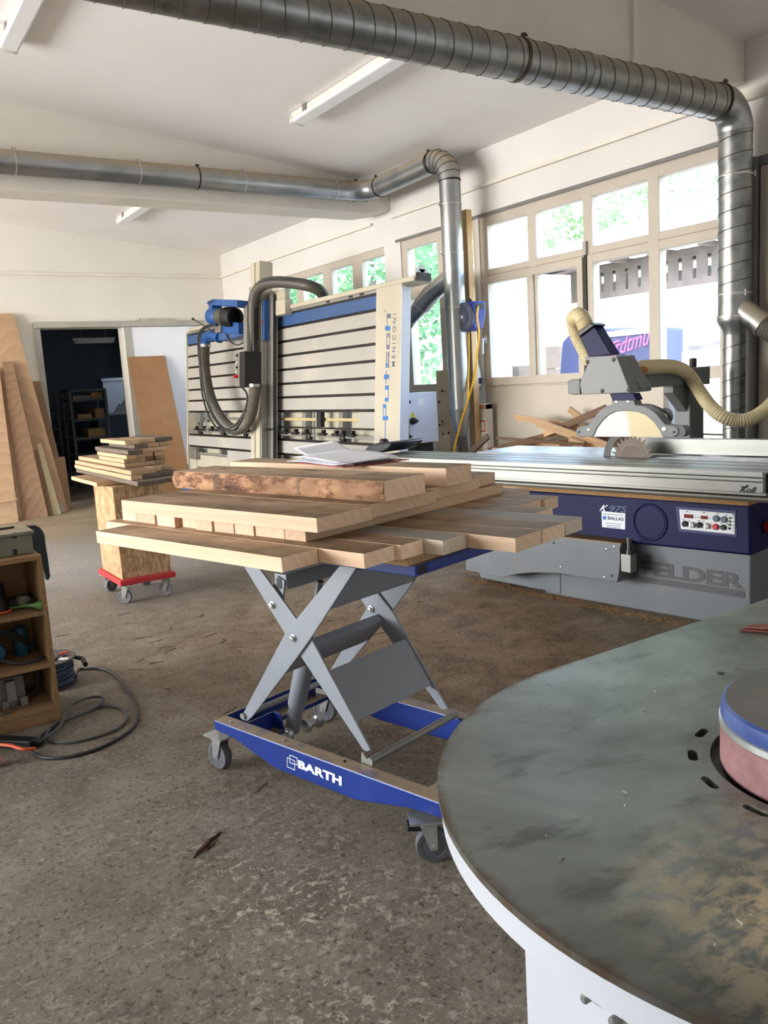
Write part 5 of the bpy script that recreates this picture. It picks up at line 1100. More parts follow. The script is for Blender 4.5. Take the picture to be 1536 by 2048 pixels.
m = mb(); m.lathe(cy0, dcy, [(0.024, 0), (0.028, 0.005), (0.028, 0.1), (0.034, 0.12), (0.034, 0.38), (0.030, 0.39), (0.014, 0.395)], 24); cyl_ = m.build('hydraulic_cylinder', MAT['liftgrey'], lift)
mb().cyl(cy0+dcy*0.38, cy1, 0.013, 16).build('piston_rod', MAT['steel'], cyl_)
# table frame and plywood deck
m = mb(); lbox(m, -0.05, 0.955, 0.02, 0.075, 0.824, 0.856); m.build('table_rail', MAT['barthblue'], lift, bevel=0.003, smooth=0)
m = mb(); lbox(m, -0.05, 0.955, 0.46, 0.515, 0.824, 0.856); m.build('table_rail', MAT['barthblue'], lift, bevel=0.003, smooth=0)
for u0 in (-0.05, 0.90):
    m = mb(); lbox(m, u0, u0+0.055, 0.075, 0.46, 0.824, 0.856); m.build('table_rail', MAT['barthblue'], lift, bevel=0.003, smooth=0)
m = mb(); lbox(m, 0.9553, 0.9563, 0.028, 0.067, 0.829, 0.851); m.build('rail_opening', MAT['black'], lift, smooth=0)
m = mb(); lbox(m, -0.06, 0.945, 0.0, 0.53, 0.856, 0.884); m.build('deck', MAT['ply'], lift, smooth=0)
# castors
def castor(parent, c, yaw, r, top, brake=False, mat=None, fork=None, tyre=None):
    c = V(c); d = V((math.cos(yaw), math.sin(yaw), 0)); s = V((-d.y, d.x, 0)); o = c-d*r*0.35+V((0, 0, r)); F = Fr(o, d, (0, 0, 1))
    m = mb()
    m.prism(WORLD, [((c+d*a+s*b).x, (c+d*a+s*b).y) for a, b in ((-r*0.95, -r*0.8), (r*0.95, -r*0.8), (r*0.95, r*0.8), (-r*0.95, r*0.8))], top-0.006, top)
    for sg in (-1, 1):
        m.prism(F, [(-r*0.22, -r*0.18), (r*0.2, -r*0.2), (r*0.75, top-r-0.012), (-r*0.25, top-r-0.012)], sg*r*0.38-0.0015, sg*r*0.38+0.0015)
    m.lathe(V((c.x, c.y, top-0.02)), (0, 0, 1), [(r*0.5, 0), (r*0.5, 0.014), (0, 0.014)], 20)
    m.cyl(o-F.n*r*0.45, o+F.n*r*0.45, r*0.13, 12)
    f = m.build('castor', fork or MAT['chrome'], parent, smooth=40)
    w = mb(); w.lathe(o-F.n*r*0.3, F.n, [(r*0.3, 0.0), (r*0.68, r*0.04), (r*0.72, 0.0), (r*0.95, 0.0), (r, r*0.1), (r, r*0.5), (r*0.95, r*0.6), (r*0.72, r*0.6), (r*0.68, r*0.56), (r*0.3, r*0.6)], 32); w.build('wheel', tyre or MAT['rubber'], f)
    if brake:
        b = mb(); b.prism(F, [(r*0.6, top-r-0.02), (r*1.4, top-r-0.014), (r*1.45, top-r-0.032), (r*0.6, top-r-0.035)], -r*0.4, r*0.4); b.build('brake_pedal', MAT['black'], f, bevel=0.003)
    return f
def castor_at(px, py, r, yaw, brake=False):
    o = at(px, py, 2, r); d = V((math.cos(yaw), math.sin(yaw), 0)); c = o+d*r*0.35; castor(lift, (c.x, c.y, 0), yaw, r, 0.135, brake)
castor_at(440, 1508, 0.052, math.radians(-75)); castor_at(866, 1687, 0.050, math.radians(150), True); castor_at(650, 1416, 0.052, math.radians(-60))
castor(lift, lw(1.04, 0.53, 0), math.radians(20), 0.050, 0.135, True)

# ------------------------------------------------------------------ boards
def board(name, label, O, eu, u0, u1, v0, v1, z0, z1, mat, group=None, wob=0.0, bevel=0.0015, cat='plank', tilt=0.0, taper=0.0):
    eu = V(eu).normalized(); ev = V((0, 0, 1)).cross(eu); L, W, T = u1-u0, v1-v0, z1-z0; n = 7 if wob else 1
    vs = []; fs = []
    for i in range(n+1):
        x = -L/2+L*i/n; ja = rnd.uniform(-wob, wob); jb = rnd.uniform(-wob, wob); jz = rnd.uniform(-wob, wob)*0.3; tp = taper*(i/n)
        vs += [(x, -W/2+ja, 0+jz), (x, W/2-tp+jb, 0+jz), (x, W/2-tp+jb, T+jz), (x, -W/2+ja, T+jz)]
    for i in range(n):
        for k in range(4): fs.append((i*4+k, i*4+(k+1) % 4, i*4+4+(k+1) % 4, i*4+4+k))
    fs += [(3, 2, 1, 0), (n*4, n*4+1, n*4+2, n*4+3)]
    m = mb(); m.add(vs, fs); o = m.build(name, mat, bevel=bevel, smooth=0, origin=(0, 0, 0))
    o.location = V(O)+eu*(u0+u1)/2+ev*(v0+v1)/2+V((0, 0, z0)); o.rotation_euler = (0, 0, math.atan2(eu.y, eu.x)+tilt)
    return tag(o, label, cat, group)
Z0, Z1, Z2, Z3, Z4 = 0.885, 0.925, 0.961, 1.002, 1.062
G1 = 'planks on the scissor lift'
def pl(label, u0, u1, v0, v1, z0, z1, mat='beech', cat='plank', wob=0.0006, name='plank'):
    return board(name, label, LO, EU, u0, u1, v0+0.001, v1-0.001, z0+0.0005, z1, MAT[mat], G1, wob, cat=cat)
pl('pale beech plank overhanging the near long edge of the lift, bottom layer', -0.12, 0.785, -0.30, -0.172, Z0, Z1)
pl('second plank in from the near edge of the lift, bottom layer', -0.28, 0.948, -0.170, -0.05, Z0, Z1)
pl('narrow plank in the bottom layer, third in from the near edge', -0.10, 0.966, -0.048, 0.045, Z0, Z1)
pl('grey weathered plank in the bottom layer above the open blue rail end', -0.10, 1.03, 0.048, 0.153, Z0, Z1, 'greyboard')
pl('wide bottom plank sticking out furthest beside the grey one, square pale end', -0.10, 1.185, 0.156, 0.285, Z0, Z1)
pl('bottom plank in the middle of the lift, as long as its wide pale neighbour', -0.08, 1.188, 0.287, 0.408, Z0, Z1)
pl('narrow grey-topped plank at the tip of the bottom layer towards the saw', -0.05, 1.188, 0.41, 0.508, Z0, Z1, 'greyboard')
pl('plank behind the grey-topped one, its end set back, bottom layer', -0.05, 1.025, 0.51, 0.622, Z0, Z1)
pl('short bottom plank whose end stops before the navy saw front', 0.05, 0.902, 0.625, 0.755, Z0, Z1, 'beech_b')
pl('bottom plank second from the far edge of the lift, pale square end', 0.02, 0.915, 0.757, 0.846, Z0, Z1)
pl('farthest bottom plank on the lift, shortest end beside the saw rail', 0.0, 0.728, 0.85, 0.964, Z0, Z1, 'beech_b')
sticks = [(-0.23, -0.142), (-0.140, -0.03), (0.0, 0.10), (0.118, 0.20), (0.202, 0.288), (0.290, 0.388), (0.390, 0.477), (0.479, 0.606), (0.608, 0.694)]
SL = ['leftmost bearer under the upper boards, tan end', 'second bearer from the left with a very pale end', 'single tan bearer standing between two gaps', 'pale bearer after the second gap', 'orange-tan bearer just left of the middle', 'middle bearer with a darker tan end', 'pale bearer right of the middle', 'wide pale bearer next to the last one', 'last bearer on the right, its long pale side showing']
for (u0, u1), lb in zip(sticks, SL):
    o = board('bearer', lb, LO, EV, -0.135+rnd.uniform(-0.012, 0.008), 0.845, -u1, -u0, Z1+0.0005, Z2-0.0005, MAT[rnd.choice(['beech', 'beech_b'])], 'bearers between the plank layers', 0.0005, cat='timber bearer')
pl('pale plank on the near side of the third layer, split at its corner', -0.19, 0.771, -0.156, 0.062, Z2, Z3)
pl('third-layer plank under the bark-edged slab', -0.17, 0.748, 0.064, 0.386, Z2, Z3)
pl('third-layer plank behind the bark-edged slab', -0.20, 0.70, 0.388, 0.69, Z2, Z3)
pl('far plank of the third layer beyond the clipboard, set back', -0.15, 0.665, 0.692, 0.838, Z2, Z3)
slab = pl('thick top slab with a rough bark edge facing the camera', -0.28, 0.765, 0.125, 0.315, Z3, Z4+0.002, name='waney_slab', cat='slab')
pl('top plank that carries the clipboard, checked dark corner at its end', -0.37, 0.738, 0.455, 0.594, Z3, Z4)
# waney edge of the slab
n = 60; L = 1.045; W2_ = 0.095
vs = []; fs = []
for i in range(n+1):
    for k in range(9):
        x = -L/2+L*i/n; t = k/8
        j = noise.noise(V((x*14, t*3.0, 1.7)))*0.0075+noise.noise(V((x*45, t*6, 4.0)))*0.003
        b = 0.008*math.sin(PI*t)+j*(0.3 if k in (0, 8) else 1)
        vs.append((x, -W2_+0.0005-abs(b), 0.0008+t*0.060))
for i in range(n):
    for k in range(8): a = i*9+k; fs.append((a, a+1, a+10, a+9))
m = mb(); m.add(vs, fs); me_o = m.build('bark_edge', MAT['waney'], None, smooth=60, origin=(0, 0, 0)); me_o.parent = slab; me_o['label'] = 'rough reddish bark edge'
kn = mb()
for u_, v_, w_ in ((0.05, 0.30, 0.012), (0.28, 0.29, 0.016), (-0.13, 0.25, 0.012), (0.60, 0.28, 0.005)):
    q = [lw(u_+math.cos(t)*w_*2.2*(1+0.3*math.sin(3*t)), v_+math.sin(t)*w_*0.45, Z4+0.002) for t in [2*PI*k/12 for k in range(12)]]
    kn.add(q+[p+V((0, 0, 0.0006)) for p in q], [tuple(range(12)), tuple(range(12, 24))]+[(i, (i+1) % 12, 12+(i+1) % 12, 12+i) for i in range(12)])
ko = kn.build('knot', MAT['bark'], None, origin=(0, 0, 0), smooth=0)
ko.parent = slab; ko.matrix_parent_inverse = Matrix.LocRotScale(slab.location, slab.rotation_euler, None).inverted()

# ------------------------------------------------------------------ clipboard and papers on the top plank
zc_ = Z4+0.001
cb4 = [lw(0.03, 0.46, zc_), lw(0.36, 0.37, zc_+0.0012), lw(0.44, 0.63, zc_+0.001), lw(0.10, 0.72, zc_)]
m = mb(); m.quadbox(cb4, (0, 0, 0.003)); clipb = m.build('clipboard', MAT['clip'], smooth=0); tag(clipb, 'red clipboard lying on the top plank under loose papers', 'clipboard')
m = mb(); a = lw(0.352, 0.42, zc_+0.005); b = lw(0.40, 0.575, zc_+0.005); m.tube([a, b], 0.006, 10); m.quadbox([a+EU*0.012, b+EU*0.012, b-EU*0.03, a-EU*0.03], (0, 0, 0.004)); m.build('clip', MAT['darksteel'], clipb, smooth=0)
def sheet(label, c0, c1, c2, c3, lift_=(0, 0, 0, 0), curl=0.0, nn=10):
    """a sheet of paper over four (u, v) corners; lift_ raises each corner"""
    vs = []; fs = []
    P = [lw(c[0], c[1], zc_+0.006+l) for c, l in zip((c0, c1, c2, c3), lift_)]
    for i in range(nn+1):
        for k in range(nn+1):
            s_, t_ = i/nn, k/nn; p = (P[0]*(1-s_)+P[1]*s_)*(1-t_)+(P[3]*(1-s_)+P[2]*s_)*t_
            p = p+V((0, 0, curl*math.sin(PI*s_)*t_+0.002*math.sin(5*s_+3*t_)+0.002)); vs.append(p)
    for i in range(nn):
        for k in range(nn): a = i*(nn+1)+k; fs.append((a, a+1, a+nn+2, a+nn+1))
    m = mb(); m.add(vs, fs); o = m.build('paper_sheet', MAT['paper'], smooth=60)
    sm = o.modifiers.new('thick', 'SOLIDIFY'); sm.thickness = 0.0004
    return tag(o, label, 'paper', 'papers on the clipboard')
sheet('lowest white sheet clipped on the red board, corner sticking out to the left', (-0.02, 0.45), (0.31, 0.385), (0.40, 0.60), (0.07, 0.68), (0.0, 0, 0, 0.004))
sheet('middle white sheet with a curled pointed corner in the paper pile', (0.0, 0.48), (0.34, 0.40), (0.40, 0.62), (0.08, 0.70), (0.014, 0.004, 0.004, 0.02), 0.01)
def P3(x, y, v):
    q = lp(x, y, v); return LO+EU*q[0]+EV*v+V((0, 0, q[1]))
top = [P3(586, 896, 0.62), P3(676, 931, 0.40), P3(766, 917, 0.58), P3(668, 881, 0.86)]
vs = []; fs = []; nn = 12
for i in range(nn+1):
    for k in range(nn+1):
        s_, t_ = i/nn, k/nn; p = (top[0]*(1-s_)+top[1]*s_)*(1-t_)+(top[3]*(1-s_)+top[2]*s_)*t_
        zmin = zc_+0.012
        p = p+V((0, 0, -0.012*math.sin(PI*s_))); p.z = max(p.z, zmin); vs.append(p)
for i in range(nn):
    for k in range(nn): a = i*(nn+1)+k; fs.append((a, a+1, a+nn+2, a+nn+1))
m = mb(); m.add(vs, fs); o = m.build('paper_sheet', MAT['paper'], smooth=60); o.modifiers.new('thick', 'SOLIDIFY').thickness = 0.0004
tag(o, 'uppermost sheet of paper on the clipboard, rearing up behind', 'paper', 'papers on the clipboard')
# ------------------------------------------------------------------ board pile on a red dolly with a chipboard box
tro = thing('dolly_box', 'tall strand-board box on a red four-wheeled dolly, boards piled on top', 'trolley', (1.61, 5.65, 0))
X0, X1, Y0, Y1 = 1.43, 1.805, 5.395, 5.93
m = mb(); m.wbox(X0, X1, Y0, Y1, 0.128, 0.165); dol = m.build('dolly_frame', MAT['redtray'], tro, bevel=0.006, smooth=0)
m = mb(); m.wbox(X0+0.025, X1-0.02, Y0+0.03, Y1-0.03, 0.165, 0.775); m.build('box_body', MAT['osb'], tro, bevel=0.003, smooth=0)
for x, y, yw in ((X0+0.05, Y0+0.05, -40), (X1-0.05, Y0+0.05, -35), (X0+0.05, Y1-0.05, 200), (X1-0.05, Y1-0.05, 20)):
    castor(tro, (x, y, 0), math.radians(yw), 0.046, 0.128, fork=MAT['alu_dull'], tyre=MAT['rubber'])
cc3 = lambda x, y: (x/3.84, 580+y/3.84)
def on_z(x, y, z): return at(x, y, 2, z)
YO = V((0, 0, 0)); YE = V((0, -1, 0))                    # boards run along the room: u = -Y, v = X
TH = 0.0283
layers = [  # left far end, near corner, right ends of each board (crop pixels), top height index
    ((543, 1430), (735, 1480), [(1010, 1440)], 0, ['rough']),
    ((600, 1370), (1050, 1475), [(1270, 1450), (1420, 1430)], 1, ['rough_dark', 'rough_dark']),
    ((577, 1340), (1000, 1430), [(1100, 1410), (1250, 1400), (1385, 1378)], 2, ['rough', 'rough_dark', 'rough_dark']),
    ((577, 1308), (1000, 1390), [(1200, 1360), (1265, 1347), (1365, 1335)], 3, ['rough', 'rough', 'rough']),
    ((597, 1275), (955, 1335), [(1115, 1318), (1210, 1308), (1292, 1298)], 4, ['rough', 'rough', 'rough']),
    ((740, 1272), (945, 1300), [(1115, 1285), (1207, 1278), (1292, 1268)], 5, ['rough', 'rough', 'rough']),
    ((703, 1242), (965, 1270), [(1052, 1256), (1117, 1250), (1207, 1242), (1292, 1235)], 6, ['rough', 'rough', 'rough', 'rough']),
    ((712, 1205), (980, 1235), [(1100, 1215), (1135, 1212), (1320, 1192)], 7, ['rough_dark', 'rough', 'rough']),
    ((750, 1178), (1025, 1190), [(1135, 1180), (1243, 1170), (1335, 1162)], 8, ['rough_dark', 'rough', 'rough']),
    ((735, 1145), (957, 1160), [(1075, 1137), (1207, 1133), (1350, 1129)], 9, ['rough', 'rough', 'rough_dark'])]
LN = ['base board laid flat on the strand-board box', 'lowest board layer', 'second board layer up', 'third board layer up', 'fourth board layer up', 'fifth board layer up', 'sixth board layer up', 'third layer from top', 'layer under the top', 'top layer']
PN = ['on its bright left side', 'in its middle', 'at its right', 'at its far right end']
for lf, cn, ends, k, mats in layers:
    zt_ = 0.776+TH*(k+1); c = on_z(*cc3(*cn), zt_); l = on_z(*cc3(*lf), zt_)
    xs = [c.x]; 
    for e in ends:
        # ends lie a little further back than the corner: take X where the end meets the corner's row
        q = at(*cc3(*e), 1, c.y); xs.append(q.x)
    Yf = l.y
    for i in range(len(xs)-1):
        yn = c.y+(0 if i == 0 else rnd.uniform(0.0, 0.05)+0.02*i); yf = min(Yf, 6.9)-(0 if i == 0 else rnd.uniform(0.0, 0.15))
        if k == 0: lab = 'wide grey-brown base board lying flat between the strand-board box and the pile'
        else: lab = 'rough-sawn board on the dolly, %s, %s%s' % (LN[k], PN[i] if i < 4 else PN[3], ', dark end' if mats[i] == 'rough_dark' else '')
        board('rough_board', lab, YO, YE, -yf, -yn, xs[i]+0.003, xs[i+1]-0.003, zt_-TH+0.0012, zt_-0.0008, MAT[mats[i]], 'boards piled on the dolly', 0.003, 0.0015, 'board')

# ------------------------------------------------------------------ boards leaning by the store room door
def lean(label, xt0, xt1, zt_, xb0, xb1, yt, yb, mat, th=0.022, zb=0.0, cat='board', name='leaning_board', bow=0.0):
    """a board whose top edge touches the wall and whose foot stands out on the floor"""
    m = mb(); m.quadbox([(xb0, yb, zb), (xb1, yb, zb), (xt1, yt, zt_), (xt0, yt, zt_)], V((0, -(zt_-zb), -(yb-yt))).normalized()*-th if False else V((0, th, th*(yt-yb)/(zt_-zb)*-0.0)))
    o = m.build(name, MAT[mat], smooth=0, bevel=0.002, origin=((xb0+xb1)/2, yb, zb)); stand(o)
    return tag(o, label, cat, 'boards leaning left of the door')
def wx(x, y, Y): return at(x, y, 1, Y)
t = wx(27, 627, 11.40); lean('tallest pale board panel leaning left of the store door', t.x-0.95, t.x, t.z, t.x-0.80, t.x+0.20, 11.40, 10.62, 'ash')
t = wx(25, 722, 11.14); b = wx(98, 1040, 10.34); lean('brown oak board with flame grain leaning before the tall pale one', t.x-0.12, t.x, t.z, b.x-0.29, b.x, 11.14, 10.34, 'oak')
t = wx(0, 735, 11.08); b = wx(37, 1041, 10.26); lean('pale oak board at the picture edge left of the flame-grained one', t.x-0.5, t.x-0.01, t.z, b.x-0.6, b.x, 11.07, 10.25, 'ash')
t = wx(80, 762, 11.46); lean('brown veneered panel with cross bands leaning against the door jamb', t.x-0.34, t.x, t.z, t.x-0.30, t.x+0.10, 11.46, 10.98, 'walnut', 0.012)
t = wx(68, 768, 11.43); lean('narrow brown veneer strip in front of the banded panel', t.x-0.12, t.x, t.z, t.x-0.05, t.x+0.07, 11.43, 10.92, 'walnut', 0.010)
t = wx(83, 887, 10.84); b = wx(122, 1037, 10.50); lean('pale yellow narrow strip leaning between the brown boards', t.x-0.05, t.x, t.z, b.x-0.085, b.x, 10.84, 10.46, 'yellowpine')
t = wx(74, 900, 10.78); b = wx(107, 1039, 10.42); lean('slim brown offcut strip beside the pale yellow one', t.x-0.06, t.x, t.z, b.x-0.06, b.x, 10.78, 10.40, 'walnut')
t = wx(107, 926, 10.90); b = wx(129, 1030, 10.62); lean('short light grey board near the door jamb', t.x-0.07, t.x, t.z, b.x-0.06, b.x, 10.90, 10.60, 'jamb')
t = wx(129, 913, 11.12); b = wx(143, 1023, 10.80); lean('short brown board with a square top in front of the door jamb', t.x-0.13, t.x, t.z, b.x-0.09, b.x, 11.10, 10.76, 'walnut')
a, b = wx(0, 1005, 10.30), wx(35, 998, 10.30); m = mb(); m.quadbox([(a.x-0.3, 10.30, a.z-0.02), (b.x, 10.30, b.z-0.008), (b.x, 10.30, b.z+0.008), (a.x-0.3, 10.30, a.z-0.004)], (0, 0.012, 0))
tag(m.build('thin_lath', MAT['scrap'], smooth=0), 'thin pale lath lying across the leaning boards near their foot', 'lath')
t0, t1 = wx(255, 712, 11.38), wx(331, 711, 11.38); bR = wx(362, 916, 10.98)
lean('orange-brown fibreboard panel leaning on the white sliding door', t0.x, t1.x, t1.z, t0.x-0.02, t1.x+0.0, 11.40, 10.78, 'mdf', 0.018, cat='panel', name='fibreboard_panel')

# ------------------------------------------------------------------ the store room's contents
def sx_(x, y, Y): return at(*cc3(x, y), 1, Y)
SY = 13.2
FRK = Fr((0, SY, 0), (1, 0, 0), (0, 0, 1))
rk = thing('shelf_trolley', 'grey steel shelf trolley in the dark store room behind the door', 'trolley', (sx_(680, 900, SY).x, SY+0.3, 0))
xs = [sx_(x, 900, SY).x for x in (440, 548, 820)]; ztop = sx_(540, 772, SY).z
for xx in xs[1:]:
    for dy in (0, 0.5): mb().wbox(xx-0.02, xx+0.02, SY+dy, SY+dy+0.04, 0.12, ztop).build('post', MAT['racksteel'], rk, smooth=0)
for y in (775, 850, 1005, 1150, 1285):
    z = sx_(560, y, SY).z; mb().wbox(xs[1], xs[2], SY, SY+0.54, z-0.018, z+0.018).build('shelf', MAT['racksteel'], rk, smooth=0)
for xx in (xs[1], xs[2]):
    for dy in (0.02, 0.52):
        m = mb(); m.lathe((xx-0.015, SY+dy, 0.06), (1, 0, 0), [(0.03, 0), (0.06, 0.002), (0.06, 0.028), (0.03, 0.03)], 18); m.wbox(xx-0.02, xx+0.02, SY+dy-0.015, SY+dy+0.015, 0.06, 0.13); m.build('wheel', MAT['racksteel'], rk)
r2 = thing('steel_rack', 'dark shelf rack with small stock at the left inside the store room', 'rack', (xs[0]-0.2, SY+0.8, 0))
za_ = sx_(440, 780, SY+0.6).z; xa = sx_(440, 900, SY+0.6).x
for xx in (xa-0.7, xa): mb().wbox(xx-0.02, xx+0.02, SY+0.6, SY+0.64, 0, za_).build('post', MAT['racksteel'], r2, smooth=0)
for k in range(6):
    z = za_*(k+0.6)/6; mb().wbox(xa-0.7, xa, SY+0.6, SY+1.0, z, z+0.02).build('shelf', MAT['racksteel'], r2, smooth=0)
lab_b = ['pale carton on the upper shelf of the trolley', 'long grey bundle on the top shelf of the trolley', 'carton on the middle shelf of the trolley', 'low brown carton on the third shelf of the trolley', 'carton on the lower shelf of the trolley']
for (x0, x1, y0, y1), lb in zip(((700, 795, 790, 838), (560, 690, 815, 846), (730, 800, 880, 955), (600, 700, 958, 1000), (680, 800, 1060, 1130)), lab_b):
    a, b = sx_(x0, y1, SY+0.1), sx_(x1, y0, SY+0.1)
    zs_ = [sx_(560, y, SY).z+0.018 for y in (775, 850, 1005, 1150, 1285)]; zf_ = max([z for z in zs_ if z < (a.z+b.z)/2] or [0])
    m = mb(); m.wbox(a.x, min(b.x, xs[2]-0.03), SY+0.08, SY+0.45, zf_+0.001, zf_+max(0.05, b.z-a.z)); tag(m.build('carton', MAT['cardboard'] if 'carton' in lb else MAT['alu_dull'], smooth=0), lb, 'box')
c0, c1 = sx_(810, 905, 16.0), sx_(940, 672, 16.0)
wc_ = thing('wall_cupboard', 'pale bluish cupboard at the back of the dark store room', 'cupboard', (c0.x+0.2, 16.2, 0))
m = mb(); m.wbox(c0.x, c1.x, 16.0, 16.4, 0, c1.z-0.06); m.build('body', MAT['paleblue'], wc_, smooth=0)
m = mb(); m.wbox(c0.x-0.03, c1.x+0.03, 15.97, 16.4, c1.z-0.06, c1.z); m.build('cornice', MAT['paleblue'], wc_, bevel=0.01, smooth=0)
q = sx_(930, 960, 15.0); 
bench = thing('store_bench', 'dark bench heaped with offcuts in front of the pale cupboard', 'bench', (q.x, 15.0, 0))
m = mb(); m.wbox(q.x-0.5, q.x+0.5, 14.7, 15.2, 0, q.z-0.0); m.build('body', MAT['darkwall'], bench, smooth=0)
for k in range(8):
    a = V((q.x-0.1, 14.78+0.05*k, q.z+0.021+0.0*k)); d = V((rnd.uniform(0.2, 0.3), 0, rnd.uniform(0.0, 0.0)))
    m = mb(); m.tube([a-d, a+d*0.6, a+d], [0.02, 0.02, 0.012], 4); tag(m.build('offcut', MAT['slat'], smooth=0), 'pale offcut in the heap on the dark store room bench', 'offcut', 'offcuts on the store room bench')
for k in range(3):
    a = V((q.x-0.05+0.1*k, 14.85+0.08*k, q.z+0.0425)); m = mb(); m.prism(Fr(a, (1, 0, 0), (0, 0, 1)), [(-0.12, 0), (0.1, 0), (0.0, 0.16+0.05*k)], -0.02, 0.02); tag(m.build('wedge_offcut', MAT['slat'], smooth=0), 'pale pointed offcut standing up on the heap on the dark bench', 'offcut', 'pointed offcuts on the store room bench')
a, b = sx_(555, 395, 14.5), sx_(880, 408, 14.5)
ls = thing('strip_light', 'unlit strip light on the ceiling of the dark store room', 'ceiling light', ((a.x+b.x)/2, 14.5, a.z+0.05))
m = mb(); m.wbox(a.x, b.x, 14.45, 14.55, a.z, a.z+0.05); m.build('housing', MAT['trim'], ls, bevel=0.006, smooth=0)
m = mb(); m.wbox(a.x+0.02, b.x-0.02, 14.43, 14.57, a.z-0.04, a.z); m.build('diffuser', MAT['white'], ls, bevel=0.015)
for xx in (a.x+0.15, b.x-0.15): mb().wbox(xx, xx+0.02, 14.49, 14.51, a.z+0.05, 3.2).build('drop_rod', MAT['racksteel'], ls, smooth=0)
# ------------------------------------------------------------------ tool shelf at the left edge
SYF, SYB, SXR, SZT = 3.63, 3.965, 0.655, 0.722
shf = thing('tool_shelf', 'open chipboard tool shelf with three bays at the left picture edge', 'shelf', (0.1, 3.8, 0))
def part(nm, x0, x1, y0, y1, z0, z1, mat='chip', par=None): return mb().wbox(x0, x1, y0, y1, z0, z1).build(nm, MAT[mat], par or shf, bevel=0.0015, smooth=0)
part('side_panel', SXR-0.019, SXR, SYF, SYB, 0, SZT-0.019); part('side_panel', -0.42, -0.401, SYF, SYB, 0, SZT-0.019)
part('top_panel', -0.42, SXR, SYF, SYB, SZT-0.019, SZT)
zs1, zs2 = at(91, 1221, 1, SYF).z, at(105, 1325, 1, SYF).z
part('shelf', -0.401, SXR-0.019, SYF, SYB-0.008, zs1-0.019, zs1); part('shelf', -0.401, SXR-0.019, SYF, SYB-0.008, zs2-0.019, zs2)
part('bottom_panel', -0.401, SXR-0.019, SYF, SYB-0.008, 0.055, 0.075); part('plinth', -0.401, SXR-0.019, SYF+0.004, SYF+0.022, 0, 0.055)
part('back_panel', -0.401, SXR-0.019, SYB-0.008, SYB, 0.0, SZT-0.019)
ch = mb()
for x, z in ((90, zs1-0.012), (72, zs1-0.012), (17, zs1-0.012)):
    q = at(x, 1225, 1, SYF); ch.wbox(q.x-0.003, q.x+0.002, SYF-0.0006, SYF, z-0.006, z+0.010)
ch.build('edge_chip', MAT['slat'], shf, smooth=0)
# machine head on top with its dark green guard
mcx = at(67, 1098, 1, 3.70).x
mac = thing('bench_machine', 'grey-green cast machine head with a dark green guard on the tool shelf', 'machine', (0.2, 3.8, SZT))
zt_ = at(68, 1063, 1, 3.70).z
m = mb(); m.wbox(-0.42, mcx, 3.70, 3.955, SZT+0.001, zt_-0.008); m.build('body', MAT['machgrey'], mac, bevel=0.004, smooth=0)
m = mb(); m.wbox(-0.42, mcx+0.01, 3.69, 3.96, zt_-0.008, zt_+0.006); m.build('table_plate', MAT['machgrey'], mac, bevel=0.003, smooth=0)
FG = Fr((0, 3.97, 0), (1, 0, 0), (0, 0, 1))
q = [FG.px(x, y) for x, y in ((46, 1054), (60, 1052), (72, 1051), (80, 1055), (86, 1061), (90, 1071), (92, 1090), (97, 1120), (101, 1153), (98, 1160), (93, 1161), (90, 1150), (80, 1120), (60, 1100), (40, 1080))]
m = mb(); m.prism(FG, q, -0.045, 0.0); m.build('guard_plate', MAT['dollygreen'], mac, bevel=0.006)
m = mb(); c = at(8, 1058, 2, zt_+0.008); m.tube([V((c.x-0.12, c.y-0.01, zt_+0.008)), V((c.x+0.02, c.y, zt_+0.008)), V((c.x+0.04, c.y+0.005, zt_+0.008))], 0.007, 8); m.build('pin', MAT['darksteel'], mac)
for x, y in ((29, 1071), (30, 1104)):
    q0 = at(x, y, 1, 3.70); m = mb(); m.wbox(q0.x-0.008, q0.x+0.008, 3.698, 3.705, q0.z-0.012, q0.z+0.012); m.build('notch', MAT['darksteel'], mac, smooth=0)
# bay one: coiled lead with a green plug, dark machine with an orange lead
def coil(c, R, r, turns, mat, name, label, cat, squash=1.0, seed=1):
    rr = random.Random(seed); pts = []
    for k in range(int(turns*14)+1):
        t = 2*PI*k/14; w = 1+0.12*math.sin(k*0.37+seed)
        pts.append(V((c[0]+R*w*math.cos(t), c[1]+R*squash*w*math.sin(t), c[2]+r+0.9*r*k/14+0.004*math.sin(k*0.9))))
    m = mb(); m.tube(pts, r, 8); return m, pts
q = at(48, 1206, 1, 3.78); m, _ = coil((q.x, 3.80, zs1), 0.075, 0.005, 7, None, '', '', '', 0.8, 2)
lead = m.build('coiled_lead', MAT['cable'], smooth=60); tag(lead, 'dark coiled power lead with a green plug in the top bay of the shelf', 'cable')
pg = at(66, 1210, 1, 3.68); pe = at(86, 1203, 1, 3.655); pd = (pe-pg).normalized()
pg.z = zs1+0.02; pd = V((pd.x, pd.y, 0)).normalized()
m = mb(); m.lathe(pg, pd, [(0.006, -0.03), (0.009, 0.0), (0.021, 0.028), (0.021, 0.045), (0, 0.045)], 14); pl_ = m.build('plug', MAT['plug'], None, origin=lead.location); pl_.parent = lead; pl_.location = (0, 0, 0)
sd_ = V((-pd.y, pd.x, 0)); m = mb()
for sg in (-1, 1): m.cyl(pg+pd*0.044+V((0, 0, sg*0.009)), pg+pd*0.064+V((0, 0, sg*0.009)), 0.0022, 8)
pn = m.build('prong', MAT['chrome'], None, origin=lead.location); pn.parent = pl_; pn.location = (0, 0, 0)
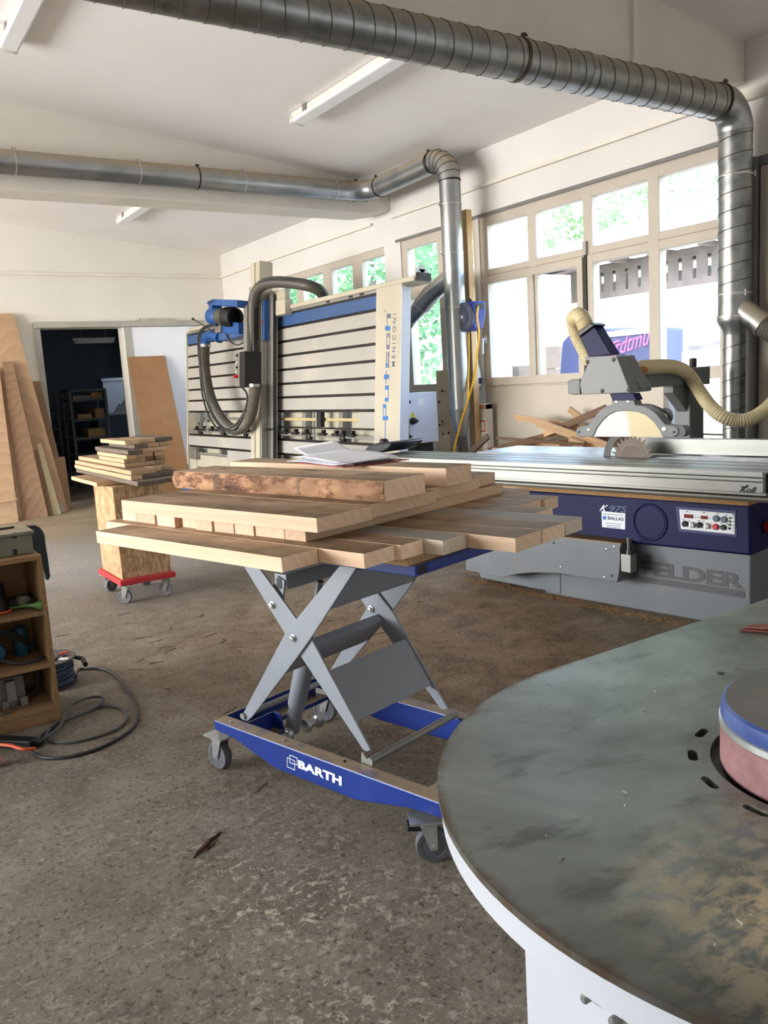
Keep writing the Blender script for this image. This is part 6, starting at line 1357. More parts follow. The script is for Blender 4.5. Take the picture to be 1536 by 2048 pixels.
m = mb(); m.tube(spline([pg-pd*0.03, pg-pd*0.09+V((0, 0.01, -0.008)), pg-pd*0.2+V((0, 0.03, -0.012)), V((q.x-0.05, 3.76, zs1+0.008))]), 0.0055, 8); tl = m.build('lead_tail', MAT['plug'], None, origin=lead.location); tl.parent = lead; tl.location = (0, 0, 0)
gx = at(49, 1201, 1, 3.74); m = mb(); m.lathe((gx.x, 3.74, zs1+0.028), (0.3, -1, 0.1), [(0.0, -0.05), (0.024, -0.045), (0.027, 0.0), (0.024, 0.01), (0, 0.012)], 18)
tag(m.build('socket_coupler', MAT['machgrey']), 'grey round socket coupler beside the green plug', 'socket')
mx0 = at(0, 1180, 1, 3.75)
dm = thing('router_tool', 'dark hand machine with an orange rim in the top bay of the shelf', 'power tool', (mx0.x-0.04, 3.76, zs1))
m = mb(); m.lathe((mx0.x-0.04, 3.76, zs1), (0, 0, 1), [(0.07, 0.004), (0.07, 0.05), (0.058, 0.07), (0.058, 0.12), (0.03, 0.13), (0, 0.13)], 24); m.build('body', MAT['black'], dm)
m = mb(); m.torus((mx0.x-0.04, 3.76, zs1+0.03), (0.25, -0.2, 1), 0.078, 0.006, 28, 8); m.build('orange_rim', MAT['orange'], dm)
# bay two: teal grinder with its lead
t2 = at(8, 1308, 1, 3.73)
tg = thing('grinder', 'teal round-bodied power tool with a black lead in the middle bay', 'power tool', (t2.x-0.03, 3.78, zs2))
m = mb(); m.lathe((t2.x-0.035, 3.73, zs2+0.062), (0.35, -0.9, 0.1), [(0.0, -0.12), (0.035, -0.115), (0.045, -0.03), (0.045, 0.01), (0.03, 0.03), (0.012, 0.034), (0, 0.034)], 24); m.build('body', MAT['toolblue'], tg)
m = mb(); m.lathe((t2.x-0.035, 3.73, zs2+0.062), (0.35, -0.9, 0.1), [(0.046, -0.07), (0.048, -0.07), (0.048, -0.045), (0.046, -0.045)], 24); m.build('band', MAT['cable_grey'], tg)
m = mb(); m.tube(spline([(t2.x-0.02, 3.70, zs2+0.04), (t2.x+0.03, 3.69, zs2+0.014), (t2.x+0.10, 3.68, zs2+0.008), (t2.x+0.145, 3.70, zs2+0.009), (t2.x+0.13, 3.73, zs2+0.008)]), 0.007, 8); m.build('lead', MAT['cable'], tg)
m = mb()
for k in range(4): m.tube(spline([(t2.x-0.12, 3.80, zs2+0.10+0.012*k), (t2.x-0.02, 3.79, zs2+0.125+0.006*k), (t2.x+0.06, 3.80, zs2+0.09+0.008*k), (t2.x+0.13, 3.83, zs2+0.03+0.004*k), (t2.x+0.17, 3.86, zs2+0.008)]), 0.006, 7)
m.build('lead_coil', MAT['cable'], tg)
t3 = at(41, 1273, 1, 3.84); m = mb(); m.lathe((t3.x, 3.85, zs2+0.001), (0.0, 0.0, 1), [(0.03, 0.0), (0.034, 0.03), (0.03, 0.11), (0.02, 0.125), (0, 0.125)], 18); tag(m.build('tool_can', MAT['toolblue']), 'dim teal upright canister at the back of the middle bay', 'canister')
# bay three: grey machine
t4 = at(28, 1410, 1, 3.72)
gm = thing('sander_tool', 'grey boxy power tool with its lead in the bottom bay', 'power tool', (t4.x, 3.8, 0.075))
m = mb(); m.wbox(t4.x-0.05, t4.x+0.055, 3.74, 3.92, 0.076, 0.20); m.build('body', MAT['post'], gm, bevel=0.008, smooth=0)
m = mb(); m.wbox(t4.x-0.024, t4.x+0.016, 3.705, 3.74, 0.10, 0.195); m.build('handle_grip', MAT['alu_dull'], gm, bevel=0.006, smooth=0)
for dx in (-0.045, 0.028): m = mb(); m.wbox(t4.x+dx, t4.x+dx+0.028, 3.715, 3.742, 0.076, 0.112); m.build('foot_block', MAT['alu_dull'], gm, smooth=0)
m = mb(); m.lathe((t4.x, 3.705, 0.092), (0.2, -1, 0), [(0.016, -0.02), (0.016, 0.006), (0.008, 0.012), (0.005, 0.03), (0, 0.03)], 14); m.tube(spline([(t4.x+0.004, 3.68, 0.09), (t4.x-0.02, 3.662, 0.082), (t4.x-0.045, 3.65, 0.081), (t4.x-0.065, 3.67, 0.09), (t4.x-0.09, 3.72, 0.12)]), 0.004, 8); m.build('lead', MAT['cable_grey'], gm)
m = mb(); 
for k in range(2): m.tube(spline([(t4.x+0.05, 3.75, 0.083), (t4.x+0.10+0.02*k, 3.78, 0.11+0.02*k), (t4.x+0.11+0.025*k, 3.82, 0.17), (t4.x+0.09, 3.86, 0.22)]), 0.005, 8)
m.build('loop_lead', MAT['cable'], gm)
m = mb()
for k in range(26):
    x, y = t4.x+0.12+rnd.uniform(0, 0.13), 3.66+rnd.uniform(0, 0.1); a = rnd.uniform(0, PI); d = V((math.cos(a), math.sin(a), 0))*rnd.uniform(0.003, 0.007); m.tube([V((x, y, 0.0768))-d, V((x, y, 0.0772))+d], 0.0012, 4)
o = tag(m.build('wood_shavings', MAT['slat'], smooth=0), 'few pale shavings lying in the bottom bay of the shelf', 'shavings', kind='stuff')

# ------------------------------------------------------------------ cable reel and the cable on the floor
RXc, RYc = 0.702, 4.14
rl_ = thing('cable_reel', 'blue cable wound on a grey drum reel lying behind the tool shelf', 'cable reel', (RXc, RYc, 0))
m = mb(); m.lathe((RXc, RYc, 0), (0, 0, 1), [(0.135, 0.0), (0.138, 0.008), (0.06, 0.01), (0.06, 0.12), (0.0, 0.12)], 36); m.build('drum', MAT['racking'], rl_)
m = mb(); m.lathe((RXc, RYc, 0.122), (0, 0, 1), [(0.062, 0.0), (0.138, 0.002), (0.142, 0.008), (0.138, 0.012), (0.062, 0.006)], 36); m.lathe((RXc, RYc, 0.122), (0, 0, 1), [(0.062, 0.0), (0.066, 0.016), (0.03, 0.02), (0, 0.02)], 24); fl = m.build('flange', MAT['racking'], rl_)
for k in range(6):
    t = k*PI/3+0.3; F_ = Fr((RXc, RYc, 0.1305), (math.cos(t), math.sin(t), 0), (-math.sin(t), math.cos(t), 0)); mb().box(F_, 0.078, 0.125, -0.012, 0.012, 0, 0.004).build('slot', MAT['trim'] if k % 2 else MAT['red'], fl, smooth=0)
pts = []
for k in range(15*20):
    t = 2*PI*k/20; L_ = k/20
    pts.append(V((RXc+(0.118+0.007*math.sin(L_*2.7))*math.cos(t), RYc+(0.118+0.007*math.sin(L_*2.7))*math.sin(t), 0.016+0.0067*L_+0.002*math.sin(k*0.21))))
mb().tube(pts, 0.0062, 7).build('wound_cable', paint('blue_black_cable', (46, 60, 84), 0.5, 0.1), rl_)
h0 = at(149, 1316, 2, 0.115); h1 = at(165, 1317, 2, 0.11); h2 = at(171, 1329, 2, 0.10)
m = mb(); m.tube([V((RXc+0.08, RYc-0.02, 0.128)), V((h0.x, h0.y, 0.12)), h1], 0.010, 10); m.tube([h1, h2], [0.010, 0.012], 12); m.build('crank', MAT['black'], rl_)
def fp(x, y, z=0.007): return at(x, y, 2, z)
c6 = lambda x, y, z=0.007: fp(80+x/6.982, 1280+y/6.982, z)
strip_end = at(73, 1492, 2, 0.02)
path = [V((RXc+0.118, RYc-0.06, 0.03))]+[c6(*p) for p in ((545, 412), (700, 398), (850, 400), (980, 445), (1090, 530), (1150, 620), (1220, 710), (1285, 800), (1340, 900), (1362, 1000), (1355, 1120), (1300, 1220), (1180, 1320), (1030, 1410), (850, 1500), (620, 1580), (400, 1630), (180, 1650), (20, 1635), (-40, 1600), (-130, 1555))]
m = mb(); m.tube(spline(path, 8), 0.0068, 9)
cb_ = tag(m.build('extension_cable', MAT['cable']), 'long dark cable running from the reel in a wide loop over the floor', 'cable')
path = [c6(*p) for p in ((-60, 1420), (60, 1300), (220, 1190), (420, 1090), (640, 1000), (860, 930), (1000, 925), (1120, 950), (1200, 1020), (1215, 1090), (1150, 1180), (1030, 1260), (850, 1330), (640, 1390), (420, 1430), (230, 1425), (120, 1400), (105, 1330), (200, 1220), (420, 1130), (650, 1050), (820, 950), (890, 860), (820, 828), (680, 845), (520, 900), (430, 960), (370, 1080), (290, 1230), (180, 1340), (60, 1420), (-40, 1475))]
for k, p in enumerate(path): p.z = 0.0075+(0.012 if k >= 17 else 0)
m = mb(); m.tube(spline(path, 8), 0.0062, 9); tag(m.build('looped_cable', MAT['cable_grey']), 'grey cable lying in a double loop in front of the shelf corner', 'cable')
# power strip with an orange lead
e0, e1 = at(-60, 1492, 2, 0.0), at(66, 1499, 2, 0.0); dv = (e1-e0).normalized(); nv = V((-dv.y, dv.x, 0)); FSr = Fr(e0-nv*0.012, dv, nv); L_ = (e1-e0).length
pst = thing('power_strip', 'black power strip on the floor before the shelf, orange lead plugged in', 'power strip', e1)
m = mb(); m.box(FSr, 0, L_-0.0, 0.0, 0.05, 0.001, 0.038); m.build('housing', MAT['black'], pst, bevel=0.006, smooth=0)
m = mb(); m.lathe(e1+nv*0.025+V((0, 0, 0.02)), dv, [(0.018, -0.01), (0.016, 0.015), (0.009, 0.03), (0, 0.03)], 14); m.build('cable_gland', MAT['black'], pst)
op = [at(x, y, 2, z) for x, y, z in ((-40, 1480, 0.05), (0, 1489, 0.05), (20, 1491, 0.05), (45, 1498, 0.046), (70, 1497, 0.032))]
m = mb(); m.tube(spline(op, 8), 0.0068, 10); m.build('orange_lead', MAT['orange'], pst)
q = at(2, 1515, 2, 0.03); m = mb(); m.lathe(V((q.x-0.03, q.y, 0.028)), (1, -0.2, 0), [(0.0, -0.03), (0.024, -0.03), (0.026, 0.0), (0.012, 0.02), (0.008, 0.03), (0, 0.03)], 14)
tag(m.build('orange_plug', MAT['orange']), 'orange plug lying at the picture edge below the power strip', 'plug')
# ------------------------------------------------------------------ belt sanding machine in the foreground
SC_ = V((0.96, 0.505, 0.85)); SR = 0.485
sdm = thing('belt_sander', 'white sanding machine with a round-ended steel table in the foreground', 'sanding machine', (1.4, 0.505, 0))
FT = Fr(SC_, (1, 0, 0), (0, 1, 0))
XE = 1.9
def stadium(r, xe=XE): return [(xe, -r), (xe, r)]+circle((0, 0), r, 64, PI/2, 3*PI/2)
# the table plate, with its slots and the drum hole left open
DC = V((0.978, 0.5075, 0.85)); DR, HR, SLR = 0.140, 0.152, 0.167
def plate():
    bm = bmesh.new()
    loops = [stadium(SR, XE)]
    dx, dy = DC.x-SC_.x, DC.y-SC_.y
    loops.append(circle((dx, dy), HR, 64))
    for k in range(9):
        t = math.radians(105+24.5*k-24.5*0.0)
        cx, cy = dx+(SLR+0.006)*math.cos(t), dy+(SLR+0.006)*math.sin(t); tx, ty = -math.sin(t), math.cos(t); rx, ry = math.cos(t), math.sin(t)
        lp_ = []
        for a in [PI*q/6 for q in range(7)]: lp_.append((cx+tx*(0.010+0.006*math.sin(a))+rx*0.006*math.cos(a), cy+ty*(0.010+0.006*math.sin(a))+ry*0.006*math.cos(a)))
        for a in [PI*q/6 for q in range(7)]: lp_.append((cx-tx*(0.010+0.006*math.sin(a))-rx*0.006*math.cos(a), cy-ty*(0.010+0.006*math.sin(a))-ry*0.006*math.cos(a)))
        loops.append(lp_)
    edges = []
    for L_ in loops:
        vs = [bm.verts.new((x, y, 0)) for x, y in L_]
        edges += [bm.edges.new((vs[i], vs[(i+1) % len(vs)])) for i in range(len(vs))]
    bmesh.ops.triangle_fill(bm, edges=edges, use_beauty=True, use_dissolve=False)
    r = bmesh.ops.extrude_face_region(bm, geom=bm.faces[:])
    bmesh.ops.translate(bm, verts=[g for g in r['geom'] if isinstance(g, bmesh.types.BMVert)], vec=(0, 0, -0.008))
    bmesh.ops.recalc_face_normals(bm, faces=bm.faces)
    me = bpy.data.meshes.new('steel_table'); bm.to_mesh(me); bm.free(); me.materials.append(MAT['sandertop'])
    o = bpy.data.objects.new('steel_table', me); COL.objects.link(o); o.parent = sdm; o.location = SC_-sdm.location; return o
plate()
m = mb(); m.prism(FT, stadium(SR-0.004), -0.04, -0.0085); m.build('table_rim', MAT['sanderwhite'], sdm, smooth=30)
m = mb(); m.lathe(DC-V((0, 0, 0.0082)), (0, 0, 1), [(HR+0.035, 0.0), (HR+0.035, 0.0004), (0, 0.0004)], 40); m.build('dust_well', MAT['black'], sdm, smooth=0)
m = mb(); m.wbox(0.555, 2.7, 0.20, 0.628, 0.0, 0.80); m.build('pedestal', MAT['sanderwhite'], sdm, bevel=0.006, smooth=0)
m = mb(); m.prism(FT, stadium(SR-0.07), -0.05, -0.0405); m.build('table_support', MAT['sanderwhite'], sdm, smooth=0)
for x, y in ((1172, 1996), (1228, 2042)):
    d = ray(x, y); q = EYE+d*((0.548-EYE.x)/d.x); m = mb(); m.lathe(q, (-1, 0, 0), [(0.005, -0.01), (0.005, 0.003), (0.003, 0.005), (0, 0.005)], 14); m.build('table_screw', MAT['post'], sdm)
# the drum
m = mb(); m.lathe(DC, (0, 0, 1), [(DR-0.004, -0.006), (DR, -0.004), (DR, 0.046), (DR-0.002, 0.047)], 72); drum = m.build('abrasive_sleeve', MAT['belt'], sdm)
m = mb(); m.lathe(DC, (0, 0, 1), [(DR-0.004, 0.047), (DR+0.0015, 0.048), (DR+0.0015, 0.056), (DR-0.002, 0.0575)], 72); m.build('clamp_ring', MAT['chrome'], sdm)
m = mb(); m.lathe(DC, (0, 0, 1), [(DR-0.001, 0.0575), (DR, 0.060), (DR-0.002, 0.076), (DR-0.006, 0.079)], 72); m.build('blue_cap', MAT['drumblue'], sdm)
m = mb(); m.lathe(DC, (0, 0, 1), [(DR-0.006, 0.079), (0.03, 0.080), (0.03, 0.092), (0, 0.092)], 72); m.build('drum_top', paint('dusty_grey_disc', (120, 116, 112), 0.6, 0.06, (96, 92, 90), 0.5, scale=12), sdm)
# abrasive paper offcuts
for k, (pts, lb) in enumerate(((((1478, 1262), (1500, 1253), (1575, 1256), (1580, 1268)), 'lower strip of brown abrasive paper on the steel table at the picture edge'), (((1490, 1256), (1512, 1250), (1580, 1250), (1585, 1262)), 'upper folded strip of brown abrasive paper lying on the other one'))):
    z = 0.8515+0.004*k; m = mb(); m.quadbox([at(x, y, 2, z+(0.004 if i in (2, 3) else 0)*k) for i, (x, y) in enumerate(pts)], (0, 0, 0.0025)); tag(m.build('abrasive_strip', MAT['abrasive'], smooth=0), lb, 'abrasive paper', 'abrasive paper on the steel table')
m = mb()
for x, y in ((1329, 1347), (1250, 1612), (1310, 1383), (1092, 1672), (1124, 1714), (1160, 1420), (1250, 1585), (1098, 1365), (1473, 1336), (1430, 1890), (1480, 1845), (1500, 1830), (1290, 1420)):
    q = at(x, y, 2, 0.8512); a = rnd.uniform(0, PI); d = V((math.cos(a), math.sin(a), 0))*rnd.uniform(0.001, 0.004); m.tube([q-d, q+d+V((0, 0, 0.0006))], 0.0009, 4)
tag(m.build('wood_crumbs', MAT['slat'], smooth=0), 'pale wood crumbs scattered over the steel sanding table', 'crumbs', kind='stuff')
m = mb(); q = at(1442, 1346, 2, 0.8505); m.lathe(q-V((0, 0, 0.001)), (0, 0, 1), [(0.006, 0), (0.006, 0.0012), (0, 0.0012)], 14); q = at(1473, 1336, 2, 0.8505); m.build('table_bolt_hole', MAT['black'], sdm, smooth=0)
# ------------------------------------------------------------------ the yard beyond the windows
HX = 13.0
FH = Fr((HX, 0, 0), (0, -1, 0), (0, 0, 1))
def H(x, y, d=0.0): return FH.px(x, y, d)
barn = thing('yard_barn', 'white barn with a boarded balcony and tiled roof across the yard', 'building', (HX+2, 13, 0))
y0, y1 = H(1010, 600)[0], H(1600, 500)[0]
zb, zt = H(1240, 593)[1], H(1240, 534)[1]
ze = H(1240, 505)[1]
aL2 = H(1040, 560)[0]
m = mb(); m.box(FH, aL2, y1, 0, zb+0.4, -6, -0.8); m.build('plaster_wall', MAT['plaster'], barn, smooth=0)
m = mb(); m.box(FH, aL2, y1, zb-0.05, zb, -0.8, 0.04); m.build('balcony_floor', MAT['plaster'], barn, smooth=0)
n = int((y1-aL2)/0.30); 
m = mb()
for k in range(n):
    a = aL2+0.30*k
    # boards with the cut-outs between them left open
    m.box(FH, a, a+0.225, zb, zt, 0.0, 0.03)
    m.box(FH, a+0.225, a+0.30, zb, zb+0.12, 0.0, 0.03); m.box(FH, a+0.225, a+0.30, zb+0.42, zb+0.5, 0.0, 0.03); m.box(FH, a+0.225, a+0.30, zt-0.1, zt, 0.0, 0.03)
m.build('balcony_boarding', MAT['oldwood'], barn, smooth=0)
m = mb(); m.box(FH, aL2-0.2, y1, zt, zt+0.10, -0.03, 0.08); m.build('balcony_rail', MAT['oldwood'], barn, smooth=0)
for k in range(4): m = mb(); a = aL2+0.3+k*2.4; m.box(FH, a, a+0.14, zb, zt+0.3, -0.2, -0.06); m.build('balcony_post', MAT['oldwood'], barn, smooth=0)
F_s = Fr((0, -y1, 0), (1, 0, 0), (0, 0, 1))
r0, r1 = at(1240, 512, 0, HX-0.6).z, at(1240, 462, 0, HX+3.4).z
m = mb(); m.quadbox([(HX-0.6, -y1, r0), (HX-0.6, -aL2+0.6, r0), (HX+3.4, -aL2+0.6, r1), (HX+3.4, -y1, r1)], (0, 0, 0.12)); m.build('roof', MAT['rooftile'], barn, smooth=0)
for k in range(9): a = aL2+0.1+k*0.95; mb().box(FH, a, a+0.1, r0-0.06, r0+0.02, -0.6, 0.5).build('rafter_end', MAT['oldwood'], barn, smooth=0)
# low shed to the left of the barn
FQ = Fr((11.0, 0, 0), (0, -1, 0), (0, 0, 1))
s0, s1 = FQ.px(955, 700)[0], FQ.px(1066, 640)[0]; zr_ = FQ.px(1020, 540)[1]; 
shed = thing('yard_shed', 'small weathered shed with a plank roof left of the barn', 'shed', (11.6, -(s0+s1)/2, 0))
m = mb(); m.box(FQ, s0-1.2, s1, 0, zr_-0.15, -1.0, 0); m.build('wall', MAT['plaster'], shed, smooth=0)
m = mb(); m.prism(FQ, [(s0-1.5, zr_-0.2), (s1+0.3, zr_-0.05), (s1+0.3, zr_+0.05), (s0-1.5, zr_-0.1)], -1.2, 0.3); m.build('roof', MAT['rooftile'], shed, smooth=0)
# timber stacks in front
FK = Fr((9.5, 0, 0), (0, -1, 0), (0, 0, 1))
for (x0, x1, ya, yb, lb) in ((1015, 1066, 752, 728, 'brown timber heap outside the left pane of the big window'), (1075, 1118, 742, 690, 'grey timber stack outside, left of the dark van')):
    a0, za2 = FK.px(x0, ya); a1, zb2 = FK.px(x1, yb); zb2 = max(zb2, 0.3)
    tk = thing('timber_stack', lb, 'timber stack', (9.8, -(a0+a1)/2, 0))
    for k in range(5):
        z = zb2*k/5; mb().box(FK, a0+0.03*k, a1-0.02*(k % 2), z, z+zb2/5-0.015, -0.5, 0).build('timber_layer', MAT['oldwood'], tk, smooth=0)
# dark tarpaulin-sided trailer with pink lettering
FV = Fr((8.2, 0, 0), (0, -1, 0), (0, 0, 1))
vn = thing('covered_trailer', 'dark blue covered trailer with pink lettering outside the big window', 'trailer', (8.4, -(FV.px(1230, 700)[0]), 0))
va0, va1 = FV.px(1117, 700)[0], FV.px(1327, 690)[0]; vz1 = FV.px(1240, 664)[1]; vz0 = 0.45
m = mb(); m.prism(FV, [(va0, vz0), (va1, vz0), (va1, vz1), (va0+0.7, vz1+0.08), (va0+0.3, vz1+0.12), (va0+0.06, vz1-0.05), (va0, vz1-0.45)], -0.38, 0); body = m.build('body', MAT['van'], vn, bevel=0.03)
m = mb(); m.box(FV, FV.px(1185, 690)[0], va1-0.03, FV.px(1240, 672)[1], FV.px(1240, 661)[1], 0, 0.01); m.build('light_stripe', MAT['paleblue'], body, smooth=0)
q = [FV.px(x, y) for x, y in ((1200, 722), (1312, 684), (1312, 648), (1200, 690))]
m = mb(); letters(m, FV, 'Hardtmut', q, 0.012, 0.0, 0.35); m.build('lettering', MAT['pink'], body, smooth=0)
m = mb(); a, b = FV.px(1205, 694), FV.px(1240, 681); m.prism(FV, mirror_line(a, b, 0.02), 0.004, 0.012); a, b = FV.px(1211, 712), FV.px(1210, 664); m.prism(FV, mirror_line(a, b, 0.02), 0.004, 0.012); m.build('lettering_flourish', MAT['pink'], body, smooth=0)
for a in (va0+0.55, va1-0.7): m = mb(); m.lathe(FV.p(a, 0.33, -0.3), FV.n, [(0.16, 0), (0.32, 0), (0.33, 0.03), (0.33, 0.16), (0.16, 0.17), (0, 0.16)], 24); m.build('wheel', MAT['black'], vn)
# pale trailer at the right
FTr = Fr((7.3, 0, 0), (0, -1, 0), (0, 0, 1))
ta0, tz0 = FTr.px(1362, 738); ta1, tz1 = FTr.px(1460, 696)
trl = thing('flat_trailer', 'pale flatbed trailer with dark sides outside the right pane', 'trailer', (8.0, -(ta0+ta1)/2, 0))
m = mb(); m.box(FTr, ta0, ta1+0.6, tz0, tz1, -0.85, 0); m.build('bed', MAT['white'], trl, bevel=0.02, smooth=0)
m = mb(); m.box(FTr, ta0+0.05, ta1+0.55, tz1, tz1+0.05, -0.85, -0.05); m.build('deck_rail', MAT['rubber'], trl, smooth=0)
for a in (ta1+0.2, ta1+0.5): m = mb(); m.box(FTr, a-0.04, a+0.04, 0.3, tz0, -0.5, -0.4); m.lathe(FTr.p(a, 0.3, -0.15), FTr.n, [(0.14, 0), (0.3, 0), (0.3, 0.16), (0.14, 0.17), (0, 0.16)], 20); m.build('wheel', MAT['black'], trl)
m = mb(); a = FTr.px(1366, 700)[0]; m.box(FTr, a, a+0.12, tz1, FTr.px(1366, 684)[1], -0.6, -0.5); m.build('stake', MAT['rubber'], trl, smooth=0)
# trees: a trunk and a crown of many small leaves
def tree(label, base, h, crown, count, leafm, sz=0.16, seed=1, group='trees beyond the yard'):
    rr = random.Random(seed); T = thing('tree', label, 'tree', base, group)
    b = V(base); m = mb(); m.tube([b, b+V((0.1, 0.05, h*0.5)), b+V((0.0, 0.1, h*0.85))], [0.22, 0.15, 0.05], 8); m.build('trunk', MAT['oldwood'], T)
    vs = []; fs = []
    for i in range(count):
        while True:
            p = V((rr.uniform(-1, 1), rr.uniform(-1, 1), rr.uniform(-1, 1)))
            if p.length < 1 and (p.length > 0.55 or rr.random() < 0.3): break
        if noise.noise(p*2.6+V((seed*3.1, 0, 0))) < -0.12: continue
        c = b+V((p.x*crown[0], p.y*crown[1], h*0.62+p.z*crown[2]))
        d1 = V((rr.gauss(0, 1), rr.gauss(0, 1), rr.gauss(0, 1))).normalized(); d2 = d1.cross(V((rr.gauss(0, 1), rr.gauss(0, 1), rr.gauss(0, 1)))).normalized(); s_ = sz*rr.uniform(0.6, 1.3); k = len(vs)
        vs += [c-d1*s_, c+d2*s_*0.5, c+d1*s_, c-d2*s_*0.5]; fs.append((k, k+1, k+2, k+3))
    m = mb(); m.add(vs, fs); o = m.build('foliage', leafm, T, smooth=0); return T
tree('dense green tree outside the narrow window behind the duct', (7.3, 11.4, -0.04), 5.6, (1.35, 2.2, 3.0), 16000, MAT['leaf'], 0.075, 3)
tree('green tree outside the far high windows', (9.5, 15.2, -0.04), 6.6, (2.3, 3.0, 3.2), 16000, MAT['leaf'], 0.085, 5)
tree('tree farther along the yard beyond the corner of the shop', (9.0, 20.0, -0.04), 7.5, (2.6, 3.2, 3.6), 7000, MAT['leaf'], 0.18, 6)
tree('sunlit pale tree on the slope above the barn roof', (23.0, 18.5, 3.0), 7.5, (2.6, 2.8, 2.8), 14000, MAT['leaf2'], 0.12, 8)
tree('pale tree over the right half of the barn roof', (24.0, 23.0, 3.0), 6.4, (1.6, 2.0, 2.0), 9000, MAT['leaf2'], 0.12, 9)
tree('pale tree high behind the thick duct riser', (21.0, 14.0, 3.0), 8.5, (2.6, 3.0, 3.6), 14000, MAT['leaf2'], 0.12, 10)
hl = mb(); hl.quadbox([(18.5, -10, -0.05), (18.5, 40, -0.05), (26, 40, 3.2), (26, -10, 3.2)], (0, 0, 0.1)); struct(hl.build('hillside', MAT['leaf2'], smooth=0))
# ------------------------------------------------------------------ offcuts heaped in a crate by the window panel
cr = thing('offcut_crate', 'low board crate behind the saw table holding the offcuts', 'crate', (4.68, 4.55, 0))
ZC = 0.76
for x0, x1, y0, y1 in ((4.44, 4.46, 3.95, 5.15), (4.88, 4.90, 3.95, 5.15)): mb().wbox(x0, x1, y0, y1, 0, ZC).build('side_board', MAT['ply'], cr, smooth=0)
for y0 in (3.93, 5.15): mb().wbox(4.44, 4.90, y0, y0+0.02, 0, ZC).build('end_board', MAT['ply'], cr, smooth=0)
mb().wbox(4.46, 4.88, 3.95, 5.15, ZC-0.04, ZC-0.02).build('fill_board', MAT['ply'], cr, smooth=0)
def stick(label, p, q, X0, X1, w=0.045, t=0.022, mat='scrap'):
    a, b = at(*p, 0, X0), at(*q, 0, X1); d = (b-a).normalized(); s = d.cross(V((1, 0, 0.1))).normalized(); n = d.cross(s)
    L = (b-a).length; F = Fr(a, d, s); m = mb(); m.box(F, 0, L, -w/2, w/2, -t/2, t/2); o = m.build('offcut_stick', MAT[mat], smooth=0, bevel=0.001, origin=a)
    R = Matrix((d, s, n)).transposed(); o.data.transform(R.to_4x4().inverted()); o.rotation_euler = R.to_euler()
    return tag(o, label, 'offcut', 'offcut sticks behind the saw table')
stick('pale stick in the scrap heap, second from top, pointing left', (1030, 834), (1200, 862), 4.62, 4.78, 0.05)
stick('brown stick in the scrap heap sloping down under the pale ones', (1073, 845), (1215, 893), 4.56, 4.66, 0.06)
stick('reddish bark strip in the scrap heap rising to the right', (1128, 852), (1212, 816), 4.66, 4.72, 0.05, 0.03, 'scrap_dark')
stick('short pale stick end poking up left of the blade guard', (1138, 818), (1165, 838), 4.80, 4.84, 0.05)
stick('long dark lath lying lowest in the scrap heap', (994, 876), (1170, 889), 4.52, 4.56, 0.02, 0.02, 'scrap_dark')
stick('dark slab edge crossing behind the pale sticks', (978, 902), (1130, 862), 4.70, 4.82, 0.05, 0.03, 'scrap_dark')
stick('pale offcut lying near the foot of the scrap heap', (1088, 868), (1150, 846), 4.74, 4.82, 0.045)
stick('short light block low in the scrap heap by the table', (1140, 880), (1168, 890), 4.58, 4.60, 0.05, 0.04)
stick('brown bark slab low behind the guard foot', (1120, 888), (1235, 872), 4.72, 4.84, 0.06, 0.03, 'scrap_dark')
stick('tan stick leaning under the guard to the right', (1160, 870), (1215, 892), 4.66, 4.70, 0.05)
a, b = at(975, 884, 0, 4.75), at(948, 905, 0, 4.75)
stick('dark grey batten leaning beside the timber post', (976, 872), (940, 906), 4.66, 4.60, 0.05, 0.03, 'rough_dark')
# ------------------------------------------------------------------ shavings and chips on the floor
def litter(name, label, cat, spots, count, mat, L=(0.004, 0.012), seed=3):
    rr = random.Random(seed); m = mb()
    for i in range(count):
        cx, cy, sx, sy = spots[i % len(spots)]; p = V((rr.gauss(cx, sx), rr.gauss(cy, sy), 0.0012)); a = rr.uniform(0, PI); l = rr.uniform(*L); d = V((math.cos(a), math.sin(a), 0))*l; w = V((-d.y, d.x, 0)).normalized()*rr.uniform(0.0012, 0.004)
        k = len(m.v); z = V((0, 0, rr.uniform(0.001, 0.003))); m.v += [p-d-w, p+d-w, p+d+w+z, p-d+w, p-d-w+V((0, 0, .001)), p+d-w+V((0, 0, .001)), p+d+w+z+V((0, 0, .001)), p-d+w+V((0, 0, .001))]
        m.f += [tuple(k+j for j in f) for f in ((3, 2, 1, 0), (4, 5, 6, 7), (0, 1, 5, 4), (1, 2, 6, 5), (2, 3, 7, 6), (3, 0, 4, 7))]
    return tag(m.build(name, mat, smooth=0, origin=(0, 0, 0)), label, cat, kind='stuff')
line = [(3.44+0.0*k-0.02*abs(k-4), 2.75+0.18*k, 0.03, 0.10) for k in range(9)]
line = [(3.60-0.11*k/1.0*0.13-0.05, 2.75+0.18*k, 0.035, 0.08) for k in range(9)]
litter('sawdust', 'brown sawdust and chips swept against the foot of the saw', 'sawdust', line, 900, MAT['dustpile'], (0.003, 0.012), 4)
litter('pale_chips', 'pale wood chips and crumbs trodden over the shop floor', 'wood chips', [(0.9, 1.7, 0.5, 0.5), (1.4, 2.3, 0.7, 0.7), (2.2, 3.4, 0.8, 0.8), (0.6, 1.3, 0.4, 0.3)], 160, MAT['rough'], (0.002, 0.006), 5)
litter('splinters', 'thin dark splinters lying on the floor behind the lift', 'splinters', [(2.0, 3.9, 0.7, 0.6), (1.5, 4.4, 0.5, 0.5)], 60, MAT['rough_dark'], (0.015, 0.05), 6)
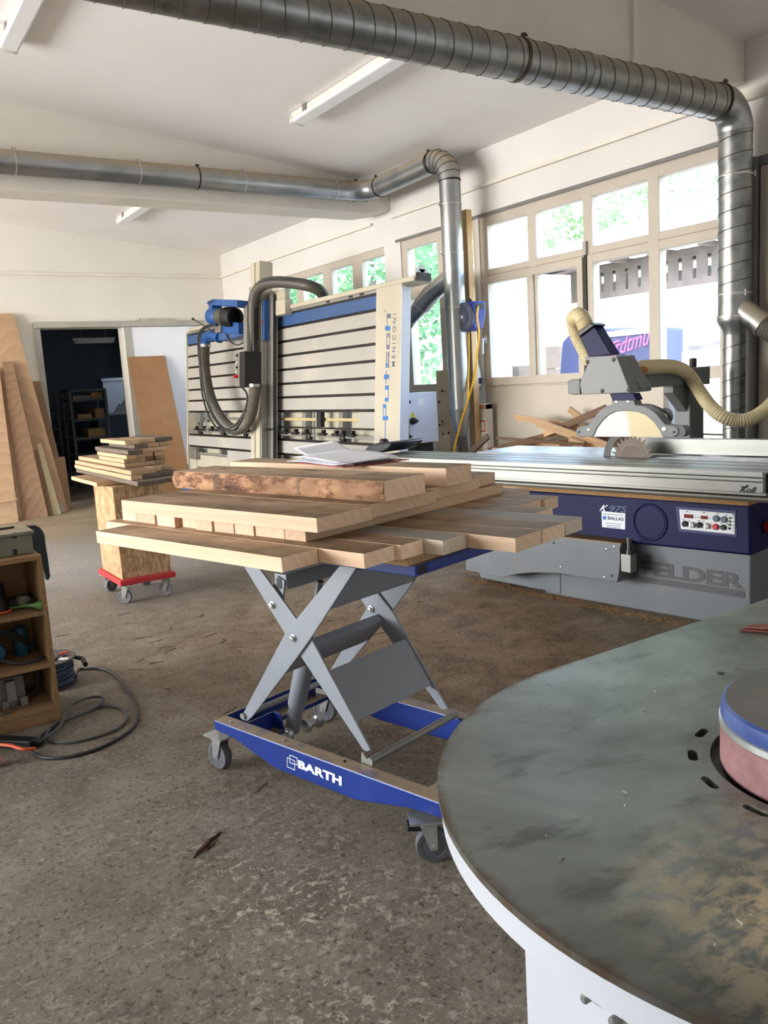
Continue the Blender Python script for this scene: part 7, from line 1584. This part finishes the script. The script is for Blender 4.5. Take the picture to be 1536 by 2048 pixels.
q = at(415, 1690, 2, 0.001); m = mb(); d = V((0.05, 0.035, 0)); w = V((-0.008, 0.011, 0)); m.tube([q-d*1.2, q-d*0.7+w*0.4, q-d*0.1, q+d*0.3+w*0.5, q+d*0.8, q+d*1.3+w*0.3], [0.002, 0.007, 0.010, 0.008, 0.006, 0.001], 6); m.tube([q-d*0.4-w, q+d*0.2-w*1.3], [0.005, 0.001], 5); tag(m.build('bark_scrap', MAT['bark'], smooth=0), 'dark curled scrap of bark on the floor in front of the lift', 'bark scrap')
# ------------------------------------------------------------------ light
world = bpy.data.worlds.new('sky'); SC.world = world; world.use_nodes = True
wn = world.node_tree; wn.nodes.clear()
wo = wn.nodes.new('ShaderNodeOutputWorld'); bg = wn.nodes.new('ShaderNodeBackground'); sk = wn.nodes.new('ShaderNodeTexSky')
sk.sky_type = 'NISHITA'; sk.sun_disc = False; sk.sun_elevation = math.radians(48); sk.sun_rotation = math.radians(-110); sk.air_density = 1.2; sk.dust_density = 2.0
mixw = wn.nodes.new('ShaderNodeMixRGB'); mixw.inputs[0].default_value = 0.45; mixw.inputs[2].default_value = (1.35, 1.6, 2.0, 1)
wn.links.new(sk.outputs[0], mixw.inputs[1]); wn.links.new(mixw.outputs[0], bg.inputs[0]); bg.inputs[1].default_value = 4.2; wn.links.new(bg.outputs[0], wo.inputs[0])
def light(name, typ, loc, tgt, energy, color=(1, 1, 1), size=None, size_y=None, spread=None):
    d = bpy.data.lights.new(name, typ); d.energy = energy; d.color = color
    if typ == 'AREA':
        d.shape = 'RECTANGLE'; d.size = size; d.size_y = size_y
        if spread: d.spread = spread
    o = bpy.data.objects.new(name, d); COL.objects.link(o); o.location = loc
    o.rotation_euler = (V(tgt)-V(loc)).to_track_quat('-Z', 'Y').to_euler(); return o
sun = light('sun', 'SUN', (-12, -5, 24), (0, 0, 0), 18.0, (1.0, 0.95, 0.88)); sun.data.angle = 0.01
# daylight through the window band of the unseen left wall and the open gate behind the camera
light('left_window_skylight', 'AREA', (-5.9, 7.0, 1.9), (0, 6.0, 1.0), 420, (0.97, 0.985, 1.0), 7.0, 2.0)
light('left_ceiling_fill', 'AREA', (-5.88, 7.0, 1.9), (-2.2, 6.5, 4.2), 800, (1.0, 0.985, 0.97), 7.0, 2.0)  # added lamp aimed upward to brighten the ceiling, standing in for ground bounce
light('gate_daylight', 'AREA', (-1.8, -3.4, 1.5), (-1.2, 4, 3.2), 26, (0.98, 0.99, 1.0), 4.0, 2.6)
for y, sy, z, sz in ((4.6, 2.4, 1.97, 1.5), (6.45, 1.2, 1.97, 1.5), (8.95, 3.3, 1.97, 1.5)):
    p_ = light('window_portal', 'AREA', (XW+0.12, y, z), (0, y, z), 1, (1, 1, 1), sy, sz); p_.data.cycles.is_portal = True
light('side_door_daylight', 'AREA', (XW+0.05, -1.95, 1.1), (2.5, 1.0, 1.4), 10, (0.74, 0.86, 1.0), 0.85, 1.9)
light('store_fill', 'AREA', (5.25, 15.3, 1.9), (3.6, 15.6, 1.0), 12, (0.72, 0.84, 1.0), 1.0, 1.0)  # lamp added to brighten the store room; its wall has no window
vs = SC.view_settings; vs.view_transform = 'Standard'; vs.look = 'None'; vs.gamma = 1.0; vs.use_curve_mapping = False; vs.exposure = -0.45
cy = SC.cycles; cy.max_bounces = 8; cy.diffuse_bounces = 5; cy.glossy_bounces = 4; cy.transparent_max_bounces = 12; cy.sample_clamp_indirect = 6.0; cy.caustics_reflective = False; cy.caustics_refractive = False
